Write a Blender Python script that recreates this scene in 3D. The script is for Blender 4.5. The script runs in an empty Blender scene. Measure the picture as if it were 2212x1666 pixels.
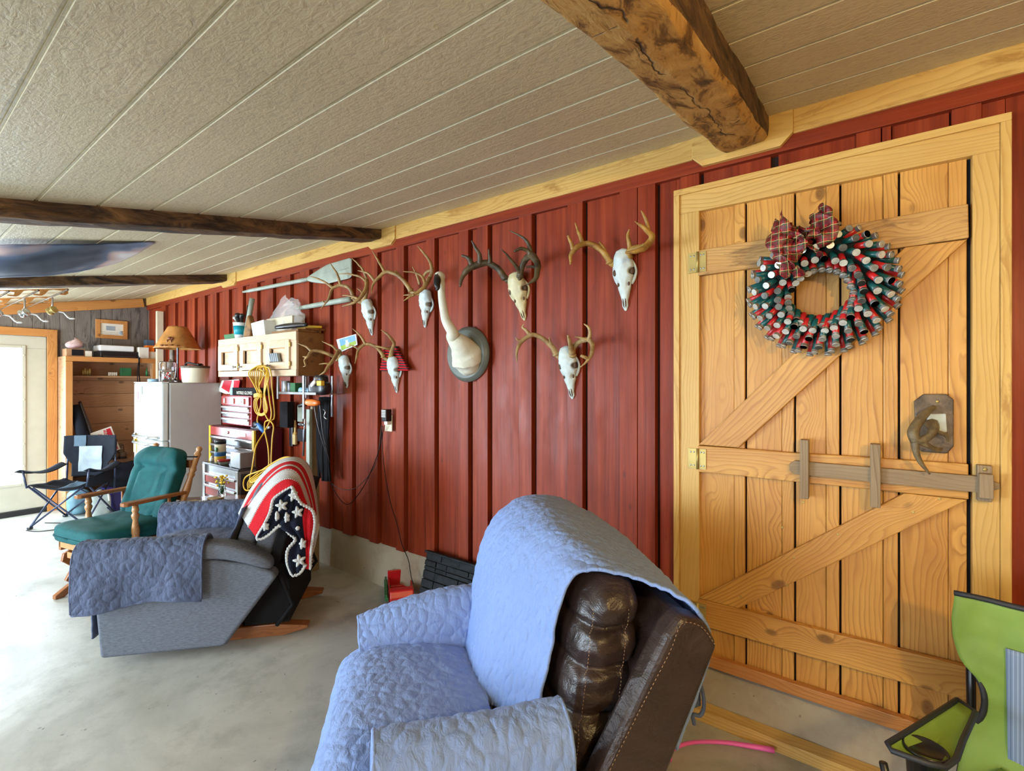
import bpy, math, random
from mathutils import Vector, Matrix, Euler, noise
random.seed(7)
R = math.radians
SC = bpy.context.scene
COL = SC.collection
# ---------------- camera ----------------
FPX, TH, CX, HY, HC, D = 1023.0, R(36.0), 1106.0, 825.0, 1.5, 2.27
cam_data = bpy.data.cameras.new('camera')
cam = bpy.data.objects.new('camera', cam_data); COL.objects.link(cam)
cam.location = (0, 0, HC)
cam.rotation_euler = (R(90), 0, TH)
cam_data.sensor_width = 36.0
cam_data.lens = FPX / 2212.0 * 36.0
cam_data.shift_y = -(833.0 - HY) / 2212.0
cam_data.clip_start = 0.02
SC.camera = cam
# ---------------- light ----------------
SC.view_settings.view_transform = 'Standard'
SC.view_settings.look = 'None'
SC.view_settings.gamma = 1.0
SC.view_settings.use_curve_mapping = False
SC.view_settings.exposure = 0.64
world = bpy.data.worlds.new('sky'); SC.world = world
world.use_nodes = True
bg = world.node_tree.nodes['Background']
bg.inputs[0].default_value = (0.80, 0.90, 1.0, 1); bg.inputs[1].default_value = 4.0
def area(name, loc, aim, sx, sy, power, col):
    l = bpy.data.lights.new(name, 'AREA'); l.shape = 'RECTANGLE'; l.size = sx; l.size_y = sy
    l.energy = power; l.color = col
    o = bpy.data.objects.new(name, l); COL.objects.link(o); o.location = loc
    o.rotation_euler = (Vector(aim) - Vector(loc)).to_track_quat('-Z', 'Y').to_euler()
    return o
def bulb(name, loc, power, col, rad=0.12):
    l = bpy.data.lights.new(name, 'POINT'); l.energy = power; l.color = col; l.shadow_soft_size = rad
    o = bpy.data.objects.new(name, l); COL.objects.link(o); o.location = loc
    return o
DAY = (0.66, 0.83, 1.0)
area('garage_daylight', (-5.2, -2.85, 1.05), (-5.2, 2, 0.9), 3.0, 1.7, 235, DAY)      # open garage door in the left wall
area('added_fill_light', (-1.0, -2.85, 1.25), (-1.0, 2, 1.3), 1.6, 1.0, 34, (0.85, 0.92, 1.0))     # unseen fill light added to brighten the door end of the room
area('glass_door_daylight', (-7.5, 0.81, 1.1), (-3, 0.9, 0.4), 0.5, 1.5, 38, DAY)
bulb('ceiling_bulb', (0.90, 0.0, 1.93), 52, (1.0, 0.71, 0.32), 0.05)            # bare warm bulb behind and right of the camera
bulb('far_ceiling_bulb', (-6.2, 0.0, 1.95), 22, (1.0, 0.74, 0.42), 0.08)
# ---------------- pixel -> point on a real plane ----------------
FW = Vector((-math.sin(TH), math.cos(TH), 0)); RT = Vector((math.cos(TH), math.sin(TH), 0)); CAM = Vector((0, 0, HC))
def ray(px, py): return FW + RT * ((px - CX) / FPX) + Vector((0, 0, (HY - py) / FPX))
def W(px, py, o=0.0):
    r = ray(px, py); return CAM + r * ((D - o) / r.y)
def PZ(px, py, z=0.0):
    r = ray(px, py); return CAM + r * ((z - HC) / r.z)
def PX(px, py, x):
    r = ray(px, py); return CAM + r * (x / r.x)
def PD(px, py, dd): return CAM + ray(px, py) * dd
def ceil_z(y): return 2.61 - 0.194 * (D - y)
# ---------------- mesh helpers ----------------
class MB:
    def __init__(s): s.v = []; s.f = []; s.m = []; s.sm = []
    def add(s, vs, fs, mi=0, smooth=False):
        b = len(s.v); s.v += [tuple(v) for v in vs]
        for f in fs: s.f.append([b + i for i in f]); s.m.append(mi); s.sm.append(smooth)
        return s
    def box(s, x0, x1, y0, y1, z0, z1, mi=0, M=None):
        vs = [Vector((x, y, z)) for x in (x0, x1) for y in (y0, y1) for z in (z0, z1)]
        if M: vs = [M @ v for v in vs]
        s.add(vs, [(0, 1, 3, 2), (4, 6, 7, 5), (0, 4, 5, 1), (2, 3, 7, 6), (0, 2, 6, 4), (1, 5, 7, 3)], mi); return s
    def prism(s, pts, a0, a1, axis='y', mi=0, M=None):
        n = len(pts); vs = []
        for a in (a0, a1):
            for p in pts:
                v = {'y': (p[0], a, p[1]), 'x': (a, p[0], p[1]), 'z': (p[0], p[1], a)}[axis]
                v = Vector(v); vs.append(M @ v if M else v)
        s.add(vs, [tuple(range(n)), tuple(range(2 * n - 1, n - 1, -1))] + [(i, i + n, (i + 1) % n + n, (i + 1) % n) for i in range(n)], mi); return s
    def tube(s, pts, r, n=8, mi=0, cap=True, flat=1.0, up=None):
        pts = [Vector(p) for p in pts]; k = len(pts)
        rs = r if isinstance(r, (list, tuple)) else [r] * k
        vs = []; prev = None
        for i, p in enumerate(pts):
            t = (pts[min(i + 1, k - 1)] - pts[max(i - 1, 0)])
            if t.length < 1e-7: t = Vector((0, 0, 1))
            t.normalize()
            if prev is None:
                a = Vector(up) if up else (Vector((0, 0, 1)) if abs(t.z) < 0.9 else Vector((1, 0, 0)))
            else: a = prev
            a = (a - t * a.dot(t))
            if a.length < 1e-5: a = t.orthogonal()
            a.normalize(); prev = a; b = t.cross(a)
            for j in range(n):
                an = 2 * math.pi * j / n
                vs.append(p + (a * math.cos(an) * flat + b * math.sin(an)) * rs[i])
        fs = []
        for i in range(k - 1):
            for j in range(n): fs.append((i * n + j, i * n + (j + 1) % n, (i + 1) * n + (j + 1) % n, (i + 1) * n + j))
        if cap: fs += [tuple(range(n - 1, -1, -1)), tuple(range((k - 1) * n, k * n))]
        s.add(vs, fs, mi, True); return s
    def lathe(s, prof, c=(0, 0, 0), n=20, axis=None, mi=0, M=None):
        """prof: (radius, height) list; axis: direction vector"""
        ax = Vector(axis).normalized() if axis else Vector((0, 0, 1))
        a = ax.orthogonal().normalized(); b = ax.cross(a); c = Vector(c); vs = []
        for (r, h) in prof:
            for j in range(n):
                an = 2 * math.pi * j / n; v = c + ax * h + (a * math.cos(an) + b * math.sin(an)) * r
                vs.append(M @ v if M else v)
        k = len(prof)
        fs = [(i * n + j, i * n + (j + 1) % n, (i + 1) * n + (j + 1) % n, (i + 1) * n + j) for i in range(k - 1) for j in range(n)]
        if prof[0][0] > 1e-6: fs.append(tuple(range(n - 1, -1, -1)))
        if prof[-1][0] > 1e-6: fs.append(tuple(range((k - 1) * n, k * n)))
        s.add(vs, fs, mi, True); return s
    def grid(s, fn, nu, nv, mi=0, smooth=True, closeu=False):
        vs = [Vector(fn(i / (nu if closeu else nu - 1), j / (nv - 1))) for j in range(nv) for i in range(nu)]
        fs = []
        for j in range(nv - 1):
            for i in range(nu if closeu else nu - 1):
                i2 = (i + 1) % nu; fs.append((j * nu + i, j * nu + i2, (j + 1) * nu + i2, (j + 1) * nu + i))
        s.add(vs, fs, mi, smooth); return s
    def pillow(s, c, h, e=0.35, n=18, mi=0, M=None, fn=None):
        """superellipsoid: centre c, half sizes h, e small = boxy"""
        def sg(v, p): return math.copysign(abs(v) ** p, v)
        def g(u, v):
            a = -math.pi + 2 * math.pi * u; b = -math.pi / 2 + math.pi * v
            p = Vector((c[0] + h[0] * sg(math.cos(b), e) * sg(math.cos(a), e), c[1] + h[1] * sg(math.cos(b), e) * sg(math.sin(a), e), c[2] + h[2] * sg(math.sin(b), e)))
            if fn: p = fn(p)
            return M @ p if M else p
        s.grid(g, n * 2, n, mi, True, closeu=True); return s
def prop(o, label=None, cat=None, group=None, kind=None):
    if label: o['label'] = label
    if cat: o['category'] = cat
    if group: o['group'] = group
    if kind: o['kind'] = kind
    return o
def obj(name, mb, mat, parent=None, w=False, bevel=0, sub=0, solid=0, M=None, seg=2, disp=None, label=None, angle=None):
    """one mesh object. w: verts are in world coordinates -> shifted to the parent's origin"""
    me = bpy.data.meshes.new(name)
    vs = [Vector(v) for v in mb.v]
    off = Vector((0, 0, 0))
    if parent is None and M is None:
        lo = Vector([min(v[i] for v in vs) for i in range(3)]); hi = Vector([max(v[i] for v in vs) for i in range(3)])
        off = Vector(((lo.x + hi.x) / 2, (lo.y + hi.y) / 2, lo.z))
    elif w:
        q = parent
        while q.parent: q = q.parent
        off = Vector(q.location)
    me.from_pydata([tuple(v - off) for v in vs], [], mb.f)
    mats = mat if isinstance(mat, (list, tuple)) else [mat]
    for m_ in mats: me.materials.append(m_)
    for p, mi, sm in zip(me.polygons, mb.m, mb.sm): p.material_index = mi; p.use_smooth = sm
    me.validate(); me.update()
    o = bpy.data.objects.new(name, me); COL.objects.link(o)
    if parent: o.parent = parent
    elif M is None: o.location = off
    if M is not None: o.matrix_local = M
    if bevel:
        b = o.modifiers.new('bevel', 'BEVEL'); b.width = bevel; b.segments = seg; b.limit_method = 'ANGLE'; b.angle_limit = R(35)
    if solid:
        b = o.modifiers.new('solid', 'SOLIDIFY'); b.thickness = solid; b.offset = 0
    if sub:
        b = o.modifiers.new('sub', 'SUBSURF'); b.levels = sub; b.render_levels = sub
    if disp:
        tx = bpy.data.textures.new(name + '_tx', 'CLOUDS'); tx.noise_scale = disp[1]
        b = o.modifiers.new('disp', 'DISPLACE'); b.texture = tx; b.strength = disp[0]; b.texture_coords = 'LOCAL'; b.mid_level = 0.5
    if label: o['label'] = label
    return o
def thing(name, label, cat, loc=(0, 0, 0), rz=0.0, group=None):
    o = bpy.data.objects.new(name, None); COL.objects.link(o)
    o.location = loc; o.rotation_euler = (0, 0, rz); o.empty_display_size = 0.05
    return prop(o, label, cat, group)
def one(name, mb, mat, label, cat, group=None, **k):
    return prop(obj(name, mb, mat, **k), label, cat, group)
def struct(name, mb, mat, parent=None, **k):
    o = obj(name, mb, mat, parent, **k)
    if not parent: o['kind'] = 'structure'
    return o
def board(name, p0, p1, wid, thick, mat, parent=None, out=(0, -1, 0), w=True, bevel=0.002, wav=0.0, ends=None):
    """plank from p0 to p1 (centre line of its back face), local x along it so the grain runs along it"""
    p0 = Vector(p0); p1 = Vector(p1); L = (p1 - p0).length
    x = (p1 - p0).normalized(); z = Vector(out); z = (z - x * z.dot(x)).normalized(); y = z.cross(x)
    off = Vector((0, 0, 0))
    if parent is not None and w:
        q = parent
        while q.parent: q = q.parent
        off = Vector(q.location)
    M = Matrix(((x.x, y.x, z.x, p0.x - off.x), (x.y, y.y, z.y, p0.y - off.y), (x.z, y.z, z.z, p0.z - off.z), (0, 0, 0, 1)))
    mb = MB()
    e0, e1 = ends or ((0, 0), (0, 0))
    n = 14 if wav else 1
    sd = random.random() * 99
    top = []; bot = []
    for i in range(n + 1):
        t = i / n
        a = wav * noise.noise(Vector((t * 4 * L, sd, 0))); b = wav * noise.noise(Vector((t * 4 * L, sd + 9, 0)))
        top.append((e0[1] * (1 - t) + (L + e1[1]) * t, wid / 2 + a)); bot.append((e0[0] * (1 - t) + (L + e1[0]) * t, -wid / 2 + b))
    mb.prism(bot + top[::-1], 0, thick, 'z')
    return obj(name, mb, mat, parent, M=M, bevel=bevel)
def smooth_path(pts, n=6):
    """Catmull-Rom through points (tuples of any length)"""
    P = [Vector(p) for p in pts]
    if len(P) < 3: return P
    P = [P[0] * 2 - P[1]] + P + [P[-1] * 2 - P[-2]]
    out = []
    for i in range(1, len(P) - 2):
        for k in range(n):
            t = k / n
            out.append(0.5 * ((2 * P[i]) + (P[i + 1] - P[i - 1]) * t + (2 * P[i - 1] - 5 * P[i] + 4 * P[i + 1] - P[i + 2]) * t * t + (3 * P[i] - P[i - 1] - 3 * P[i + 1] + P[i + 2]) * t ** 3))
    out.append(P[-2]); return out
def interp(xs, n):
    """resample list of radii to n values"""
    out = []
    for i in range(n):
        t = i / (n - 1) * (len(xs) - 1); k = min(int(t), len(xs) - 2); out.append(xs[k] + (xs[k + 1] - xs[k]) * (t - k))
    return out
def text(name, s, size, mat, parent, M, depth=0.0008, align='CENTER'):
    c = bpy.data.curves.new(name, 'FONT'); c.body = s; c.size = size; c.align_x = align; c.align_y = 'CENTER'; c.extrude = depth; c.resolution_u = 3
    t = bpy.data.objects.new(name + '_src', c); COL.objects.link(t)
    dg = bpy.context.evaluated_depsgraph_get(); me = bpy.data.meshes.new_from_object(t.evaluated_get(dg))
    bpy.data.objects.remove(t); bpy.data.curves.remove(c)
    o = bpy.data.objects.new(name, me); COL.objects.link(o); me.materials.clear(); me.materials.append(mat)
    o.parent = parent; o.matrix_local = M; return o
def frame(o, x, z):
    """matrix with local x along x, local z along z (text faces +z)"""
    x = Vector(x).normalized(); z = Vector(z); z = (z - x * z.dot(x)).normalized(); y = z.cross(x)
    return Matrix(((x.x, y.x, z.x, o[0]), (x.y, y.y, z.y, o[1]), (x.z, y.z, z.z, o[2]), (0, 0, 0, 1)))
# ---------------- materials ----------------
class NT:
    def __init__(s, name):
        s.mat = bpy.data.materials.new(name); s.mat.use_nodes = True; s.t = s.mat.node_tree
        s.b = s.t.nodes['Principled BSDF']; s.tc = None
    def n(s, typ, **k):
        nd = s.t.nodes.new(typ)
        for a, v in k.items():
            if a in nd.inputs: nd.inputs[a].default_value = v
            else: setattr(nd, a, v)
        return nd
    def l(s, a, b): s.t.links.new(a, b)
    def coord(s, scale=(1, 1, 1), rand=False, kind='Object', rot=(0, 0, 0)):
        tc = s.n('ShaderNodeTexCoord'); mp = s.n('ShaderNodeMapping'); mp.inputs['Scale'].default_value = scale; mp.inputs['Rotation'].default_value = rot
        s.l(tc.outputs[kind], mp.inputs[0])
        if rand:
            oi = s.n('ShaderNodeObjectInfo'); gi = s.n('ShaderNodeNewGeometry'); ad = s.n('ShaderNodeMath', operation='ADD')
            s.l(oi.outputs['Random'], ad.inputs[0]); s.l(gi.outputs['Random Per Island'], ad.inputs[1])
            mu = s.n('ShaderNodeVectorMath', operation='SCALE'); cmb = s.n('ShaderNodeCombineXYZ')
            for i in range(3): s.l(ad.outputs[0], cmb.inputs[i])
            s.l(cmb.outputs[0], mu.inputs[0]); mu.inputs['Scale'].default_value = 37.0
            s.l(mu.outputs[0], mp.inputs['Location'])
        return mp.outputs[0]
    def noise(s, co, scale=5, detail=4, rough=0.55, dist=0.0):
        n = s.n('ShaderNodeTexNoise'); n.inputs['Scale'].default_value = scale; n.inputs['Detail'].default_value = detail
        n.inputs['Roughness'].default_value = rough; n.inputs['Distortion'].default_value = dist; s.l(co, n.inputs['Vector']); return n.outputs[0]
    def ramp(s, fac, stops):
        r = s.n('ShaderNodeValToRGB'); e = r.color_ramp.elements
        while len(e) < len(stops): e.new(0.5)
        for el, (p, c) in zip(e, stops): el.position = p; el.color = tuple(c) + (1,) if len(c) == 3 else c
        s.l(fac, r.inputs[0]); return r.outputs[0]
    def mix(s, fac, a, b, mode='MIX'):
        m = s.n('ShaderNodeMix', data_type='RGBA', blend_type=mode)
        for i, v in ((0, fac), (6, a), (7, b)):
            if hasattr(v, 'is_linked') or isinstance(v, bpy.types.NodeSocket): s.l(v, m.inputs[i])
            else: m.inputs[i].default_value = v if not isinstance(v, tuple) or len(v) == 4 else v + (1,)
        return m.outputs[2]
    def math(s, op, a, b=0.0):
        m = s.n('ShaderNodeMath', operation=op)
        for i, v in ((0, a), (1, b)):
            if isinstance(v, bpy.types.NodeSocket): s.l(v, m.inputs[i])
            else: m.inputs[i].default_value = v
        return m.outputs[0]
    def bump(s, h, strength=0.3, dist=0.01, nrm=None):
        b = s.n('ShaderNodeBump'); b.inputs['Strength'].default_value = strength; b.inputs['Distance'].default_value = dist
        s.l(h, b.inputs['Height'])
        if nrm: s.l(nrm, b.inputs['Normal'])
        return b.outputs[0]
    def out(s, col=None, rough=0.6, metal=0.0, nrm=None, **k):
        b = s.b
        if col is not None:
            if isinstance(col, bpy.types.NodeSocket): s.l(col, b.inputs['Base Color'])
            else: b.inputs['Base Color'].default_value = tuple(col) + (1,)
        if isinstance(rough, bpy.types.NodeSocket): s.l(rough, b.inputs['Roughness'])
        else: b.inputs['Roughness'].default_value = rough
        b.inputs['Metallic'].default_value = metal
        if nrm: s.l(nrm, b.inputs['Normal'])
        for a, v in k.items(): b.inputs[a.replace('_', ' ')].default_value = v
        return s.mat
def mul(c, k): return tuple(min(1, x * k) for x in c)
def plain(name, c, rough=0.5, metal=0.0, var=0.18, scale=9, bump=0.0, bscale=60, **k):
    """slightly mottled surface"""
    n = NT(name); co = n.coord(rand=True); f = n.noise(co, scale, 4)
    col = n.ramp(f, [(0.3, mul(c, 1 - var)), (0.7, mul(c, 1 + var))])
    nr = n.bump(n.noise(co, bscale, 3), bump, 0.004) if bump else None
    return n.out(col, rough, metal, nr, **k)
def wood(name, c_light, c_dark, rough=0.55, scale=1.0, knots=True, stain=None, knot_c=None, rings=60, bump=0.25, contrast=0.85):
    """grain along local x, every board and island gets its own offset; rings = growth lines per metre"""
    n = NT(name)
    co = n.coord((scale, scale, scale), rand=True)
    warp = n.noise(n.coord((1.1 * scale, 5.0 * scale, 5.0 * scale), rand=True), 1.0, 2, 0.45)
    warp2 = n.noise(n.coord((5.0 * scale, 30.0 * scale, 30.0 * scale), rand=True), 1.0, 2, 0.5)
    sv = n.n('ShaderNodeSeparateXYZ'); n.l(co, sv.inputs[0])
    yy = n.math('ADD', n.math('MULTIPLY', sv.outputs[1], rings), n.math('ADD', n.math('MULTIPLY', warp, 13.0), n.math('MULTIPLY', warp2, 1.2)))
    if knots:
        cv = n.coord((3.8 * scale, 6.5 * scale, 6.5 * scale), rand=True)
        vo = n.n('ShaderNodeTexVoronoi'); vo.inputs['Scale'].default_value = 1.0; vo.inputs['Randomness'].default_value = 1.0; n.l(cv, vo.inputs['Vector'])
        kd = vo.outputs['Distance']; near = n.math('POWER', n.math('SUBTRACT', 1.0, n.math('MINIMUM', n.math('MULTIPLY', kd, 2.2), 1.0)), 2.0)
        yy = n.math('ADD', yy, n.math('MULTIPLY', near, 5.0))
    ring = n.math('FRACT', yy)
    rg = n.ramp(ring, [(0.0, (0, 0, 0)), (0.55, (0.25, 0.25, 0.25)), (0.85, (1, 1, 1)), (1.0, (0, 0, 0))])
    fine = n.noise(n.coord((4 * scale, 120 * scale, 120 * scale), rand=True), 1.0, 3, 0.6)
    blot = n.noise(n.coord((1.2, 4, 4), rand=True), 1.6, 4, 0.6)
    vis = n.ramp(n.noise(n.coord((0.9, 6, 6), rand=True), 1.0, 2), [(0.35, (0.35, 0.35, 0.35)), (0.65, (1, 1, 1))])
    col = n.mix(n.math('MULTIPLY', n.math('MULTIPLY', rg, vis), contrast), c_light, c_dark)
    col = n.mix(n.math('MULTIPLY', fine, 0.28), col, c_dark)
    col = n.mix(n.ramp(blot, [(0.38, (0, 0, 0)), (0.72, (0.62, 0.62, 0.62))]), col, mul(c_dark, 1.2))
    if knots:
        km = n.ramp(kd, [(0.0, (1, 1, 1)), (0.09, (0.85, 0.85, 0.85)), (0.13, (0, 0, 0))])
        col = n.mix(n.math('MULTIPLY', km, 0.8), col, knot_c or mul(c_dark, 0.4))
    if stain:
        st = n.noise(n.coord((2.0, 9, 9), rand=True), 1.6, 5, 0.7, 0.6)
        col = n.mix(n.ramp(st, [(0.54, (0, 0, 0)), (0.66, (0.8, 0.8, 0.8))]), col, stain)
    h = n.math('ADD', n.math('MULTIPLY', rg, 0.5), fine)
    return n.out(col, rough, 0, n.bump(h, bump, 0.002))
M = {}
PIN_L, PIN_D = (0.75, 0.415, 0.10), (0.36, 0.145, 0.025)
M['pine'] = wood('pine', PIN_L, PIN_D, 0.42)
M['pine_stained'] = wood('pine_stained', (0.66, 0.40, 0.13), (0.33, 0.15, 0.035), 0.45, stain=(0.10, 0.045, 0.012))
M['pine_pale'] = wood('pine_pale', (0.72, 0.48, 0.155), (0.46, 0.26, 0.06), 0.5, knots=False, rings=70)
M['pine_trim'] = wood('pine_trim', (0.74, 0.50, 0.155), (0.48, 0.26, 0.06), 0.5, knots=False, rings=50, stain=(0.40, 0.20, 0.04))
M['pine_orange'] = wood('pine_orange', (0.62, 0.30, 0.09), (0.36, 0.13, 0.03), 0.45)
M['weathered'] = wood('weathered', (0.36, 0.27, 0.165), (0.17, 0.11, 0.06), 0.75, knots=False, rings=80)
M['barn'] = wood('barn', (0.24, 0.21, 0.18), (0.085, 0.07, 0.06), 0.85, stain=(0.05, 0.04, 0.035), rings=60)
M['shelf_wood'] = wood('shelf_wood', (0.50, 0.29, 0.15), (0.27, 0.13, 0.06), 0.6)
M['plywood'] = wood('plywood', (0.30, 0.145, 0.035), (0.16, 0.065, 0.015), 0.6, stain=(0.03, 0.015, 0.008))
M['cab_wood'] = wood('cab_wood', (0.72, 0.55, 0.38), (0.50, 0.32, 0.18), 0.45, knots=False)
M['glider_wood'] = wood('glider_wood', (0.36, 0.14, 0.045), (0.17, 0.055, 0.018), 0.25, knots=False, scale=2, bump=0.05)
M['glider_light'] = wood('glider_light', (0.50, 0.26, 0.10), (0.30, 0.13, 0.045), 0.25, knots=False, scale=2, bump=0.05)
M['table_wood'] = wood('table_wood', (0.22, 0.07, 0.03), (0.12, 0.035, 0.015), 0.18, knots=False, bump=0.05)
def red_paint():
    n = NT('red_paint'); co = n.coord((0.5, 14, 14), rand=True); g = n.noise(co, 1.6, 5, 0.65, 0.4)
    co2 = n.coord((1.2, 3, 3), rand=True); b = n.noise(co2, 2.5, 4, 0.6)
    col = n.ramp(g, [(0.28, (0.135, 0.018, 0.006)), (0.5, (0.245, 0.034, 0.010)), (0.75, (0.35, 0.060, 0.018))])
    col = n.mix(n.ramp(b, [(0.5, (0, 0, 0)), (0.8, (0.45, 0.45, 0.45))]), col, (0.15, 0.026, 0.010))
    vo = n.n('ShaderNodeTexVoronoi'); n.l(n.coord((3.0, 7, 7), rand=True), vo.inputs['Vector']); vo.inputs['Scale'].default_value = 1
    km = n.ramp(vo.outputs['Distance'], [(0.0, (1, 1, 1)), (0.08, (0, 0, 0))])
    col = n.mix(n.math('MULTIPLY', km, 0.7), col, (0.05, 0.012, 0.008))
    h = n.math('ADD', g, n.math('MULTIPLY', n.noise(n.coord((4, 110, 110), rand=True), 1, 3), 0.5))
    return n.out(col, n.ramp(b, [(0.3, (0.36, 0.36, 0.36)), (0.8, (0.62, 0.62, 0.62))]), 0, n.bump(h, 0.35, 0.003), Specular_IOR_Level=0.25)
M['red'] = red_paint()
def beam_wood():
    n = NT('hewn_beam'); a = n.noise(n.coord((3.2, 9, 9), rand=True), 2.0, 6, 0.68, 0.8); g = n.noise(n.coord((3, 70, 70), rand=True), 1.0, 4, 0.6, 0.5)
    col = n.ramp(a, [(0.33, (0.055, 0.025, 0.008)), (0.42, (0.20, 0.095, 0.025)), (0.49, (0.52, 0.29, 0.08)), (0.75, (0.70, 0.44, 0.15))])
    col = n.mix(n.math('MULTIPLY', g, 0.35), col, (0.16, 0.075, 0.02))
    wv = n.noise(n.coord((1, 1, 1)), 5.0, 3, 0.6); sv = n.n('ShaderNodeSeparateXYZ'); n.l(n.coord((1, 1, 1)), sv.inputs[0])
    # one long drying crack that wanders along the middle of the underside
    dv = n.math('ABSOLUTE', n.math('ADD', n.math('SUBTRACT', sv.outputs[1], 0.385), n.math('MULTIPLY', n.math('SUBTRACT', wv, 0.5), 0.13)))
    cm = n.ramp(dv, [(0.0, (1, 1, 1)), (0.0018, (1, 1, 1)), (0.0038, (0, 0, 0))])
    vo = n.n('ShaderNodeTexVoronoi', feature='DISTANCE_TO_EDGE'); vo.inputs['Scale'].default_value = 1.0; n.l(n.coord((9, 7, 3), rand=True), vo.inputs['Vector'])
    c2 = n.math('MULTIPLY', n.ramp(vo.outputs[0], [(0.0, (1, 1, 1)), (0.018, (0, 0, 0))]), n.ramp(n.noise(n.coord((2, 5, 5)), 2.0, 2), [(0.60, (0, 0, 0)), (0.64, (1, 1, 1))]))
    cm = n.math('MAXIMUM', n.math('MULTIPLY', cm, n.ramp(n.noise(n.coord((3, 3, 3)), 2.0, 2), [(0.40, (0, 0, 0)), (0.46, (1, 1, 1))])), c2)
    col = n.mix(cm, col, (0.014, 0.007, 0.003))
    h = n.math('SUBTRACT', n.math('ADD', a, n.math('MULTIPLY', g, 0.3)), n.math('MULTIPLY', cm, 0.9))
    return n.out(col, 0.62, 0, n.bump(h, 0.8, 0.010))
M['beam'] = beam_wood()
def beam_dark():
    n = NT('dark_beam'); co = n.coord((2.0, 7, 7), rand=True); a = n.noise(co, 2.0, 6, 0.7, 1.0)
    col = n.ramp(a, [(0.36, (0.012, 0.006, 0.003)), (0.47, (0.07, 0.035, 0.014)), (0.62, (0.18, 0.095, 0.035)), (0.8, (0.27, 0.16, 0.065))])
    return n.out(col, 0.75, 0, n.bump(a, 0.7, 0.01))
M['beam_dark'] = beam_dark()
def ceiling_mat():
    n = NT('ceiling_panel')
    co = n.coord((42, 60, 40)); g = n.noise(co, 1.0, 5, 0.6, 0.8)
    co2 = n.coord((3.5, 26, 1)); g2 = n.noise(co2, 1.0, 5, 0.6, 1.5)
    h = n.math('ADD', n.math('MULTIPLY', g, 0.8), n.math('MULTIPLY', g2, 0.55))
    b = n.noise(n.coord(), 1.3, 3)
    col = n.ramp(b, [(0.3, (0.56, 0.49, 0.315)), (0.7, (0.67, 0.59, 0.39))])
    col = n.mix(n.ramp(g, [(0.25, (0.6, 0.6, 0.6)), (0.5, (0, 0, 0))]), col, (0.36, 0.31, 0.225))
    return n.out(col, 0.5, 0, n.bump(h, 0.6, 0.005))
M['ceiling'] = ceiling_mat()
def concrete(name, base, dark, rough=(0.25, 0.6), stain=(0.26, 0.26, 0.22), bump=0.15):
    n = NT(name); co = n.coord(); a = n.noise(co, 1.1, 6, 0.65, 0.7); b = n.noise(co, 5, 6, 0.7); c = n.noise(co, 60, 4)
    col = n.ramp(a, [(0.30, dark), (0.62, base)])
    col = n.mix(n.ramp(b, [(0.50, (0, 0, 0)), (0.72, (0.5, 0.5, 0.5))]), col, stain)
    sp = n.noise(co, 22, 3, 0.6); col = n.mix(n.ramp(sp, [(0.70, (0, 0, 0)), (0.74, (0.75, 0.75, 0.75))]), col, mul(dark, 0.35))
    rr = n.ramp(a, [(0.3, (rough[1],) * 3), (0.7, (rough[0],) * 3)])
    return n.out(col, rr, 0, n.bump(n.math('ADD', b, n.math('MULTIPLY', c, 0.3)), bump, 0.004))
M['floor'] = concrete('concrete_floor', (0.52, 0.525, 0.48), (0.30, 0.305, 0.27), (0.38, 0.65), (0.20, 0.20, 0.17), 0.25)
M['foundation'] = concrete('concrete_foundation', (0.52, 0.48, 0.38), (0.32, 0.27, 0.19), (0.8, 0.9), (0.30, 0.19, 0.13), 0.7)
def quilt(name, c, scale=11, k=1.0, st=(1, 1, 1)):
    n = NT(name); co = n.coord(st); wv = n.n('ShaderNodeTexNoise'); wv.inputs['Scale'].default_value = 14; wv.inputs['Detail'].default_value = 1
    n.l(co, wv.inputs['Vector'])
    mx = n.n('ShaderNodeMix', data_type='VECTOR'); mx.inputs[0].default_value = 0.10
    n.l(co, mx.inputs[4]); n.l(wv.outputs['Color'], mx.inputs[5])
    vo = n.n('ShaderNodeTexVoronoi', feature='SMOOTH_F1'); vo.inputs['Scale'].default_value = scale; vo.inputs['Smoothness'].default_value = 0.35; n.l(mx.outputs[1], vo.inputs['Vector'])
    ve = n.n('ShaderNodeTexVoronoi', feature='DISTANCE_TO_EDGE'); ve.inputs['Scale'].default_value = scale; n.l(mx.outputs[1], ve.inputs['Vector'])
    puff = n.math('SUBTRACT', 1.0, n.math('POWER', vo.outputs[0], 2.0))
    seam = n.ramp(ve.outputs[0], [(0.0, (0, 0, 0)), (0.10, (1, 1, 1))])
    wr = n.noise(n.coord((1.6, 1, 0.8)), 30, 4, 0.6, 1.2)
    line = n.ramp(ve.outputs[0], [(0.0, (1, 1, 1)), (0.02, (0.5, 0.5, 0.5)), (0.05, (0, 0, 0))])
    col = n.mix(n.ramp(n.noise(co, 3, 3), [(0.3, (0, 0, 0)), (0.8, (0.5, 0.5, 0.5))]), c, mul(c, 0.85))
    col = n.mix(n.math('MULTIPLY', line, 0.0), col, mul(c, 0.5))
    h = n.math('ADD', n.math('MULTIPLY', puff, 0.15), n.math('MULTIPLY', wr, 1.25))
    return n.out(col, 0.75, 0, n.bump(h, 0.75 * k, 0.0055), Sheen_Weight=0.1)
M['quilt'] = quilt('blue_quilt', (0.20, 0.305, 0.60), 24)
M['quilt_dark'] = quilt('slate_quilt', (0.062, 0.083, 0.155), 20, k=0.9)
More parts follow.
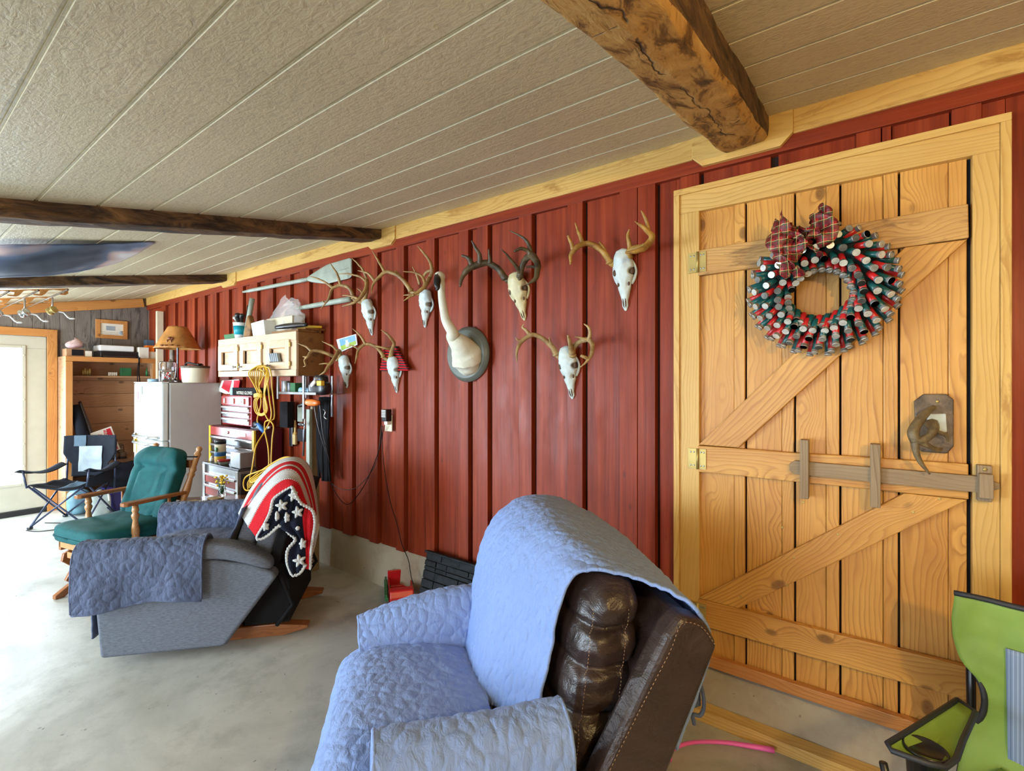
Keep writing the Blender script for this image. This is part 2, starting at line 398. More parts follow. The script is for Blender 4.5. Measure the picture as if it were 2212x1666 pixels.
def fabric(name, c, c2, rough=0.85, st=(30, 30, 240), bump=0.5, sheen=0.0):
    n = NT(name); a = n.noise(n.coord(st), 1.0, 4, 0.7); b = n.noise(n.coord(), 320, 2)
    col = n.ramp(a, [(0.30, c2), (0.62, c)])
    return n.out(col, rough, 0, n.bump(n.math('ADD', a, n.math('MULTIPLY', b, 0.5)), bump, 0.003), Sheen_Weight=sheen, Specular_IOR_Level=0.25)
M['grey_fabric'] = fabric('grey_tweed', (0.165, 0.185, 0.225), (0.08, 0.09, 0.115), st=(45, 45, 300))
M['green_velvet'] = fabric('green_velvet', (0.006, 0.090, 0.092), (0.003, 0.050, 0.056), 0.75, (7, 7, 7), 0.2)
def leather():
    n = NT('brown_leather'); co = n.coord(); v = n.n('ShaderNodeTexVoronoi'); v.inputs['Scale'].default_value = 260; n.l(co, v.inputs['Vector'])
    a = n.noise(co, 3.5, 4, 0.6, 1.0); w = n.noise(n.coord((1, 1, 1.6)), 9, 4, 0.6, 2.0)
    col = n.ramp(a, [(0.3, (0.020, 0.012, 0.010)), (0.7, (0.050, 0.029, 0.023))])
    return n.out(col, n.ramp(a, [(0.3, (0.30,) * 3), (0.7, (0.44,) * 3)]), 0, n.bump(n.math('ADD', n.math('MULTIPLY', v.outputs[0], 0.05), n.math('MULTIPLY', w, 0.9)), 0.5, 0.012))
M['leather'] = leather()
M['thread'] = plain('tan_thread', (0.26, 0.155, 0.085), 0.7)
M['black'] = plain('black_cloth', (0.010, 0.010, 0.012), 0.85, Specular_IOR_Level=0.2, bump=0.3, bscale=200)
M['black_plastic'] = plain('black_plastic', (0.012, 0.012, 0.014), 0.3)
M['gun'] = plain('gun_metal', (0.10, 0.10, 0.11), 0.3, 0.8)
M['navy'] = plain('navy_cloth', (0.02, 0.035, 0.10), 0.6, var=0.25, bump=0.3)
M['white'] = plain('white_paint', (0.50, 0.49, 0.40), 0.35, var=0.05)
M['white_plastic'] = plain('white_plastic', (0.78, 0.80, 0.80), 0.3, var=0.05)
M['cream'] = plain('cream', (0.66, 0.60, 0.44), 0.35, var=0.06)
M['fridge_side'] = plain('fridge_side', (0.46, 0.45, 0.43), 0.45, var=0.04, bump=0.2, bscale=300)
M['fridge_front'] = plain('fridge_front', (0.62, 0.66, 0.64), 0.22, var=0.04)
M['chrome'] = plain('brushed_steel', (0.62, 0.65, 0.67), 0.22, 0.9, var=0.08)
M['steel'] = plain('steel', (0.38, 0.40, 0.42), 0.32, 0.8, var=0.15)
M['brass'] = plain('brass', (0.50, 0.38, 0.13), 0.45, 0.6, var=0.2)
M['shell_brass'] = plain('shell_brass', (0.74, 0.77, 0.74), 0.33, 0.35, var=0.25, scale=60)
M['shell_red'] = plain('shell_red', (0.50, 0.016, 0.018), 0.3, var=0.2)
M['shell_green'] = plain('shell_green', (0.005, 0.085, 0.085), 0.3, var=0.25)
M['primer'] = plain('primer', (0.14, 0.13, 0.10), 0.4, 0.6)
M['red_metal'] = plain('red_metal', (0.30, 0.012, 0.018), 0.3, var=0.1)
M['red_drawer'] = plain('red_drawer', (0.36, 0.05, 0.045), 0.25, var=0.1)
M['dark_red'] = plain('maroon_metal', (0.085, 0.006, 0.016), 0.35, var=0.1)
M['red_plastic'] = plain('red_plastic', (0.50, 0.01, 0.015), 0.35, var=0.1)
M['green_plastic'] = plain('green_plastic', (0.02, 0.16, 0.055), 0.4, var=0.15)
M['green_card'] = plain('green_card', (0.02, 0.14, 0.05), 0.5)
M['pink'] = plain('pink_plastic', (0.92, 0.15, 0.56), 0.4, var=0.05)
M['yellow_cord'] = plain('yellow_cord', (0.62, 0.36, 0.02), 0.4, var=0.1)
M['yellow'] = plain('yellow_plastic', (0.75, 0.48, 0.03), 0.4)
M['orange'] = plain('orange_plastic', (0.72, 0.17, 0.02), 0.35)
M['blue_plastic'] = plain('blue_plastic', (0.03, 0.16, 0.45), 0.35)
M['blue_light'] = plain('light_blue_plastic', (0.25, 0.45, 0.62), 0.35)
M['purple'] = plain('purple_plastic', (0.06, 0.05, 0.26), 0.4)
M['teal'] = plain('teal_label', (0.0, 0.30, 0.38), 0.4)
M['shade'] = plain('lamp_shade', (0.46, 0.20, 0.045), 0.6, var=0.25, scale=14)
M['bone'] = plain('bleached_bone', (0.56, 0.64, 0.62), 0.45, var=0.10, scale=22, bump=0.35, bscale=70)
M['bone_yellow'] = plain('yellowed_bone', (0.62, 0.56, 0.33), 0.45, var=0.14, scale=22, bump=0.35, bscale=70)
M['socket'] = plain('bone_cavity', (0.10, 0.055, 0.03), 0.8)
def antler(name, c, c2):
    n = NT(name); a = n.noise(n.coord((1, 1, 1)), 14, 5, 0.7, 0.6); b = n.noise(n.coord((1, 1, 1)), 90, 4, 0.7)
    col = n.ramp(a, [(0.34, c2), (0.60, c)])
    return n.out(col, 0.45, 0, n.bump(n.math('ADD', a, b), 0.6, 0.004))
M['antler'] = antler('tan_antler', (0.40, 0.25, 0.085), (0.20, 0.105, 0.032))
M['antler_dark'] = antler('dark_antler', (0.105, 0.075, 0.035), (0.025, 0.018, 0.010))
M['antler_gold'] = antler('gold_antler', (0.46, 0.26, 0.055), (0.22, 0.11, 0.025))
M['antler_pale'] = antler('pale_antler', (0.46, 0.33, 0.15), (0.24, 0.14, 0.05))
M['feather'] = plain('white_feathers', (0.66, 0.66, 0.54), 0.7, var=0.06, scale=30, bump=0.5, bscale=45)
M['plaque'] = plain('grey_plaque', (0.125, 0.14, 0.12), 0.4, var=0.12)
M['bark'] = antler('bark', (0.17, 0.12, 0.075), (0.045, 0.03, 0.018))
M['green_canvas'] = plain('green_canvas', (0.19, 0.31, 0.05), 0.6, var=0.14, scale=5, bump=0.6, bscale=12)
M['piping'] = plain('black_piping', (0.02, 0.022, 0.028), 0.55)
def meshcloth(name, c1, c2, s=170):
    n = NT(name); ck = n.n('ShaderNodeTexChecker'); ck.inputs['Scale'].default_value = s; n.l(n.coord(rot=(0, R(45), 0)), ck.inputs[0])
    ck.inputs[1].default_value = c1 + (1,); ck.inputs[2].default_value = c2 + (1,)
    return n.out(ck.outputs[0], 0.6)
M['mesh_blue'] = meshcloth('blue_mesh', (0.32, 0.42, 0.60), (0.10, 0.15, 0.26), 420)
M['grey_cloth'] = plain('grey_cloth', (0.30, 0.36, 0.40), 0.7, var=0.15, bump=0.3, bscale=30)
M['camp_black'] = plain('camp_black', (0.010, 0.013, 0.020), 0.85, Specular_IOR_Level=0.2, var=0.2, bump=0.4, bscale=20)
M['camp_blue'] = plain('faded_blue_cloth', (0.07, 0.12, 0.17), 0.7, var=0.2, bump=0.4, bscale=20)
M['tube_dark'] = plain('dark_tube', (0.035, 0.045, 0.09), 0.35, 0.3)
M['paper'] = plain('paper', (0.75, 0.72, 0.62), 0.6, var=0.04)
M['ink'] = plain('ink', (0.04, 0.04, 0.04), 0.6)
M['sign_red'] = plain('sign_red', (0.55, 0.012, 0.03), 0.45, var=0.05)
M['sky_print'] = plain('blue_print', (0.18, 0.42, 0.80), 0.4, var=0.2, scale=20)
M['grass_print'] = plain('green_print', (0.30, 0.45, 0.06), 0.4, var=0.2)
M['yarn_red'] = fabric('red_yarn', (0.62, 0.010, 0.02), (0.40, 0.006, 0.012), 0.85, (160, 160, 160), 0.8)
M['yarn_white'] = fabric('white_yarn', (0.62, 0.62, 0.60), (0.42, 0.42, 0.40), 0.85, (160, 160, 160), 0.8)
M['yarn_navy'] = fabric('navy_yarn', (0.006, 0.009, 0.026), (0.003, 0.004, 0.012), 0.85, (160, 160, 160), 0.8)
M['stone_black'] = plain('black_stone', (0.018, 0.021, 0.024), 0.8, Specular_IOR_Level=0.2, var=0.45, scale=26, bump=0.9, bscale=40)
M['stone_joint'] = plain('black_joint', (0.008, 0.008, 0.009), 0.7)
M['knit_stripe'] = plain('knit_black', (0.012, 0.012, 0.014), 0.8)
M['cork'] = plain('cork', (0.50, 0.36, 0.20), 0.8, var=0.15, bump=0.4, bscale=120)
M['brush_hair'] = plain('brush_hair', (0.62, 0.46, 0.20), 0.8)
M['oar_paint'] = plain('grey_green_paint', (0.34, 0.38, 0.31), 0.45, var=0.15, scale=12)
def glassy(name, c=(1, 1, 1), rough=0.02, trans=1.0, alpha=1.0):
    n = NT(name); return n.out(c, rough, 0, None, Transmission_Weight=trans, IOR=1.45, Alpha=alpha)
M['glass'] = glassy('clear_glass')
M['film'] = glassy('plastic_film', (0.85, 0.83, 0.80), 0.25, 0.35, 0.42)
def pane_mat():
    n = NT('window_pane'); tr = n.n('ShaderNodeBsdfTransparent'); gl = n.n('ShaderNodeBsdfGlossy'); gl.inputs['Roughness'].default_value = 0.02
    mx = n.n('ShaderNodeMixShader'); mx.inputs[0].default_value = 0.06; n.l(tr.outputs[0], mx.inputs[1]); n.l(gl.outputs[0], mx.inputs[2])
    n.l(mx.outputs[0], n.t.nodes['Material Output'].inputs[0]); return n.mat
M['pane'] = pane_mat()
def emit(name, c, s):
    n = NT(name); return n.out((0, 0, 0), 0.5, 0, None, Emission_Color=c + (1,), Emission_Strength=s)
def plaid():
    n = NT('red_plaid'); co = n.coord(); sv = n.n('ShaderNodeSeparateXYZ'); n.l(co, sv.inputs[0])
    def st(sock, k, a, b):
        f = n.math('FRACT', n.math('MULTIPLY', sock, k)); return n.math('MULTIPLY', n.math('GREATER_THAN', f, a), n.math('LESS_THAN', f, b))
    col = n.mix(n.math('MAXIMUM', st(sv.outputs[0], 36, 0.0, 0.35), st(sv.outputs[2], 36, 0.0, 0.35)), (0.34, 0.012, 0.015), (0.13, 0.01, 0.012))
    col = n.mix(n.math('MAXIMUM', st(sv.outputs[0], 36, 0.45, 0.55), st(sv.outputs[2], 36, 0.45, 0.55)), col, (0.015, 0.07, 0.025))
    col = n.mix(n.math('MAXIMUM', st(sv.outputs[0], 36, 0.60, 0.65), st(sv.outputs[2], 36, 0.60, 0.65)), col, (0.60, 0.52, 0.22))
    return n.out(col, 0.5)
M['plaid'] = plaid()
def flagcloth():
    n = NT('banner_print'); co = n.coord(); sv = n.n('ShaderNodeSeparateXYZ'); n.l(co, sv.inputs[0])
    a = n.noise(co, 1.6, 3, 0.5, 0.4)
    col = n.ramp(a, [(0.42, (0.02, 0.035, 0.075)), (0.52, (0.10, 0.15, 0.26)), (0.58, (0.60, 0.45, 0.45)), (0.68, (0.80, 0.80, 0.85))])
    return n.out(col, 0.6)
M['banner'] = flagcloth()
M['certificate'] = M['paper']
# ---------------- room shell ----------------
XB, XF, YL = -7.6, 3.0, -3.0
def vpanel(name, rects, yb, mat, parent=None, bevel=0.002, thick=None):
    """vertical planks facing -Y: rects = (x0, x1, z0, z1, thickness); local x is up so the grain runs up"""
    mb = MB()
    for (x0, x1, z0, z1, th) in rects: mb.box(z0, z1, -x1, -x0, 0, th)
    off = Vector((0, 0, 0))
    if parent is not None:
        q = parent
        while q.parent: q = q.parent
        off = Vector(q.location)
    m = Matrix(((0, -1, 0, 0 - off.x), (0, 0, -1, yb - off.y), (1, 0, 0, 0 - off.z), (0, 0, 0, 1)))
    return obj(name, mb, mat, parent, M=m, bevel=bevel)
mb = MB()
NX = 2
mb.box(XB, XF, YL, 2.7, -0.1, 0)
struct('floor', mb, M['floor'])
# ceiling: grooved embossed panels, rising towards the red wall
prof = []
y = YL
def cz(y): return ceil_z(y) if y > -0.4 else ceil_z(-0.4)
k = -3.0 + 0.03
ys = []
while k < D + 0.05:
    ys.append(k); k += 0.2
pr = [(YL, cz(YL))]
for g in ys:
    if -0.42 < g < D:
        z0 = cz(g)
        pr += [(g - 0.008, cz(g - 0.008)), (g - 0.006, z0 + 0.005), (g - 0.001, z0 + 0.005), (g, z0 + 0.001), (g + 0.001, z0 + 0.005), (g + 0.006, z0 + 0.005), (g + 0.008, cz(g + 0.008))]
pr += [(D + 0.1, cz(D + 0.1))]
mb = MB()
vs = [(x, a, b) for x in (XB, XF) for a, b in pr] + [(x, a, b + 0.1) for x in (XB, XF) for a, b in (pr[0], pr[-1])]
n = len(pr)
mb.add(vs, [(i, i + 1, n + i + 1, n + i) for i in range(n - 1)] + [(2 * n, 2 * n + 2, 2 * n + 3, 2 * n + 1)])
struct('ceiling', mb, M['ceiling'])
# red board-and-batten wall
battens = [(-3.651, -3.504), (-3.326, -3.204), (-2.991, -2.893), (-2.685, -2.601), (-2.376, -2.296), (-2.078, -1.995), (-1.922, -1.836), (-1.602, -1.511), (-1.277, -1.184), (-0.974, -0.881), (-0.878, -0.79)]
gapx = [W(p, 700).x for p in (357, 378, 398, 420, 442, 467, 494, 524, 555, 589, 626.5, 667.5)]
battens = [(g - 0.15, g) for g in gapx if g < -3.75] + battens
edges = sorted((a * 0.981, b * 0.981) for a, b in battens)
rects = []
prev = XB
DX0, DX1 = -0.72, 0.44
for a, b in edges:
    if a - prev > 0.02: rects.append((prev + (0.016 if prev > XB else 0), a - 0.001, 0.31, 2.56, 0.018))
    rects.append((a, b, 0.31, 2.56, 0.042)); prev = b
rects.append((prev + 0.014, -0.684, 0.24, 2.56, 0.018))
for a, b, t in [(-0.684, -0.66, 0.018), (-0.66, -0.575, 0.035), (-0.56, -0.29, 0.018), (-0.262, 0.0, 0.018), (0.0, 0.075, 0.035), (0.078, 0.105, 0.03), (0.108, 0.265, 0.018), (0.27, 0.345, 0.035), (0.347, 0.404, 0.018)]:
    rects.append((a, b, 2.36, 2.56, t))
x = 0.405
while x < XF - 0.05:
    rects += [(x, x + 0.21, 0.2, 2.56, 0.018), (x + 0.226, x + 0.316, 0.2, 2.56, 0.042)]; x += 0.318
wr = vpanel('wall_right', rects, 2.27, M['red']); wr['kind'] = 'structure'
mb = MB(); mb.box(XB, -0.70, 2.27, 2.42, 0.3, 2.75); mb.box(0.43, XF, 2.27, 2.42, 0.0, 2.75); mb.box(-0.70, 0.43, 2.27, 2.42, 2.29, 2.75)
mb.box(-0.70, 0.43, 2.40, 2.42, 0.0, 2.29); mb.box(0.40, 0.431, 2.27, 2.42, 0.0, 2.75)
struct('wall_right_backing', mb, plain('dark_backing', (0.02, 0.008, 0.006), 0.9), wr, M=wr.matrix_basis.inverted())
# rough concrete foundation under the boards
def found(name, x0, x1, h, yy=2.262):
    mb = MB(); nx = int((x1 - x0) / 0.03); nv = 10
    def g(u, v):
        x = x0 + (x1 - x0) * u; zt = h + 0.018 * noise.noise(Vector((x * 7, 0, 1))) + 0.012 * noise.noise(Vector((x * 29, 3, 1)))
        if v < 0.75: z = zt * v / 0.75; y = yy - 0.006 * noise.noise(Vector((x * 9, z * 9, 5))) - 0.012 * (1 - v / 0.75)
        else: z = zt; y = yy + (v - 0.75) * 0.6
        return (x, y, z)
    mb.grid(g, nx, nv)
    o = struct(name, mb, M['foundation']); return o
found('baseboard_right', XB, -0.70, 0.335)
found('baseboard_door', -0.70, XF, 0.232)
# timber fascia under the ceiling and red board below it
mb = MB()
o = board('trim_1', (XB, 2.27, 2.555), (-2.93, 2.27, 2.555), 0.10, 0.055, M['pine_trim']); o['kind'] = 'structure'
o = board('trim_2', (-2.62, 2.27, 2.555), (-0.60, 2.27, 2.555), 0.10, 0.055, M['pine_trim']); o['kind'] = 'structure'
o = board('trim_3', (-0.205, 2.27, 2.555), (XF, 2.27, 2.555), 0.10, 0.055, M['pine_trim']); o['kind'] = 'structure'
o = board('trim_4', (XB, 2.27, 2.478), (XF, 2.27, 2.478), 0.062, 0.045, M['red']); o['kind'] = 'structure'
def notch(name, xa, xb, drop):
    mb = MB(); z1 = 2.612; z0 = 2.508; s = 0.045
    mb.prism([(xa, z1), (xa, z0), (xa + s, z0 - drop), (xb - s, z0 - drop), (xb, z0), (xb, z1)][::-1], 2.205, 2.262, 'y')
    o = obj(name, mb, M['pine_trim'], bevel=0.003); o['kind'] = 'structure'
notch('trim_5', -0.60, -0.205, 0.045); notch('trim_6', -2.93, -2.62, 0.035); notch('trim_7', -5.35, -5.02, 0.035)
# hewn beams
def hewn(label, xf, wdt, drop, mat, y0=-2.95, y1=2.235, irr=0.012, M_=None, skew=0.0, side=None):
    """xf: X of the +X face; the beam follows the ceiling slope"""
    mb = MB(); ny = 90; ring = []
    def g(u, v):
        y = y0 + (y1 - y0) * v; zc = cz(y) + 0.01
        h = drop + 0.01
        pts = [(0, 0), (0, -h * 0.5), (0, -h * 0.86), (-wdt * 0.10, -h), (-wdt * 0.5, -h * 1.02), (-wdt * 0.90, -h), (-wdt, -h * 0.86), (-wdt, -h * 0.5), (-wdt, 0)]
        i = min(int(u * 9), 8); px, pz = pts[i]
        ax = irr * (noise.noise(Vector((y * 2.1, i * 0.7, xf))) + 0.5 * noise.noise(Vector((y * 9, i * 1.3, xf + 3))))
        az = irr * 0.8 * (noise.noise(Vector((y * 2.7, i * 0.9, xf + 7))) + 0.6 * noise.noise(Vector((y * 11, i * 1.7, xf + 2)))) if i not in (0, 8) else 0
        if v < 0.001 or v > 0.999: ax *= 0.5
        end = max(0.0, (v - 0.975) / 0.025) * 0.5
        return (xf + px + ax + skew * (y1 - y), y, zc + (pz + az) * (1 - 0.3 * end))
    mb.grid(g, 9, ny, closeu=True, smooth=False)
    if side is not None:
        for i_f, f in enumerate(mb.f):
            if (f[0] % 9) in (0, 1): mb.m[i_f] = 1  # shade of the +X face is put into its colour by this darker material
    # local x along the beam for the grain
    m = Matrix(((0, -1, 0, 0), (1, 0, 0, 0), (0, 0, 1, 0), (0, 0, 0, 1)))
    mb.v = [(v[1], -v[0], v[2]) for v in mb.v]
    b = len(mb.v); mb.f.append(list(range(8, -1, -1))); mb.m.append(0); mb.sm.append(False)
    mb.f.append(list(range((ny - 1) * 9, ny * 9))); mb.m.append(0); mb.sm.append(False)
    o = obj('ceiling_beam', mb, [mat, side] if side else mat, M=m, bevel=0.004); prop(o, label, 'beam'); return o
hewn('thick golden-brown hewn ceiling beam nearest the door, with a long jagged crack', -0.290, 0.185, 0.115, M['beam'], irr=0.013, side=M['beam_dark'])  # +X side painted dark in place of shade
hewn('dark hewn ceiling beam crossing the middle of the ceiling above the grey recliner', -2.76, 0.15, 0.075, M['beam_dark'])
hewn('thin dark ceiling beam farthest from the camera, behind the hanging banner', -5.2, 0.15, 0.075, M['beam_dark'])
# back wall with the glazed door
DY0, DY1, DZ = 0.36, 1.27, 2.02      # opening of the glazed door
def bpanel(name, rects, xb, mat, parent=None, bevel=0.002, horiz=False):
    """planks on a wall facing +X: rects = (y0, y1, z0, z1, thickness)"""
    mb = MB()
    off = Vector((0, 0, 0))
    if parent is not None:
        q = parent
        while q.parent: q = q.parent
        off = Vector(q.location)
    if not horiz:
        for (a, b, z0, z1, th) in rects: mb.box(z0, z1, a, b, -th, 0)      # local x up, y along Y, z = x cross y = -X
        m = Matrix(((0, 0, -1, xb - off.x), (0, 1, 0, -off.y), (1, 0, 0, -off.z), (0, 0, 0, 1)))
    else:
        for (a, b, z0, z1, th) in rects: mb.box(a, b, z0, z1, 0, th)       # local x along Y, y up, z = +X
        m = Matrix(((0, 0, 1, xb - off.x), (1, 0, 0, -off.y), (0, 1, 0, -off.z), (0, 0, 0, 1)))
    return obj(name, mb, mat, parent, M=m, bevel=bevel)
rects = []; y = DY1
random.seed(3)
while y < 2.26:
    w_ = random.uniform(0.09, 0.19); rects.append((y, min(y + w_ - 0.003, 2.27), 0, 2.6, 0.02 + random.uniform(-0.004, 0.004))); y += w_
y = DY0
while y < DY1:
    w_ = random.uniform(0.09, 0.19); rects.append((y, min(y + w_ - 0.003, DY1), DZ, 2.6, 0.02)); y += w_
y = DY0
while y > YL:
    w_ = random.uniform(0.12, 0.2); rects.append((max(y - w_ + 0.003, YL), y, 0, 2.6, 0.02)); y -= w_
wb = bpanel('wall_back', rects, XB - 0.0, M['barn']); wb['kind'] = 'structure'

mb = MB(); mb.box(XB - 0.12, XB - 0.005, DY1, 2.45, 0, 2.75); mb.box(XB - 0.12, XB - 0.005, YL, DY0, 0, 2.75); mb.box(XB - 0.12, XB - 0.005, DY0, DY1, DZ, 2.75)
struct('wall_back_backing', mb, M['black'], wb, M=wb.matrix_basis.inverted())
bt = bpanel('trim_8', [(YL, 2.215, 0, 0.11, 0.035)], XB, M['pine_orange'], horiz=True)
bt['kind'] = 'structure'
# tilt the back wall's top trim along the ceiling slope
bt.matrix_local = Matrix.Translation((XB + 0.02, 0.95, cz(0.95) - 0.115)) @ Matrix.Rotation(math.atan(0.194), 4, 'X') @ Matrix.Translation((0, -0.95, 0)) @ Matrix(((0, 0, 1, 0), (1, 0, 0, 0), (0, 1, 0, 0), (0, 0, 0, 1)))
# left wall: open garage doorway and a window opening added for the fill light (outside the frame, they let the daylight in)
wl = MB()
for (a, b, z0, z1) in [(XB, -6.8, 0, 2.2), (-6.8, -3.6, 2.0, 2.2), (-3.6, -1.9, 0, 2.2), (-1.9, -0.1, 0, 0.7), (-1.9, -0.1, 1.85, 2.2), (-0.1, XF, 0, 2.2)]:
    wl.box(a, b, YL - 0.1, YL, z0, z1)
struct('wall_left', wl, M['barn'])
mb = MB(); mb.box(XF, XF + 0.1, YL, 2.5, 0, 2.75); struct('wall_front', mb, M['shelf_wood'])
# ground outside
mb = MB(); mb.box(-40, XB - 0.13, -30, 30, -0.12, -0.06); mb.box(XB - 0.13, 20, -30, YL - 0.11, -0.12, -0.06)
struct('outdoor_ground', mb, plain('gravel', (0.55, 0.55, 0.52), 0.9))
# glazed door in the back wall
d1 = thing('door_1', None, None, (XB, (DY0 + DY1) / 2, 0)); d1['kind'] = 'structure'
fr = bpanel('door_frame', [(DY1, DY1 + 0.085, 0, DZ + 0.085, 0.05), (DY0 - 0.085, DY0, 0, DZ + 0.085, 0.05)], XB, M['pine_orange'], d1)
bpanel('door_frame', [(DY0, DY1, DZ, DZ + 0.085, 0.05)], XB, M['pine_orange'], d1, horiz=True)
mb = MB(); x0, x1 = XB - 0.04, XB + 0.005
mb.box(x0, x1, DY0, DY1, 0.06, 0.36); mb.box(x0, x1, DY0, DY1, 1.88, DZ); mb.box(x0, x1, DY1 - 0.20, DY1, 0.36, 1.88); mb.box(x0, x1, DY0, DY0 + 0.20, 0.36, 1.88)
mb.box(x1, x1 + 0.012, DY0 + 0.17, DY0 + 0.2, 0.33, 1.91); mb.box(x1, x1 + 0.012, DY1 - 0.2, DY1 - 0.17, 0.33, 1.91); mb.box(x1, x1 + 0.012, DY0 + 0.2, DY1 - 0.2, 0.33, 0.36); mb.box(x1, x1 + 0.012, DY0 + 0.2, DY1 - 0.2, 1.88, 1.91)
obj('door_leaf', mb, M['white'], d1, w=True, bevel=0.004)
mb = MB(); mb.box(XB - 0.025, XB - 0.015, DY0 + 0.2, DY1 - 0.2, 0.36, 1.88); obj('door_glass', mb, M['pane'], d1, w=True)
mb = MB(); mb.box(x0 - 0.03, x1 + 0.03, DY0, DY1, 0.0, 0.058); obj('door_sill', mb, M['black_plastic'], d1, w=True, bevel=0.004)
mb = MB()
for z in (0.55, 0.8, 1.05, 1.3, 1.55, 1.8):
    mb.lathe([(0.0, 0.012), (0.006, 0.010), (0.008, 0.0)], (x1 + 0.012, DY1 - 0.185, z), 8, (1, 0, 0))
obj('screw_cover', mb, M['cream'], d1, w=True)
a = PX(20, 858, XB); b_ = PX(62, 890, XB)
mb = MB(); mb.box(XB - 0.014, XB - 0.010, a.y, b_.y, b_.z, a.z); one('paper_notice', mb, M['paper'], 'small pale paper notice taped to the glass of the back door', 'notice')
# ---------------- plank door in the red wall ----------------
d2 = thing('door_2', None, None, (-0.13, 2.25, 0.235)); d2['kind'] = 'structure'
px_ = [-0.575, -0.382, -0.2, -0.048, 0.129, 0.309]
rects = []
for a, b in zip(px_[:-1], px_[1:]):
    rects.append((a + 0.002, b - 0.048, 0.27, 2.275, 0.020)); rects.append((b - 0.047, b - 0.005, 0.27, 2.275, 0.026))
rects[-1] = (0.262, 0.309, 0.27, 2.275, 0.019)
vpanel('door_panel', rects, 2.262, M['pine'], d2, bevel=0.0025)
mb = MB(); mb.box(-0.575, 0.309, 2.262, 2.268, 0.26, 2.28); obj('door_backing', mb, plain('door_gap', (0.02, 0.012, 0.006), 0.9), d2, w=True)
YD = 2.262 - 0.026
def db(name, p0, p1, wd, th=0.026, mat='pine', ends=None, y=YD, wav=0.004):
    return board(name, (p0[0], y, p0[1]), (p1[0], y, p1[1]), wd, th, M[mat], d2, wav=wav, ends=ends, bevel=0.003)
def wz(px, py, o=0.05): p = W(px, py, o); return (p.x, p.z)
db('rail', (-0.575, 2.033), (0.309, 2.047), 0.115, mat='pine_stained')
db('rail', (-0.575, 1.155), (0.309, 1.160), 0.118, mat='pine')
db('rail', (-0.573, 0.468), (0.309, 0.472), 0.115, mat='pine')
# bottom board
db('bottom_rail', (-0.575, 0.262), (0.309, 0.262), 0.05, 0.03, 'pine_orange')
def brace(z0, z1, mat):
    # parallelogram running from the bottom left to the top right corner, cut flush with the rails
    x0, x1 = -0.573, 0.307; s = 0.165; dx, dz = x1 - x0 - s, z1 - z0; L = math.hypot(dx, dz)
    pts = [(x0, z0), (x0 + s, z0), (x1, z1), (x1 - s, z1)]
    ux, uz = dx / L, dz / L
    m = Matrix(((ux, -uz, 0, x0), (0, 0, -1, YD), (uz, ux, 0, z0), (0, 0, 0, 1)))
    inv = m.inverted(); q = []
    for (a, b) in pts:
        v = inv @ Vector((a, YD, b)); q.append((v.x, v.y))
    mb = MB(); mb.prism(q, 0, 0.024, 'z')
    off = Matrix.Translation(-Vector(d2.location))
    obj('brace', mb, M[mat], d2, M=off @ m, bevel=0.003)
brace(1.217, 1.985, 'pine'); brace(0.528, 1.098, 'pine')
# casing
YC = 2.262
def cs(p0, p1, wd, th, mat='pine_pale', y=YC): return board('casing', (p0[0], y, p0[1]), (p1[0], y, p1[1]), wd, th, M[mat], d2)
cs((-0.6125, 0.235), (-0.6125, 2.268), 0.085, 0.048); cs((0.352, 0.235), (0.352, 2.268), 0.066, 0.048)
cs((-0.655, 2.3115), (0.385, 2.3115), 0.087, 0.048)
cs((-0.668, 0.235), (-0.668, 2.355), 0.026, 0.058, 'pine_trim'); cs((0.398, 0.235), (0.398, 2.355), 0.026, 0.058, 'pine_trim')
cs((-0.681, 2.368), (0.411, 2.368), 0.026, 0.058, 'pine_trim')
mb = MB(); mb.box(0.311, 0.319, 2.25, 2.262, 0.235, 2.285); obj('jamb', mb, M['black'], d2, w=True)
mb = MB(); mb.box(-0.570, -0.575, 2.25, 2.262, 0.235, 2.285); obj('jamb', mb, M['black'], d2, w=True)
# screws
mb = MB()
for (sx, sz) in [wz(*q, 0.062) for q in [(1872, 1012 - 0), (1735, 1086), (1973, 1107), (2030, 1078), (1690, 1140), (1810, 1155), (1715, 1205), (1950, 497), (1978, 494), (2052, 478), (1700, 1265), (1600, 1290)]]:
    mb.lathe([(0.0045, 0.0), (0.0045, 0.0015), (0.002, 0.0005), (0, 0.0005)], (sx, YD - 0.0245, sz), 8, (0, -1, 0))
obj('screws', mb, M['brass'], d2, w=True)
# hinges
for zc, x in ((2.036, -0.574), (1.155, -0.574), (0.465, -0.574)):
    mb = MB(); y0 = YD - 0.030
    mb.box(x - 0.042, x - 0.004, y0 - 0.001, y0 + 0.008, zc - 0.045, zc + 0.045); mb.box(x + 0.004, x + 0.035, y0 - 0.001, y0 + 0.002, zc - 0.045, zc + 0.045)
    mb.tube([(x, y0 - 0.004, zc - 0.046), (x, y0 - 0.004, zc + 0.046)], 0.006, 10)
    h = obj('hinge', mb, M['brass'], d2, w=True)
    mb = MB()
    for dx in (-0.03, -0.016, 0.014, 0.026):
        for dz in (-0.03, 0.03): mb.lathe([(0.004, 0), (0.003, 0.0015), (0, 0.001)], (x + dx, y0 - 0.001, zc + dz), 8, (0, -1, 0))
    obj('screw', mb, M['steel'], h, w=True)
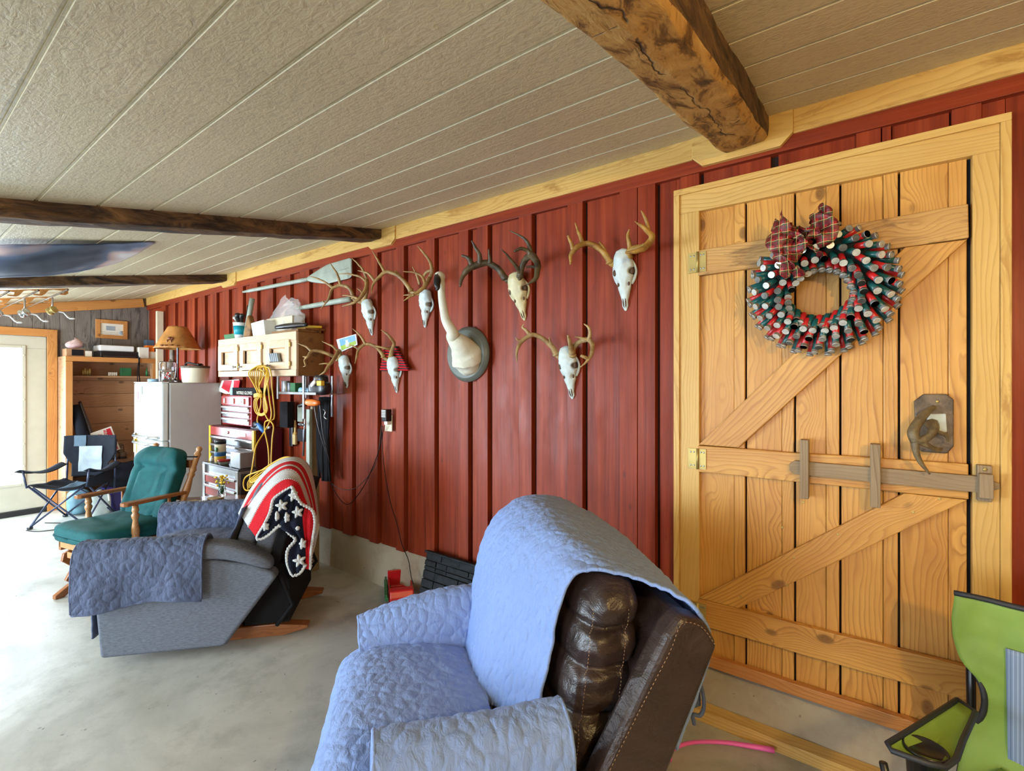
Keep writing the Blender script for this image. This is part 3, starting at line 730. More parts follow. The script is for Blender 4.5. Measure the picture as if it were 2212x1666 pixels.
# sliding wooden bolt with its two guides and keeper
def bolt():
    y = YD - 0.028
    z = wz(1850, 1025, 0.08)[1]
    x0 = wz(1705, 1010, 0.08)[0]; x1 = wz(2160, 1050, 0.08)[0]
    mb = MB(); L = x1 - x0; q = [(0, -0.012), (0.018, -0.027), (L - 0.03, -0.027), (L - 0.03, -0.022), (L, -0.008), (L, 0.008), (L - 0.03, 0.022), (L - 0.03, 0.027), (0.018, 0.027), (0, 0.012)]
    mb.prism(q, 0, 0.022, 'z')
    m = Matrix.Translation(-Vector(d2.location)) @ Matrix(((1, 0, 0, x0), (0, 0, -1, y), (0, 1, 0, 1.158), (0, 0, 0, 1)))
    b = obj('bolt', mb, M['weathered'], d2, M=m, bevel=0.003, label='grey weathered sliding wooden bolt')
    for px0, py0, py1 in ((1738, 948, 1075), (1891, 955, 1085)):
        p = W(px0, 1010, 0.09)
        mb2 = board('bolt_guide', (p.x, y, 1.158 - 0.115), (p.x, y, 1.158 + 0.115), 0.030, 0.045, M['weathered'], d2, bevel=0.003)
    p = W(2127, 1040, 0.08)
    board('keeper', (p.x, YC - 0.048, 1.158 - 0.055), (p.x, YC - 0.048, 1.158 + 0.065), 0.036, 0.028, M['weathered'], d2, bevel=0.003)
    board('keeper', (p.x, YC - 0.076, 1.158 - 0.04), (p.x, YC - 0.076, 1.158 + 0.04), 0.034, 0.028, M['weathered'], d2, bevel=0.003)
    mb = MB(); mb.lathe([(0.006, 0), (0.005, 0.002), (0, 0.001)], (p.x, YC - 0.077, 1.158 + 0.052), 10, (0, -1, 0)); obj('screw', mb, M['brass'], d2, w=True)
bolt()
# antler door handle on a bark plaque
y = YD + 0.006
def Z2(x, y_, o): return W(1680 + x / 4.158, 820 + y_ / 4.158, o)
q = [Z2(a, b, 0.045) for a, b in [(1225, 195), (1310, 130), (1515, 130), (1580, 180), (1580, 600), (1520, 665), (1290, 650), (1240, 590)]]
mb = MB(); mb.prism([(p.x, p.z) for p in q], 2.218, 2.240, 'y'); pl = obj('handle_plaque', mb, M['bark'], d2, w=True, bevel=0.004)
q = [Z2(a, b, 0.055) for a, b in [(1350, 310), (1510, 305), (1520, 470), (1440, 490), (1330, 400)]]
mb = MB(); mb.prism([(p.x, p.z) for p in q], 2.209, 2.219, 'y'); obj('mounting_plate', mb, M['bone'], pl, w=True, bevel=0.003)
mb = MB()
def ant(pts, rs, n=8): 
    P = smooth_path([Z2(a, b, o) for a, b, o in pts], 6); mb.tube(P, interp(rs, len(P)), n)
ant([(1400, 250, 0.065), (1330, 300, 0.09), (1250, 400, 0.12), (1215, 480, 0.14), (1240, 560, 0.14)], [0.008, 0.013, 0.015, 0.017, 0.016])
ant([(1380, 400, 0.065), (1400, 450, 0.10), (1350, 520, 0.125), (1260, 550, 0.14), (1220, 500, 0.14)], [0.021, 0.014, 0.012, 0.013, 0.016])
ant([(1235, 540, 0.14), (1240, 640, 0.14), (1280, 740, 0.13), (1365, 850, 0.115)], [0.014, 0.010, 0.008, 0.003])
ant([(1260, 550, 0.14), (1360, 600, 0.12), (1440, 635, 0.09), (1475, 620, 0.075)], [0.012, 0.009, 0.007, 0.003])
ant([(1380, 450, 0.105), (1450, 475, 0.10), (1510, 505, 0.085), (1530, 560, 0.08)], [0.009, 0.007, 0.006, 0.002])
obj('antler_handle', mb, antler('grey_antler', (0.21, 0.16, 0.085), (0.09, 0.065, 0.035)), d2, w=True)
mb = MB()
for a, b in ((1433, 198),): p = Z2(a, b, 0.055); mb.lathe([(0.005, 0), (0.004, 0.002), (0, 0.001)], p, 10, (0, -1, 0))
obj('screw', mb, M['brass'], pl, w=True)
# wreath of shotgun shells
WX, WZc = W(1771, 628, 0.12).x, W(1771, 622, 0.12).z
wt = thing('shell_wreath', 'round wreath of red and green shotgun shells with a plaid bow, on the plank door', 'wreath', (WX, 2.19, WZc - 0.26))
RM, rm, YW = 0.150, 0.062, 2.165
mb = MB(); mb.grid(lambda u, v: (WX + (RM + rm * 0.75 * math.cos(2 * math.pi * v)) * math.cos(2 * math.pi * u), YW - rm * 0.75 * math.sin(2 * math.pi * v), WZc + (RM + rm * 0.75 * math.cos(2 * math.pi * v)) * math.sin(2 * math.pi * u)), 48, 14, closeu=True)
obj('wreath_ring', mb, plain('wreath_core', (0.006, 0.012, 0.010), 0.9), wt, w=True)
def shellmesh(m_, L=0.066, r=0.0112):
    mb = MB()
    mb.lathe([(0.004, 0.0), (r * 0.96, 0.0015), (r, 0.004), (r, L - 0.013)], (0, 0, 0), 12, None, 0)
    mb.lathe([(r * 1.02, L - 0.013), (r * 1.03, L - 0.002), (r * 1.14, L - 0.002), (r * 1.14, L)], (0, 0, 0), 12, None, 1)
    mb.lathe([(r * 1.14, L), (r * 0.42, L), (r * 0.42, L - 0.0012)], (0, 0, 0), 12, None, 1)
    mb.lathe([(r * 0.42, L - 0.0012), (r * 0.30, L - 0.0006), (0, L - 0.0006)], (0, 0, 0), 12, None, 2)
    me = bpy.data.meshes.new('shotgun_shell'); me.from_pydata(mb.v, [], mb.f)
    for q in (m_, M['shell_brass'], M['primer']): me.materials.append(q)
    for p, mi in zip(me.polygons, mb.m): p.material_index = mi; p.use_smooth = True
    for p in me.polygons:
        if abs(p.normal.z) > 0.9: p.use_smooth = False
    me.update(); return me, mb
mr, mbr = shellmesh(M['shell_red']); mg, mbg = shellmesh(M['shell_green'])
random.seed(11)
shells = []
NS = 26
for k in range(NS):
    for j, ph in enumerate((R(-6), R(26), R(56), R(88), R(122), R(156))):
        th = 2 * math.pi * (k + 0.30 * j) / NS + random.uniform(-0.015, 0.015)
        rad = Vector((math.cos(th), 0, math.sin(th))); tang = Vector((math.sin(th), 0, -math.cos(th)))
        nrm = rad * math.cos(ph) + Vector((0, -1, 0)) * math.sin(ph)
        pos = Vector((WX, YW, WZc)) + rad * RM + nrm * (rm * 0.72)
        d = (nrm * 0.62 + rad * 0.45 + Vector((0, -1, 0)) * 0.36 + tang * 0.15 + Vector((0, 0, -0.70)) + Vector([random.uniform(-0.05, 0.05) for _ in range(3)])).normalized()
        if 60 < math.degrees(th) % 360 < 118 and math.sin(ph) < 0.3 and math.cos(ph) < 0: continue
        shells.append((pos, d, (k + j) % 2 if random.random() > 0.12 else random.randint(0, 1)))
# those that stand nearest the viewer and show most come first as separate parts
shells.sort(key=lambda s: s[0].y + s[1].y * 0.05)
for i, (p, d, c) in enumerate(shells[:100]):
    o = bpy.data.objects.new('shotgun_shell', mr if c else mg); COL.objects.link(o); o.parent = wt
    q = d.to_track_quat('Z', 'Y'); o.matrix_local = Matrix.Translation(p - Vector(wt.location)) @ q.to_matrix().to_4x4()
mb = MB()
for (p, d, c) in shells[100:]:
    mt = Matrix.Translation(p) @ d.to_track_quat('Z', 'Y').to_matrix().to_4x4(); src = mbr if c else mbg
    b0 = len(mb.v); mb.v += [tuple(mt @ Vector(v)) for v in src.v]
    for f, mi in zip(src.f, src.m): mb.f.append([b0 + q for q in f]); mb.m.append({0: 0 if c else 3, 1: 1, 2: 2}[mi]); mb.sm.append(True)
o = obj('shotgun_shells', mb, [M['shell_red'], M['shell_brass'], M['primer'], M['shell_green']], wt, w=True); o['kind'] = 'stuff'
# plaid bow: ribbon loops
def Z1(x, y_, o): return W(1580 + x / 4.6275, 420 + y_ / 4.6275, o)
mb = MB()
def ribbon(pts, wd, tw=0.0, n=7):
    P = smooth_path([Z1(*p) for p in pts], n); k = len(P); vs = []
    for i, p in enumerate(P):
        t = (P[min(i + 1, k - 1)] - P[max(i - 1, 0)]).normalized()
        a = Vector((0, -1, 0)); a = Vector((math.sin(tw + i * 0.12), -math.cos(tw + i * 0.12), 0.3)).normalized(); b = t.cross(a).normalized()
        for s in (-1, -0.5, 0, 0.5, 1): vs.append(p + b * s * wd + a * (0.006 * math.cos(s * 5 + i * 0.9)))
    mb.add(vs, [(i * 5 + j, i * 5 + j + 1, (i + 1) * 5 + j + 1, (i + 1) * 5 + j) for i in range(k - 1) for j in range(4)], 0, True)
ribbon([(640, 430, 0.17), (560, 330, 0.20), (520, 240, 0.21), (480, 300, 0.24), (540, 400, 0.24), (650, 450, 0.2)], 0.0324)
ribbon([(640, 440, 0.17), (500, 400, 0.2), (430, 330, 0.20), (420, 450, 0.24), (520, 500, 0.24), (650, 460, 0.2)], 0.0338, 0.5)
ribbon([(640, 460, 0.17), (480, 480, 0.2), (400, 540, 0.2), (470, 600, 0.23), (600, 560, 0.23), (660, 480, 0.2)], 0.0297, 0.2)
ribbon([(680, 440, 0.17), (760, 360, 0.18), (840, 280, 0.2), (960, 310, 0.22), (930, 420, 0.24), (820, 440, 0.22), (690, 460, 0.2)], 0.0351)
ribbon([(840, 300, 0.16), (860, 220, 0.17), (900, 150, 0.18), (940, 170, 0.2), (930, 240, 0.2), (880, 300, 0.2)], 0.0216)
ribbon([(680, 450, 0.2), (760, 500, 0.22), (850, 560, 0.22), (900, 620, 0.2)], 0.0243)
ribbon([(640, 480, 0.2), (560, 560, 0.22), (500, 640, 0.23), (540, 740, 0.22), (600, 790, 0.2)], 0.0270, 0.3)
ribbon([(650, 480, 0.2), (640, 580, 0.22), (600, 680, 0.23), (660, 760, 0.22), (690, 830, 0.2)], 0.0243, -0.3)
ribbon([(600, 440, 0.23), (660, 420, 0.25), (700, 470, 0.25), (660, 520, 0.24), (590, 500, 0.23)], 0.0243, 0.7)
obj('bow', mb, M['plaid'], wt, w=True, solid=0.0012)
# ---------------- deer skull mounts ----------------
def K6(x, y, o): return W(640 + x / 4.164, 480 + y / 4.164, o)
def K7(x, y, o): return W(960 + x / 3.62, 440 + y / 3.62, o)
def skull(label, K, top, tip, scale, bone, amat, ants, turn=0.0, holes=True):
    """ants: list of (name, [branches]); a branch is (points(x, y, offset), radii)"""
    pt = K(top[0], top[1], 0.085); pn = K(tip[0], tip[1], 0.045)
    t = thing('deer_skull', label, 'skull mount', (pn.x, D - 0.03, pn.z), group=None)
    ax = pn - pt; L = ax.length; ax.normalize()
    outw = Vector((math.sin(turn), -math.cos(turn), 0)); outw = (outw - ax * outw.dot(ax)).normalized(); sd = ax.cross(outw)  # sideways
    # profile along the length: half width, front bulge, back bulge
    prof = [(0.0, 0.02, 0.01, 0.02), (0.03, 0.13, 0.08, 0.10), (0.10, 0.175, 0.13, 0.13), (0.20, 0.20, 0.15, 0.14), (0.30, 0.215, 0.145, 0.13), (0.38, 0.225, 0.13, 0.12), (0.46, 0.185, 0.12, 0.12), (0.55, 0.15, 0.105, 0.125), (0.64, 0.135, 0.09, 0.13), (0.74, 0.095, 0.075, 0.085), (0.84, 0.07, 0.055, 0.05), (0.93, 0.062, 0.038, 0.03), (1.0, 0.02, 0.012, 0.012)]
    def pf(v):
        for a, b in zip(prof[:-1], prof[1:]):
            if v <= b[0] + 1e-9:
                k = (v - a[0]) / (b[0] - a[0]); return [a[i] + (b[i] - a[i]) * k for i in (1, 2, 3)]
        return prof[-1][1:]
    def g(u, v):
        w_, f_, b_ = pf(v); a = 2 * math.pi * u
        s = math.sin(a); c = math.cos(a)
        x = s * w_; y_ = c * (f_ if c > 0 else b_)
        # brow ridge and eye sockets
        for sg_ in (-1, 1):
            da = (s - sg_ * 1.0) ** 2 / 0.10 + (v - 0.375) ** 2 / 0.0022 + max(0, -c - 0.25) * 3
            dent = math.exp(-da); x -= sg_ * 0.085 * dent; y_ -= 0.05 * dent
            rim = math.exp(-((math.sqrt(max(da, 0)) - 1.5) ** 2) / 0.18) * (1 if c > -0.3 else 0); x += sg_ * 0.014 * rim; y_ += 0.012 * rim
            dh = (s - sg_ * 0.75) ** 2 / 0.05 + (v - 0.57) ** 2 / 0.0018; y_ -= 0.03 * math.exp(-dh); x -= sg_ * 0.02 * math.exp(-dh)
        y_ += 0.012 * math.exp(-((v - 0.14) ** 2) / 0.002) * max(0, c)
        nz = 0.010 * noise.noise(Vector((x * 14, y_ * 14, v * 9 + top[0])))
        return pt + ax * (v * L) + (sd * (x + nz * s) + outw * (y_ + nz * c)) * L * scale
    mb = MB(); mb.grid(g, 44, 60, closeu=True)
    sk = obj('skull', mb, bone, t, w=True, sub=0)
    # cheek arches
    for sg_ in (-1, 1):
        mb = MB(); P = smooth_path([pt + ax * (L * v) + (sd * sg_ * a + outw * b) * L * scale for v, a, b in ((0.22, 0.17, -0.04), (0.30, 0.225, -0.05), (0.40, 0.235, -0.06), (0.50, 0.19, -0.06), (0.58, 0.14, -0.05))], 5)
        mb.tube(P, interp([0.008, 0.006, 0.007, 0.009, 0.006], len(P)), 7); obj('cheekbone', mb, bone, sk, w=True)
    for sg_ in (-1, 1):
        mb = MB()
        for i in range(9):
            v = 0.52 + i * 0.021
            mb.pillow(pt + ax * (L * v) + (sd * sg_ * 0.118 + outw * -0.125) * L * scale, (0.0045, 0.004, 0.010), 0.6, 6)
        obj('teeth', mb, bone, sk, w=True)
    for sg_ in (-1, 1):
        c = pt + ax * (L * 0.375) + (sd * sg_ * 0.178 + outw * 0.012) * L * scale
        mb = MB(); mb.pillow(c, (0.012, 0.012, 0.0165), 0.9, 10); obj('eye_socket', mb, M['socket'], sk, w=True)
        c = pt + ax * (L * 0.57) + (sd * sg_ * 0.112 + outw * 0.040) * L * scale
        mb = MB(); mb.pillow(c, (0.005, 0.005, 0.011), 0.9, 8); obj('face_opening', mb, M['socket'], sk, w=True)
        P = [pt + ax * (L * v) + (sd * sg_ * a + outw * b) * L * scale for v, a, b in ((0.80, 0.022, 0.060), (0.86, 0.026, 0.050), (0.92, 0.022, 0.040), (0.955, 0.012, 0.026))]
        mb = MB(); mb.tube(P, [0.0015, 0.0034, 0.0030, 0.001], 6); obj('nostril', mb, M['socket'], sk, w=True)
    for br in ants:
        mb = MB()
        for pts, rs in br:
            P = smooth_path([K(*p) for p in pts], 7); n = len(P)
            # small knobbly wander so the beams do not look like pipes
            P = [p + Vector((noise.noise(p * 30), noise.noise(p * 30 + Vector((5, 5, 5))), noise.noise(p * 30 + Vector((9, 1, 4))))) * 0.0025 for p in P]
            rr = interp(rs, n)
            mb.tube(P, [r * (1 + 0.12 * noise.noise(p * 70)) for r, p in zip(rr, P)], 9)
        p0 = K(*br[0][0][0]); p1 = K(*br[0][0][1]); dd = (p1 - p0).normalized()
        mb.lathe([(0.010, -0.012), (0.015, -0.004), (0.021, 0.0), (0.020, 0.006), (0.014, 0.010)], p0 + dd * 0.006, 14, dd)
        mb.tube([p0 - dd * 0.0, p0 - dd * 0.012, pt + ax * L * 0.13 + (p0 - pt).normalized() * 0.02], [0.014, 0.013, 0.016], 8)
        obj('antler', mb, amat, t, w=True)
    return t
B = [0.017, 0.014, 0.013, 0.013, 0.011, 0.008, 0.0025]
Tn = [0.011, 0.008, 0.006, 0.002]
skull('yellowed deer skull with very dark brown antlers, right of the swan', K7, (545, 535), (628, 915), 0.92, M['bone_yellow'], M['antler_dark'], [
    [([(478, 590, 0.10), (430, 520, 0.13), (340, 465, 0.17), (250, 480, 0.21), (185, 515, 0.24), (140, 575, 0.26), (120, 650, 0.28)], [0.021, 0.018, 0.017, 0.022, 0.018, 0.013, 0.006]),
     ([(355, 468, 0.17), (352, 420, 0.18), (346, 352, 0.20)], [0.012, 0.009, 0.003]),
     ([(275, 475, 0.20), (275, 400, 0.22), (240, 340, 0.23), (210, 287, 0.25)], [0.018, 0.012, 0.009, 0.003]),
     ([(215, 480, 0.23), (190, 430, 0.24), (135, 405, 0.26)], [0.018, 0.011, 0.006])],
    [([(590, 575, 0.10), (605, 500, 0.12), (640, 430, 0.15), (690, 410, 0.19), (728, 480, 0.24), (715, 580, 0.28), (650, 632, 0.31)], [0.020, 0.017, 0.018, 0.020, 0.017, 0.013, 0.004]),
     ([(595, 545, 0.11), (560, 490, 0.15), (500, 415, 0.20), (440, 350, 0.25)], [0.014, 0.010, 0.007, 0.002]),
     ([(690, 415, 0.18), (650, 370, 0.20), (600, 352, 0.23), (545, 372, 0.26)], [0.014, 0.011, 0.009, 0.006]),
     ([(680, 400, 0.18), (660, 320, 0.19), (620, 270, 0.20), (510, 210, 0.22)], [0.014, 0.010, 0.008, 0.002]),
     ([(722, 500, 0.24), (680, 492, 0.26), (635, 495, 0.28)], [0.010, 0.007, 0.004])]], 0.12)
skull('white deer skull with stout golden antlers, nearest the plank door', K7, (1392, 350), (1418, 838), 0.80, M['bone'], M['antler_gold'], [
    [([(1298, 465, 0.08), (1260, 400, 0.10), (1190, 335, 0.12), (1100, 312, 0.15), (1035, 345, 0.19), (990, 400, 0.21), (984, 478, 0.22)], [0.016, 0.015, 0.014, 0.013, 0.014, 0.011, 0.004]),
     ([(1262, 400, 0.10), (1245, 350, 0.105), (1214, 300, 0.11)], [0.010, 0.009, 0.005]),
     ([(1085, 315, 0.15), (1055, 240, 0.16), (1035, 190, 0.16), (1022, 148, 0.17)], [0.012, 0.009, 0.006, 0.002]),
     ([(1010, 370, 0.20), (990, 310, 0.21), (965, 252, 0.22)], [0.012, 0.009, 0.005])],
    [([(1440, 425, 0.08), (1450, 370, 0.10), (1520, 345, 0.14), (1590, 320, 0.19), (1625, 265, 0.23), (1590, 215, 0.26), (1540, 175, 0.28), (1487, 140, 0.30)], [0.018, 0.017, 0.014, 0.014, 0.014, 0.011, 0.008, 0.002]),
     ([(1610, 290, 0.21), (1560, 350, 0.25), (1490, 375, 0.28), (1412, 386, 0.30)], [0.014, 0.013, 0.010, 0.004]),
     ([(1596, 225, 0.25), (1585, 160, 0.26), (1565, 100, 0.27), (1535, 55, 0.28)], [0.011, 0.009, 0.007, 0.002]),
     ([(1452, 360, 0.10), (1440, 290, 0.11), (1436, 240, 0.11), (1448, 200, 0.12)], [0.013, 0.010, 0.008, 0.003])]])
skull('white deer skull with pale curved antlers, hanging below the two at the right', K7, (948, 1112), (1002, 1528), 0.84, M['bone'], M['antler_pale'], [
    [([(880, 1185, 0.09), (830, 1105, 0.12), (745, 1042, 0.15), (675, 1030, 0.18), (605, 1075, 0.21), (568, 1150, 0.24), (568, 1236, 0.26)], B),
     ([(860, 1150, 0.10), (832, 1090, 0.13), (818, 1042, 0.16)], [0.010, 0.008, 0.002]),
     ([(670, 1032, 0.18), (640, 990, 0.19), (612, 968, 0.20), (622, 940, 0.20)], [0.011, 0.009, 0.006, 0.002]),
     ([(600, 1078, 0.21), (575, 1068, 0.22), (556, 1048, 0.23)], [0.009, 0.006, 0.002])],
    [([(1000, 1195, 0.09), (1012, 1120, 0.11), (1060, 1080, 0.14), (1130, 1065, 0.18), (1160, 1125, 0.22), (1130, 1215, 0.25), (1062, 1280, 0.28)], B),
     ([(1000, 1170, 0.10), (985, 1105, 0.15), (965, 1030, 0.20)], [0.017, 0.012, 0.005]),
     ([(1128, 1068, 0.18), (1138, 1010, 0.19), (1125, 970, 0.19), (1092, 940, 0.20)], [0.011, 0.009, 0.007, 0.002]),
     ([(1125, 1065, 0.18), (1070, 1050, 0.20), (1020, 1040, 0.22)], [0.009, 0.006, 0.002]),
     ([(1125, 1215, 0.25), (1095, 1200, 0.27), (1065, 1186, 0.28)], [0.009, 0.008, 0.006])]])
skull('white deer skull with many-tined tan antlers, upper one by the oar blade', K6, (628, 690), (682, 1020), 0.95, M['bone'], M['antler'], [
    [([(520, 690, 0.08), (480, 600, 0.11), (400, 568, 0.14), (325, 600, 0.18), (290, 690, 0.21), (222, 780, 0.24)], B),
     ([(335, 598, 0.17), (250, 535, 0.20), (180, 505, 0.22), (110, 485, 0.24)], Tn),
     ([(400, 570, 0.14), (370, 470, 0.16), (335, 415, 0.17), (302, 365, 0.18)], Tn),
     ([(262, 725, 0.22), (240, 715, 0.23), (240, 705, 0.24)], [0.008, 0.005, 0.002])],
    [([(604, 712, 0.08), (628, 640, 0.11), (640, 560, 0.15), (635, 520, 0.17), (628, 595, 0.22), (590, 665, 0.26), (520, 725, 0.30), (415, 756, 0.33)], [0.018, 0.016, 0.014, 0.013, 0.014, 0.013, 0.011, 0.003]),
     ([(636, 535, 0.17), (570, 490, 0.21), (480, 467, 0.24), (375, 465, 0.27)], Tn),
     ([(636, 520, 0.17), (600, 430, 0.19), (550, 370, 0.20), (500, 325, 0.22)], Tn),
     ([(560, 690, 0.28), (490, 665, 0.30), (415, 660, 0.32)], [0.010, 0.007, 0.003]),
     ([(600, 650, 0.15), (580, 620, 0.17), (545, 595, 0.19)], [0.008, 0.006, 0.002])]])
skull('white deer skull with spreading tan antlers, just left of the swan head', K6, (1165, 600), (1157, 948), 0.95, M['bone'], M['antler'], [
    [([(1035, 622, 0.08), (965, 525, 0.11), (880, 462, 0.14), (795, 452, 0.17), (730, 510, 0.20), (690, 565, 0.22), (675, 642, 0.24)], B),
     ([(800, 452, 0.17), (750, 370, 0.18), (715, 310, 0.19), (680, 254, 0.20)], Tn),
     ([(705, 530, 0.21), (650, 465, 0.23), (600, 445, 0.24), (553, 436, 0.25)], Tn),
     ([(940, 500, 0.12), (910, 460, 0.125), (885, 434, 0.13)], [0.011, 0.009, 0.004])],
    [([(1138, 625, 0.08), (1165, 555, 0.11), (1200, 500, 0.15), (1170, 560, 0.20), (1110, 620, 0.24), (1030, 668, 0.28), (963, 708, 0.31)], B),
     ([(1160, 545, 0.18), (1130, 490, 0.22), (1060, 452, 0.25), (963, 445, 0.28)], Tn),
     ([(1198, 510, 0.15), (1222, 430, 0.17), (1195, 340, 0.18), (1140, 270, 0.19), (1090, 213, 0.20)], [0.014, 0.012, 0.009, 0.007, 0.002]),
     ([(1110, 560, 0.10), (1085, 480, 0.12), (1045, 398, 0.14)], [0.010, 0.008, 0.002]),
     ([(1060, 655, 0.27), (1010, 655, 0.29), (963, 660, 0.30)], [0.009, 0.006, 0.002]),
     ([(1150, 480, 0.13), (1175, 450, 0.15), (1215, 430, 0.16)], [0.010, 0.010, 0.010])]])
skull('white deer skull with tan antlers, lower one overlapping the wooden wall cabinet', K6, (425, 1195), (457, 1492), 0.98, M['bone'], M['antler'], [
    [([(378, 1238, 0.08), (300, 1192, 0.14), (215, 1162, 0.19), (138, 1165, 0.24), (100, 1215, 0.28), (58, 1207, 0.30)], [0.015, 0.013, 0.013, 0.013, 0.010, 0.003]),
     ([(140, 1165, 0.24), (90, 1120, 0.26), (50, 1105, 0.28), (8, 1088, 0.30)], Tn),
     ([(95, 1215, 0.28), (72, 1245, 0.29), (84, 1290, 0.30), (58, 1300, 0.31)], [0.009, 0.007, 0.006, 0.002])],
    [([(400, 1238, 0.08), (385, 1160, 0.12), (345, 1225, 0.18), (290, 1295, 0.23), (255, 1345, 0.26), (205, 1380, 0.28)], [0.018, 0.017, 0.014, 0.012, 0.009, 0.003]),
     ([(378, 1165, 0.13), (325, 1115, 0.17), (280, 1095, 0.19), (232, 1073, 0.21)], Tn),
     ([(300, 1275, 0.22), (255, 1272, 0.25), (205, 1278, 0.27)], [0.009, 0.006, 0.002])]])
skull('white deer skull with slender tan antlers, lower one in front of the striped cloth', K6, (862, 1205), (905, 1535), 0.95, M['bone'], M['antler'], [
    [([(790, 1215, 0.08), (745, 1150, 0.11), (690, 1108, 0.14), (620, 1098, 0.17), (562, 1145, 0.20), (545, 1210, 0.22), (528, 1272, 0.24)], [0.015, 0.012, 0.012, 0.012, 0.010, 0.008, 0.002]),
     ([(625, 1100, 0.17), (590, 1040, 0.18), (555, 1000, 0.19), (508, 958, 0.20)], Tn),
     ([(562, 1148, 0.20), (520, 1118, 0.22), (470, 1105, 0.23)], [0.009, 0.006, 0.002])],
    [([(850, 1220, 0.08), (862, 1150, 0.12), (880, 1090, 0.16), (840, 1030, 0.20), (800, 995, 0.22), (760, 968, 0.24)], [0.018, 0.015, 0.011, 0.009, 0.006, 0.002]),
     ([(862, 1145, 0.12), (800, 1132, 0.17), (730, 1118, 0.20), (688, 1110, 0.22)], Tn)]])
# ---------------- swan mount ----------------
c = K7(200, 1180, 0.03)
sw = thing('swan_mount', 'white swan head and long neck mounted on a round grey plaque', 'swan mount', (c.x, D - 0.045, c.z - 0.2))
mb = MB(); mb.lathe([(0.0, 0.0), (0.170, 0.0), (0.172, 0.012), (0.160, 0.020), (0.152, 0.034), (0.146, 0.036), (0.0, 0.036)], (c.x, D - 0.042, c.z), 48, (0, -1, 0))
obj('plaque', mb, M['plaque'], sw, w=True)
def swp(x, y, o): return K7(x, y, o)
neck = [(175, 1200, 0.10), (120, 1110, 0.17), (55, 1020, 0.24), (10, 930, 0.28), (-20, 800, 0.30), (-40, 700, 0.31), (-60, 640, 0.32)]
# head and neck traced in the other zoom for its upper half
P = [K7(208, 1335, 0.045), K7(200, 1300, 0.06), K7(190, 1240, 0.075), K7(170, 1175, 0.10), K7(125, 1105, 0.15), K7(70, 1045, 0.19), K6(1405, 990, 0.22), K6(1350, 890, 0.24), K6(1325, 780, 0.25), K6(1308, 660, 0.26), K6(1305, 580, 0.265), K6(1295, 510, 0.27)]
PP = smooth_path(P, 8)
mb = MB(); mb.tube(PP, [r * (1 + 0.05 * noise.noise(q * 22)) for r, q in zip(interp([0.02, 0.066, 0.100, 0.100, 0.066, 0.043, 0.034, 0.028, 0.024, 0.022, 0.022, 0.026], len(PP)), PP)], 28)
for i, v in enumerate(mb.v):
    q = Vector(v); k = 0.012 if i < 28 * 30 else 0.0
    mb.v[i] = tuple(q + Vector((noise.noise(q * 18), noise.noise(q * 18 + Vector((4, 4, 4))), noise.noise(q * 18 + Vector((8, 1, 2))))) * k)
nk = obj('body', mb, M['feather'], sw, w=True)
hd = K6(1290, 495, 0.27)
mb = MB(); mb.pillow(hd, (0.030, 0.034, 0.033), 0.95, 18); obj('head', mb, M['feather'], sw, w=True)
bl = smooth_path([hd + Vector((-0.012, -0.012, 0.012)), K6(1268, 520, 0.31), K6(1266, 560, 0.325), K6(1272, 590, 0.33), K6(1262, 615, 0.335)], 5)
mb = MB(); mb.tube(bl, interp([0.014, 0.022, 0.019, 0.013, 0.007], len(bl)), 12); obj('bill', mb, M['black_plastic'], sw, w=True)
mb = MB(); mb.pillow(hd + Vector((-0.026, -0.012, 0.008)), (0.004, 0.004, 0.004), 1, 8); mb.pillow(hd + Vector((0.012, -0.030, 0.010)), (0.004, 0.004, 0.004), 1, 8); obj('eye', mb, M['black_plastic'], sw, w=True)
# ---------------- flat things on the red wall ----------------
def wq(px, py, o): p = W(px, py, o); return (p.x, p.z)
# post card
q = [wq(728, 734, 0.05), wq(770, 722, 0.05), wq(773, 745, 0.05), wq(735, 762, 0.05)]
t = thing('photo_card', 'small photo card with blue sky and a seated person, stuck above the lower skull', 'photo', (q[3][0], D - 0.046, q[3][1]))
mb = MB(); mb.prism(q, D - 0.056, D - 0.050, 'y'); obj('card', mb, M['white_plastic'], t, w=True)
def inset(q, a, b, c_, d_):
    (x0, z0), (x1, z1), (x2, z2), (x3, z3) = q
    def bl_(u, v): return (x3 * (1 - u) * (1 - v) + x2 * u * (1 - v) + x0 * (1 - u) * v + x1 * u * v, z3 * (1 - u) * (1 - v) + z2 * u * (1 - v) + z0 * (1 - u) * v + z1 * u * v)
    return [bl_(a, c_), bl_(b, c_), bl_(b, d_), bl_(a, d_)]
mb = MB(); mb.prism(inset(q, 0.15, 0.95, 0.42, 0.93), D - 0.0585, D - 0.056, 'y'); obj('sky_picture', mb, M['sky_print'], t, w=True)
mb = MB(); mb.prism(inset(q, 0.15, 0.95, 0.08, 0.42), D - 0.0585, D - 0.056, 'y'); obj('meadow_picture', mb, M['grass_print'], t, w=True)
mb = MB(); a = inset(q, 0.42, 0.62, 0.15, 0.5); mb.prism(a, D - 0.0600, D - 0.0585, 'y'); a = inset(q, 0.46, 0.58, 0.5, 0.72); mb.prism(a, D - 0.0600, D - 0.0585, 'y'); obj('figure', mb, M['paper'], t, w=True)
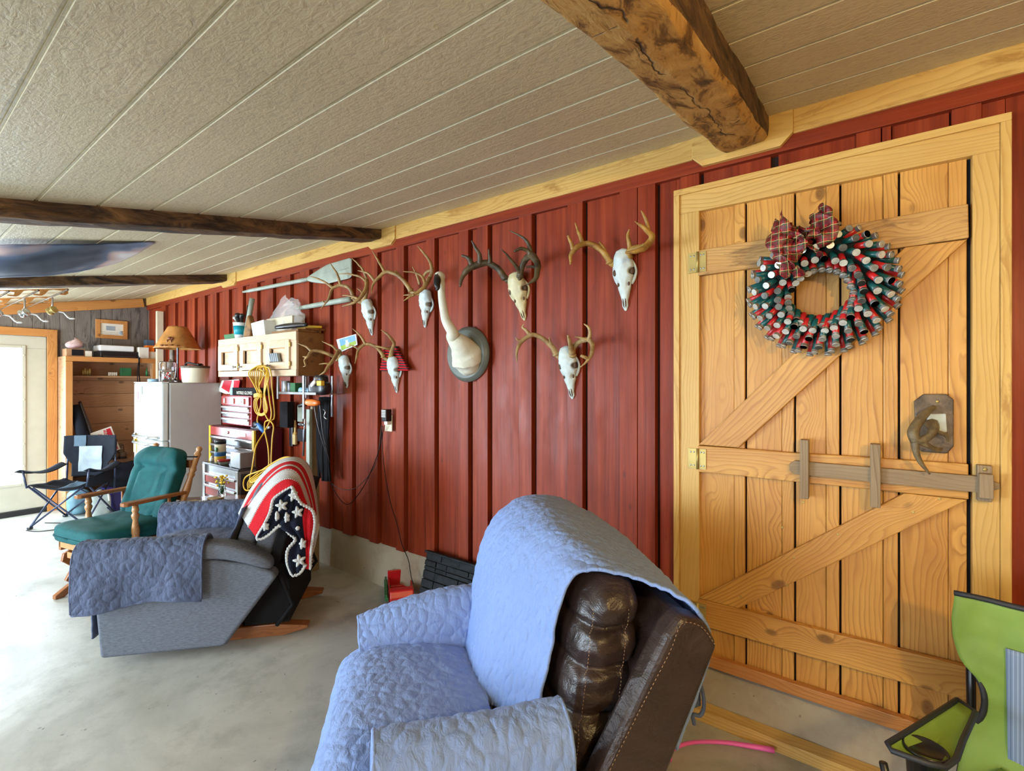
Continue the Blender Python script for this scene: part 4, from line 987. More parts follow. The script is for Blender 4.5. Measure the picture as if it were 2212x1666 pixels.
# striped knit cloth hanging behind the lower skull
t = thing('striped_cloth', 'black and red striped knit cloth hanging behind a lower deer skull', 'cloth', (wq(855, 800, 0.06)[0], D - 0.045, wq(855, 800, 0.06)[1]))
for i in range(9):
    y0 = 1125 + i * 24; mb = MB()
    sk_ = 8 * i
    pts = [K6(880 - 60 + 0 - sk_ * 0.3 - 40, y0, 0.07), K6(905 + i * 13, y0 + 12 - i * 0.5, 0.07), K6(908 + i * 13, y0 + 24 - i * 0.5, 0.07), K6(820 - sk_ * 0.3 - 42, y0 + 14, 0.07)]
    qq = [(p.x, p.z) for p in pts]
    mb.prism(qq, D - 0.075 - 0.004 * math.sin(i), D - 0.055, 'y'); obj('red_stripe', mb, M['yarn_red'], t, w=True, bevel=0.002)
mb = MB(); pts = [K6(800, 1130, 0.06), K6(900, 1115, 0.06), K6(1020, 1335, 0.06), K6(765, 1340, 0.06)]
mb.prism([(p.x, p.z) for p in pts], D - 0.069, D - 0.048, 'y'); obj('knit_panel', mb, M['knit_stripe'], t, w=True, bevel=0.006)
# oars
def oar(label, a, b, blade, ra=0.017, rb=0.017):
    pa, pb = a, b; t = thing('oar', label, 'oar', (min(pa.x, pb.x), D - 0.06, min(pa.z, pb.z)))
    P = [pa + (pb - pa) * (i / 10) for i in range(11)]
    mb = MB(); mb.tube(P, [ra * 0.5, ra * 0.9] + interp([ra, rb], 9), 14); obj('shaft', mb, M['oar_paint'], t, w=True)
    if blade:
        d = (blade - pb); L = d.length; d.normalize(); up = Vector((0, -1, 0)).cross(d).normalized()
        def g(u, v):
            s = v; wd = 0.020 + 0.058 * min(1.0, s / 0.45) ** 0.8 - (0.014 if s > 0.97 else 0)
            a_ = 2 * math.pi * u; th_ = 0.016 * (1 - s) + 0.004
            return pb + d * (L * s) + up * (math.cos(a_) * wd) + Vector((0, 1, 0)) * (math.sin(a_) * th_)
        mb = MB(); mb.grid(g, 24, 20, closeu=True); mb.f.append(list(range(19 * 24, 20 * 24))); mb.m.append(0); mb.sm.append(False)
        obj('blade', mb, M['oar_paint'], t, w=True)
        mb = MB(); mb.tube([pb + d * 0.03 + Vector((0, -0.013, 0)), pb + d * (L * 0.95) + Vector((0, -0.005, 0))], [0.006, 0.002], 8); obj('blade_rib', mb, M['oar_paint'], t, w=True)
    return t
oar('upper grey-green wooden oar with its flat blade towards the right', W(525, 631, 0.08), W(668, 603, 0.08), W(760, 578, 0.08))
oar('lower grey-green oar shaft above the wooden wall cabinet', W(640, 667, 0.08), W(757, 646, 0.08), None, 0.019, 0.022)
# outlet with a plug-in device
o_ = K6(820, 1800, 0)
pc = W(840, 914, 0.045); t = thing('wall_outlet', 'ivory wall outlet with a grey and black plug-in adapter', 'outlet', (pc.x, D - 0.042, pc.z - 0.06))
mb = MB(); mb.box(pc.x - 0.038, pc.x + 0.038, D - 0.050, D - 0.042, pc.z - 0.06, pc.z + 0.06); obj('cover_plate', mb, M['cream'], t, w=True, bevel=0.003)
pb_ = W(837, 901, 0.07)
mb = MB(); mb.box(pb_.x - 0.028, pb_.x + 0.022, D - 0.10, D - 0.050, pb_.z - 0.03, pb_.z + 0.055); obj('adapter', mb, M['black_plastic'], t, w=True, bevel=0.005)
mb = MB()
for i in range(5): mb.box(pb_.x - 0.024, pb_.x + 0.018, D - 0.1045, D - 0.0995, pb_.z + 0.045 - i * 0.011, pb_.z + 0.051 - i * 0.011)
obj('adapter_ribs', mb, M['white_plastic'], t, w=True)
mb = MB(); mb.box(pb_.x - 0.02, pb_.x + 0.015, D - 0.085, D - 0.050, pb_.z - 0.055, pb_.z - 0.03); obj('plug', mb, M['white_plastic'], t, w=True, bevel=0.004)
def cord(name, pts, r, mat, label, cat='cord', n=7, group=None):
    P = smooth_path(pts, 7); mb = MB(); mb.tube(P, r, n); return one(name, mb, mat, label, cat, group)
cord('power_cord', [W(830, 920, 0.08), W(826, 950, 0.06), W(830, 1010, 0.055), W(842, 1080, 0.055), W(857, 1130, 0.06), W(868, 1175, 0.07), W(882, 1210, 0.09), W(888, 1245, 0.11), W(893, 1262, 0.14)], 0.0028, M['black'], 'thin black cord dropping from the wall outlet to the toy truck')
cord('power_cord', [W(826, 920, 0.08), W(822, 960, 0.07), W(805, 1010, 0.065), W(780, 1060, 0.065), W(750, 1090, 0.07), W(722, 1060, 0.08), W(705, 1010, 0.09), W(695, 960, 0.10)], 0.0028, M['black'], 'thin black cord looping left along the red wall from the outlet')
cord('power_cord', [W(824, 920, 0.07), W(812, 1000, 0.06), W(775, 1050, 0.06), W(740, 1058, 0.07), W(716, 1045, 0.08)], 0.0022, M['ink'], 'second, higher black cord looping left from the outlet')
# ---------------- recliners ----------------
def LP(px, py, root, rz, y):
    """point of the vertical plane local y = const of a chair standing at root, in chair coordinates"""
    u = Vector((math.cos(rz), math.sin(rz), 0)); w_ = Vector((-math.sin(rz), math.cos(rz), 0)); ro = Vector((root[0], root[1], 0))
    r = ray(px, py); t = (y - (CAM - ro).dot(w_)) / r.dot(w_); p = CAM + r * t
    return Vector(((p - ro).dot(u), y, p.z))
RZ = R(-132.2)
def resamp(line, n):
    line = [Vector(p) for p in line]; P = smooth_path(line, 8); L = [0]
    for a, b in zip(P[:-1], P[1:]): L.append(L[-1] + (b - a).length)
    out = []
    k = 0
    for i in range(n):
        s = L[-1] * i / (n - 1)
        while k < len(L) - 2 and L[k + 1] < s: k += 1
        f = (s - L[k]) / max(1e-9, L[k + 1] - L[k]); out.append(P[k].lerp(P[k + 1], min(1, max(0, f))))
    return out
def loft(lines, nu, nv, wr=0.0, ws=14, mi=0, mb=None, aniso=(1, 1, 1), seed=0, puff=0.0, ps=24):
    """surface through a list of 3D lines; wr wrinkle height along the normal"""
    L = [resamp(l, nu) for l in lines]; cols = []
    for i in range(nu):
        cols.append(resamp([l[i] for l in L], nv) if len(L) > 2 else [L[0][i].lerp(L[1][i], j / (nv - 1)) for j in range(nv)])
    P = [[cols[i][j] for i in range(nu)] for j in range(nv)]
    if puff:
        j, i = nv // 2, nu // 2; n0 = Vector()
        for i in range(2, nu - 2, 5): n0 += (P[j][i + 1] - P[j][i - 1]).cross(P[j + 1][i] - P[j - 1][i])
        c0 = sum((r_[nu // 2] for r_ in P), Vector()) / nv
        puff = abs(puff) * (1 if n0.z > 0 else -1)
    if wr:
        Q = [[p.copy() for p in r_] for r_ in P]
        for j in range(nv):
            for i in range(nu):
                a = P[j][min(i + 1, nu - 1)] - P[j][max(i - 1, 0)]; b = P[min(j + 1, nv - 1)][i] - P[max(j - 1, 0)][i]
                n_ = a.cross(b)
                if n_.length > 1e-9: n_.normalize()
                p = P[j][i]; q = Vector((p.x * aniso[0], p.y * aniso[1], p.z * aniso[2])) * ws + Vector((seed, seed, 0))
                h_ = wr * (noise.noise(q) + 0.5 * noise.noise(q * 2.3) + 0.5 * (1 - abs(noise.noise(q * 1.4)) * 2))
                if puff:
                    w3 = noise.noise_vector(p * 17) * 0.30
                    dd = noise.voronoi(Vector((p.x * aniso[0] ** 0.5, p.y * aniso[1] ** 0.5, p.z * aniso[2] ** 0.5)) * ps + w3)[0]
                    h_ += puff * min(1.0, (dd[1] - dd[0]) / 0.40) ** 0.6
                Q[j][i] = p + n_ * h_
        P = Q
    mb = mb or MB(); vs = [p for r_ in P for p in r_]
    mb.add(vs, [(j * nu + i, j * nu + i + 1, (j + 1) * nu + i + 1, (j + 1) * nu + i) for j in range(nv - 1) for i in range(nu - 1)], mi, True)
    return mb, P
# --- brown leather recliner in the foreground ---
BR = (-0.625, 1.65, 0)
rc = thing('leather_recliner', 'dark brown leather recliner with stitched back cushion, under a light blue quilted cover', 'recliner', BR, RZ)
def side_poly(y0, y1, name, parent, pts, mat, bev=0.025):
    mb = MB(); mb.prism(pts, y0, y1, 'y'); return obj(name, mb, mat, parent, bevel=bev, seg=4)
wing = [(0.005, 0.80), (0.045, 0.868), (0.115, 0.890), (0.155, 0.845), (0.345, 0.51), (0.40, 0.40), (0.34, 0.28), (0.255, 0.30), (0.15, 0.49)]
for nm, a, b in (('back_wing', 0.375, 0.455), ('back_wing', -0.455, -0.375)): side_poly(a, b, nm, rc, wing, M['leather'], 0.022)
mb = MB(); mb.prism([(0.01, 0.82), (0.06, 0.865), (0.10, 0.87), (0.34, 0.40), (0.26, 0.32), (0.15, 0.48)], -0.38, 0.38, 'y'); obj('back_shell', mb, M['leather'], rc, bevel=0.015)
# stitching along the wing edges
def stitches(line, parent, mat=None, r=0.0012, step=0.012, name='stitching'):
    P = resamp(line, 200); mb = MB(); L = sum((b - a).length for a, b in zip(P[:-1], P[1:])); n = int(L / step)
    P = resamp(line, n * 2 + 1)
    for i in range(n): mb.tube([P[2 * i], P[2 * i].lerp(P[2 * i + 1], 0.5) , P[2 * i + 1]], r, 5)
    return obj(name, mb, mat or M['thread'], parent)
yy = 0.457
stitches([(0.40 - 0.016, yy, 0.38), (0.345 - 0.014, yy, 0.50), (0.25 - 0.014, yy, 0.665), (0.17 - 0.016, yy, 0.80), (0.13, yy, 0.855), (0.11, yy, 0.874), (0.06, yy, 0.855), (0.018, yy, 0.80)], rc)
# arms and body
body = [(0.40, 0.05), (0.98, 0.05), (1.0, 0.42), (0.96, 0.50), (0.50, 0.52), (0.30, 0.36), (0.30, 0.12)]
for a, b in ((0.35, 0.45), (-0.45, -0.35)):
    side_poly(a, b, 'side_panel', rc, body, M['leather'], 0.02)
    c_ = (a + b) / 2
    def armfn(p, c_=c_): return Vector((p.x, p.y, p.z - 0.12 * max(0, (p.x - 0.75) / 0.2) ** 2 * 0.5))
    mb = MB(); mb.pillow((0.69, c_, 0.525), (0.27, 0.055, 0.055), 0.6, 18, fn=armfn); obj('arm_rest', mb, M['leather'], rc)
mb = MB(); mb.box(0.42, 0.98, -0.33, 0.33, 0.08, 0.30); obj('seat_base', mb, M['leather'], rc, bevel=0.02)
mb = MB(); mb.pillow((0.79, 0, 0.362), (0.25, 0.30, 0.072), 0.35, 18); obj('seat_cushion', mb, M['leather'], rc)
mb = MB(); mb.pillow((1.015, 0, 0.23), (0.045, 0.31, 0.15), 0.4, 14); obj('foot_rest', mb, M['leather'], rc)
# tufted back cushion with rows of rolls and two seams
def cushion():
    def zprof(v):      # front and rear x for height v
        z = 0.40 + 0.585 * v
        fr = 0.436 - 0.115 * v - 0.02 * (v > 0.8) * (v - 0.8) * 5
        re = 0.165 - 0.02 * v
        return z, fr, re
    rows = (0.0, 0.30, 0.55, 0.76, 1.0)
    def g(u, v):
        # u around the horizontal section, v upward
        z, fr, re = zprof(v); a = 2 * math.pi * u
        def sg(t, p): return math.copysign(abs(t) ** p, t)
        cx_, hx, hy = (fr + re) / 2, (fr - re) / 2, 0.345
        endc = math.sqrt(max(0.0, 1 - max(0, (v - 0.86) / 0.14) ** 2)) * math.sqrt(max(0.0, 1 - max(0, (0.10 - v) / 0.10) ** 2) * 0.8 + 0.2 if v < 0.1 else 1)
        x = cx_ + hx * sg(math.cos(a), 0.55) * (0.25 + 0.75 * endc); y = hy * sg(math.sin(a), 0.45) * (0.75 + 0.25 * endc)
        k = min(abs(v - r_) for r_ in rows[1:-1]); pinch = math.exp(-(k / 0.022) ** 2) * 0.022 + math.exp(-(k / 0.07) ** 2) * 0.012
        ks = min(abs(x - (cx_ - 0.030)), abs(x - (cx_ + 0.075))); seam = math.exp(-(ks / 0.007) ** 2) * 0.006 * (abs(y) > 0.25)
        nz = 0.010 * noise.noise(Vector((x * 11, y * 9, z * 16))) + 0.006 * noise.noise(Vector((x * 30, y * 9, z * 34)))
        d = 1.0 - (pinch + seam) / 0.34 + nz / 0.30
        return (cx_ + (x - cx_) * d, y * d, z - 0.055 * (0.5 + 0.5 * y / 0.345) * v)
    mb = MB(); mb.grid(g, 96, 90, closeu=True)
    mb.f.append(list(range(95, -1, -1))); mb.m.append(0); mb.sm.append(True); mb.f.append(list(range(89 * 96, 90 * 96))); mb.m.append(0); mb.sm.append(True)
    return obj('back_cushion', mb, M['leather'], rc)
cu = cushion()
for xo in (-0.030, 0.075): 
    pts = [((0.436 - 0.115 * v + 0.165 - 0.02 * v) / 2 + xo, 0.345 - (0.012 if min(abs(v - r_) for r_ in (0.30, 0.55, 0.76)) < 0.03 else 0.001) - (0.04 * max(0, v - 0.86) / 0.14), 0.40 + 0.585 * v - 0.055 * v) for v in [i / 24 * 0.84 + 0.06 for i in range(25)]]
    stitches(pts, cu, r=0.0011, step=0.010)
# quilted cover
cv = thing('quilted_cover', 'light blue quilted recliner cover draped over the brown leather recliner', 'furniture cover', BR, RZ)
Q = M['quilt']
far = [(0.61, -0.37, 0.36), (0.585, -0.38, 0.50), (0.56, -0.38, 0.65), (0.515, -0.38, 0.84), (0.45, -0.38, 0.95), (0.34, -0.37, 1.012), (0.20, -0.375, 1.0), (0.08, -0.40, 0.94), (-0.01, -0.43, 0.87), (0.01, -0.42, 0.72), (0.08, -0.42, 0.5)]
near = [LP(1160, 1560, BR, RZ, 0.24), LP(1172, 1490, BR, RZ, 0.23), LP(1190, 1400, BR, RZ, 0.22), LP(1205, 1320, BR, RZ, 0.23), LP(1224, 1265, BR, RZ, 0.24), LP(1256, 1234, BR, RZ, 0.26), LP(1320, 1236, BR, RZ, 0.30), LP(1390, 1256, BR, RZ, 0.34), LP(1500, 1312, BR, RZ, 0.43), (0.012, 0.41, 0.76), (0.10, 0.40, 0.50)]
m1 = [(0.595, -0.12, 0.37), (0.575, -0.12, 0.50), (0.54, -0.12, 0.65), (0.49, -0.12, 0.83), (0.43, -0.12, 0.945), (0.33, -0.12, 1.008), (0.21, -0.12, 0.99), (0.09, -0.12, 0.935), (-0.015, -0.12, 0.875), (-0.02, -0.12, 0.72), (0.06, -0.12, 0.5)]
m2 = [Vector(a).lerp(Vector(b), 0.45) for a, b in zip(m1, near)]
for i in (3, 4, 5): m2[i].z += 0.012
mb, P = loft([far, m1, m2, near], 280, 150, 0.0032, 16, puff=-0.0042, aniso=(1, 2.2, 0.6))
bq = obj('back_panel', mb, Q, cv, solid=0.009)
def hem(P_, parent, r=0.006):
    mb = MB(); mb.tube(P_, r, 8); return obj('hem', mb, Q, parent)
hem([P[-1][i] for i in range(0, 280, 3)], bq); hem([P[0][i] for i in range(0, 280, 3)], bq)
# dark seam stitched across the back panel
# seat
lines = []
for y_ in (-0.335, -0.2, 0.0, 0.2, 0.335):
    k = 1 - (abs(y_) / 0.335) ** 3
    lines.append([(0.56, y_, 0.42 + 0.02 * k), (0.70, y_, 0.462 + 0.014 * k), (0.88, y_, 0.478 + 0.014 * k), (1.0, y_, 0.466 + 0.012 * k), (1.065, y_, 0.42), (1.085, y_, 0.33), (1.09, y_, 0.20), (1.095, y_, 0.06)])
mb, P = loft(lines, 190, 150, 0.0030, 16, seed=3, puff=-0.0042); sq = obj('seat_panel', mb, Q, cv, solid=0.009)
hem([P[j][-1] for j in range(0, 150, 3)], sq); hem([P[0][i] for i in range(0, 190, 3)], sq); 
def armdrape(s, x0, x1, zi, zo, flare, nm='arm_panel', droop=0.0, h=0.64, lift=0.0):
    """s side sign; from the seat over the arm to the outside"""
    L = []
    for k in range(6):
        x = x0 + (x1 - x0) * k / 5; f = k / 5; zz = h - droop * f * f + lift * (1 - f) ** 2
        xo = flare * f
        L.append([(x + xo * 0.3, s * 0.315, zi), (x + xo * 0.3, s * 0.318, (zi + zz) / 2), (x + xo * 0.5, s * 0.335, zz - 0.045), (x + xo * 0.6, s * 0.365, zz - 0.008), (x + xo * 0.8, s * 0.40, zz), (x + xo, s * 0.445, zz - 0.010), (x + xo, s * 0.482, zz - 0.05), (x + xo, s * 0.492, zz - 0.13), (x + xo * 0.8, s * 0.495, zo)])
    mb, P = loft(L, 130, 130, 0.0025, 16, seed=s * 5 + 9, puff=0.0042); o = obj(nm, mb, Q, cv, solid=0.009)
    hem([P[-1][i] for i in range(0, 130, 3)], o); hem([P[0][i] for i in range(0, 130, 3)], o); hem([P[j][-1] for j in range(0, 130, 3)], o)
    return o
armdrape(-1, 0.545, 0.99, 0.42, 0.42, 0.03, droop=0.09, h=0.640)
armdrape(1, 0.425, 0.91, 0.42, 0.30, -0.02, droop=0.0, h=0.652, lift=0.015)
mb = MB(); mb.tube(smooth_path([LP(1508, 1465, BR, RZ, 0.36), LP(1519, 1500, BR, RZ, 0.36), LP(1520, 1530, BR, RZ, 0.36), LP(1512, 1546, BR, RZ, 0.36), LP(1497, 1545, BR, RZ, 0.36), LP(1500, 1565, BR, RZ, 0.36)], 5), 0.006, 6); q_ = [LP(1490, 1470, BR, RZ, 0.345), LP(1512, 1475, BR, RZ, 0.345), LP(1514, 1525, BR, RZ, 0.345), LP(1488, 1535, BR, RZ, 0.345)]; mb.prism([(v.x, v.z) for v in q_], 0.335, 0.345, 'y'); obj('strap', mb, M['quilt_dark'], cv)
# --- grey tweed recliner ---
GR = (-2.86, 1.72, 0)
gr = thing('fabric_recliner', 'grey tweed fabric recliner with slanted side panels, in the middle of the floor', 'recliner', GR, RZ)
G_ = M['grey_fabric']
gp = [(0.36, 0.055), (0.95, 0.055), (0.97, 0.30), (0.965, 0.55), (0.50, 0.545), (0.22, 0.49), (0.12, 0.44), (0.10, 0.41)]
for a, b in ((0.33, 0.425), (-0.425, -0.33)):
    side_poly(a, b, 'side_panel', gr, gp, G_, 0.018)
    c_ = (a + b) / 2
    L = []
    def armg(p): 
        d = max(0, 0.42 - p.x); return Vector((p.x, p.y, p.z - 0.9 * d * d - 0.10 * d))
    mb = MB(); mb.pillow((0.54, c_, 0.58), (0.415, 0.068, 0.045), 0.5, 20, fn=armg); obj('arm_rest', mb, G_, gr)
mb = MB(); mb.box(0.40, 0.93, -0.33, 0.33, 0.08, 0.32); obj('seat_base', mb, G_, gr, bevel=0.02)
mb = MB(); mb.pillow((0.72, 0, 0.40), (0.27, 0.325, 0.09), 0.35, 18); obj('seat_cushion', mb, G_, gr)
mb = MB(); mb.pillow((0.985, 0, 0.28), (0.04, 0.325, 0.20), 0.4, 14); obj('foot_rest', mb, M['quilt_dark'], gr)
def slab(x0, z0, x1, z1, th, hy, name, mat, e=0.4):
    """padded slab whose mid line runs from (x0,z0) to (x1,z1)"""
    dx, dz = x1 - x0, z1 - z0; L = math.hypot(dx, dz); ang = math.atan2(dz, dx)
    mm = Matrix.Translation(((x0 + x1) / 2, 0, (z0 + z1) / 2)) @ Matrix.Rotation(-ang, 4, 'Y')
    mb = MB(); mb.pillow((0, 0, 0), (L / 2, hy, th / 2), e, 18, M=mm); return obj(name, mb, mat, gr)
slab(0.335, 0.46, 0.19, 0.90, 0.125, 0.305, 'back_cushion', G_)
slab(0.235, 0.43, 0.09, 0.86, 0.11, 0.315, 'back_shell', G_, 0.3)
slab(0.23, 0.74, 0.13, 0.955, 0.15, 0.27, 'head_cushion', G_, 0.6)
mb = MB(); mb.prism([(0.14, 0.36), (0.18, 0.42), (0.06, 0.84), (0.00, 0.82)], -0.32, 0.32, 'y'); obj('back_cover', mb, M['black'], gr, bevel=0.01)
for y_ in (0.22, -0.25):
    mb = MB(); mb.prism([(0.90, 0.0), (0.10, 0.0), (-0.03, 0.028), (-0.03, 0.045), (0.15, 0.07), (0.90, 0.07)], y_ - 0.035, y_ + 0.035, 'y'); obj('base_runner', mb, M['glider_wood'], gr, bevel=0.004)
mb = MB(); mb.box(0.40, 0.86, -0.24, 0.30, 0.02, 0.055); obj('base_plate', mb, M['table_wood'], gr)
mb = MB(); mb.tube([(0.10, 0.35, 0.40), (0.03, 0.35, 0.22), (0.12, 0.33, 0.10)], 0.012, 6); mb.tube([(0.10, -0.32, 0.40), (0.03, -0.32, 0.22), (0.12, -0.30, 0.10)], 0.012, 6); mb.box(0.06, 0.30, -0.3, 0.3, 0.10, 0.44); obj('recline_mechanism', mb, M['black'], gr)
# slate blue quilts on it
cg = thing('quilted_cover', 'slate blue quilted cover with stitched diamonds, over the arms and seat of the grey recliner', 'furniture cover', GR, RZ)
L = []
for k in range(6):
    f = k / 5; x = 0.455 + 0.565 * f; fl = 0.03 * f
    hang = 0.335 + 0.02 * math.sin(f * 5)
    L.append([(x, 0.31, 0.50), (x, 0.325, 0.61), (x, 0.365, 0.655), (x + fl, 0.41, 0.658), (x + fl, 0.452, 0.62), (x + fl, 0.468, 0.54), (x + fl, 0.470 + 0.012 * math.sin(f * 9), 0.44), (x + fl * 0.8, 0.470 + 0.016 * math.sin(f * 9), hang)])
mb, P = loft(L, 150, 140, 0.0035, 15, seed=21, puff=0.0035); a_ = obj('arm_panel', mb, M['quilt_dark'], cg, solid=0.008)
mb = MB(); 
for pth in ([P[-1][i] for i in range(0, 150, 3)], [P[0][i] for i in range(0, 150, 3)], [P[j][-1] for j in range(0, 140, 3)]): mb.tube(pth, 0.0055, 7)
obj('hem', mb, M['quilt_dark'], a_)
# stitched diamonds near the front
for (cx_, cz_, s_) in ((0.93, 0.43, 0.045), (0.93, 0.43, 0.026)):
    pts = [(cx_ + s_, 0.4775, cz_), (cx_, 0.4775, cz_ + s_ * 1.1), (cx_ - s_, 0.4775, cz_), (cx_, 0.4775, cz_ - s_ * 1.1), (cx_ + s_, 0.4775, cz_)]
    mb = MB()
    for p, q in zip(pts[:-1], pts[1:]): mb.tube([p, q], 0.0013, 5)
    obj('diamond_stitching', mb, M['grey_cloth'], a_)
L = []
for k in range(6):
    f = k / 5; x = 0.40 + 0.62 * f
    L.append([(x, -0.30, 0.46), (x, -0.310, 0.55), (x, -0.318, 0.62), (x, -0.352, 0.658), (x, -0.41, 0.660), (x, -0.452, 0.61), (x, -0.46, 0.42)])
mb, P = loft(L, 120, 120, 0.006, 12, seed=33, puff=0.0035); a_ = obj('arm_panel', mb, M['quilt_dark'], cg, solid=0.008)
mb = MB()
for pth in ([P[-1][i] for i in range(0, 120, 3)], [P[0][i] for i in range(0, 120, 3)]): mb.tube(pth, 0.0055, 7)
obj('hem', mb, M['quilt_dark'], a_)
L = []
for y_ in (-0.33, -0.1, 0.1, 0.33):
    L.append([(0.30, y_, 0.78), (0.36, y_, 0.62), (0.42, y_, 0.50), (0.55, y_, 0.50), (0.80, y_, 0.505), (0.98, y_, 0.47), (1.03, y_, 0.36), (1.035, y_, 0.12)])
mb, P = loft(L, 80, 40, 0.005, 12, seed=41); a_ = obj('seat_panel', mb, M['quilt_dark'], cg, solid=0.008)
# --- crocheted flag afghan over the back of the grey recliner ---
af = thing('crocheted_afghan', 'crocheted afghan of red and white stripes with navy starred corner, on the grey recliner', 'blanket', GR, RZ)
def K8(x, y, yl): return LP(480 + x / 5.208, 960 + y / 5.208, GR, RZ, yl)
lv = [
    ([(190, 780), (330, 500), (520, 270), (700, 168), (860, 158), (980, 262), (1050, 560), (1090, 930)], 0.05),
    ([(200, 800), (350, 530), (530, 315), (700, 212), (840, 212), (940, 320), (1025, 600), (1072, 960)], 0.14),
    ([(215, 800), (380, 560), (545, 355), (700, 245), (825, 250), (915, 360), (1002, 640), (1060, 1010)], 0.22),
    ([(225, 810), (395, 570), (560, 385), (700, 290), (812, 300), (896, 420), (985, 690), (1048, 1080)], 0.29),
    ([(300, 925), (440, 660), (570, 490), (700, 395), (800, 400), (880, 480), (958, 700), (1038, 760)], 0.36),
    ([(390, 1045), (510, 830), (570, 630), (640, 575), (790, 480), (860, 620), (935, 690), (1000, 742)], 0.405)]
ls = [[K8(a, b, yl) for a, b in pts] for pts, yl in lv]
cols = [('white_stripe', 'yarn_white'), ('red_stripe', 'yarn_red'), ('white_stripe', 'yarn_white'), ('white_stripe', 'yarn_white'), ('red_stripe', 'yarn_red')]
cols[2] = ('red_stripe', 'yarn_red'); cols[1] = ('red_stripe', 'yarn_red'); cols[0] = ('white_stripe', 'yarn_white')
allP = []
for (a, b), (nm, mt) in zip(zip(ls[:-1], ls[1:]), [('white_stripe', 'yarn_white'), ('red_stripe', 'yarn_red'), ('white_stripe', 'yarn_white'), ('white_stripe', 'yarn_white'), ('red_stripe', 'yarn_red')]):
    if nm == 'white_stripe' and a is ls[3]:
        mb, P = loft([a, b], 60, 8); o = obj(nm, mb, M[mt], af, solid=0.012)
    elif a is ls[2]:
        c_ = [p.lerp(q, 0.38) for p, q in zip(a, b)]
        mb, P = loft([a, c_], 60, 4); o = obj('white_stripe', mb, M['yarn_white'], af, solid=0.012)
        mb, P = loft([c_, b], 60, 4); o = obj('red_stripe', mb, M['yarn_red'], af, solid=0.012)
    else:
        mb, P = loft([a, b], 60, 6); o = obj(nm, mb, M[mt], af, solid=0.012)
    # toothed stitch line where two stripes meet
    if mt:
        e = resamp(b, 60); mb = MB()
        for p in e: mb.pillow(p + Vector((0, 0.005, 0)), (0.006, 0.004, 0.004), 1, 5)
        obj('stitch_row', mb, M['yarn_white'], o)
def strip(rows, yl, nm, mat, seed=0):
    a = [K8(r_[0][0], r_[0][1], yl(r_[0][1]) if callable(yl) else yl) for r_ in rows]; b = [K8(r_[1][0], r_[1][1], yl(r_[1][1]) if callable(yl) else yl) for r_ in rows]
    A = resamp(a, 40); B_ = resamp(b, 40); mb = MB(); n = 10; vs = []
    for p, q in zip(A, B_):
        for k in range(n): vs.append(p.lerp(q, k / (n - 1)) + Vector((0, 0.008 * math.sin(k * 1.3 + seed) + 0.006 * math.sin(p.z * 30), 0)))
    mb.add(vs, [(i * n + k, i * n + k + 1, (i + 1) * n + k + 1, (i + 1) * n + k) for i in range(39) for k in range(n - 1)], 0, True)
    return obj(nm, mb, mat, af, solid=0.012)
yl = lambda y_: 0.405 + 0.03 * min(1, max(0, (y_ - 500) / 400))
strip([((790, 480), (794, 484)), ((680, 545), (790, 560)), ((585, 625), (760, 700)), ((550, 750), (700, 830)), ((490, 890), (640, 915)), ((430, 990), (560, 975)), ((395, 1048), (440, 1048))], yl, 'navy_corner', M['yarn_navy'])
strip([((790, 480), (796, 484)), ((790, 560), (850, 600)), ((760, 700), (900, 700)), ((700, 830), (905, 850)), ((650, 915), (915, 950)), ((760, 1000), (925, 1060)), ((828, 1070), (930, 1120)), ((745, 1180), (935, 1200)), ((732, 1300), (940, 1300)), ((760, 1400), (930, 1370)), ((800, 1470), (880, 1440))], yl, 'navy_corner', M['yarn_navy'], 0)
strip([((930, 700), (1030, 745)), ((905, 850), (1045, 900)), ((925, 1100), (1012, 1150)), ((940, 1250), (1000, 1280)), ((945, 1390), (993, 1402))], 0.42, 'red_stripe', M['yarn_red'], 1)
strip([((1030, 745), (1085, 900)), ((1045, 900), (1080, 960)), ((1012, 1130), (1050, 1090)), ((998, 1300), (1010, 1240))], 0.38, 'white_stripe', M['yarn_white'], 2)
def edge(pts, yl_):
    P = resamp([K8(a, b, yl_(b) + 0.004 if callable(yl_) else yl_) for a, b in pts], int(len(pts) * 9)); mb = MB()
    mb.tube([p + Vector((0.003 * math.sin(i * 2.1), 0.004, 0.004 * math.cos(i * 2.1))) for i, p in enumerate(P)], 0.0085, 7); return obj('scalloped_edge', mb, M['yarn_white'], af)
edge([(790, 478), (680, 540), (580, 620), (550, 745), (485, 890), (395, 1050), (470, 1050), (560, 985), (640, 915), (700, 935), (760, 1000), (828, 1070), (745, 1180), (732, 1300), (760, 1400), (800, 1470), (880, 1440), (940, 1350)], yl)
edge([(790, 478), (850, 600), (900, 670), (960, 700), (1020, 745), (1045, 830), (1045, 920), (1010, 1150), (1000, 1280), (995, 1400)], 0.43)
def star(x, y, s, yl_, rot=0.0, sq=1.0):
    c = K8(x, y, yl_); mb = MB()
    for k in range(5):
        a = math.pi / 2 + rot + k * 2 * math.pi / 5; d = Vector((-math.cos(a) * s * sq, 0, math.sin(a) * s))
        mb.tube([c, c + d * 0.55, c + d], [0.011, 0.010, 0.004], 6)
    obj('star', mb, M['yarn_white'], af)
for x, y, s, sq in ((670, 690, 0.034, 1), (800, 575, 0.036, 0.7), (850, 765, 0.034, 0.9), (728, 825, 0.030, 0.5), (618, 810, 0.028, 0.3), (490, 925, 0.026, 0.7), (850, 945, 0.012, 1), (905, 1120, 0.032, 0.6), (870, 1310, 0.036, 1)):
    star(x, y, s, yl(y) + 0.017, 0.2, sq)
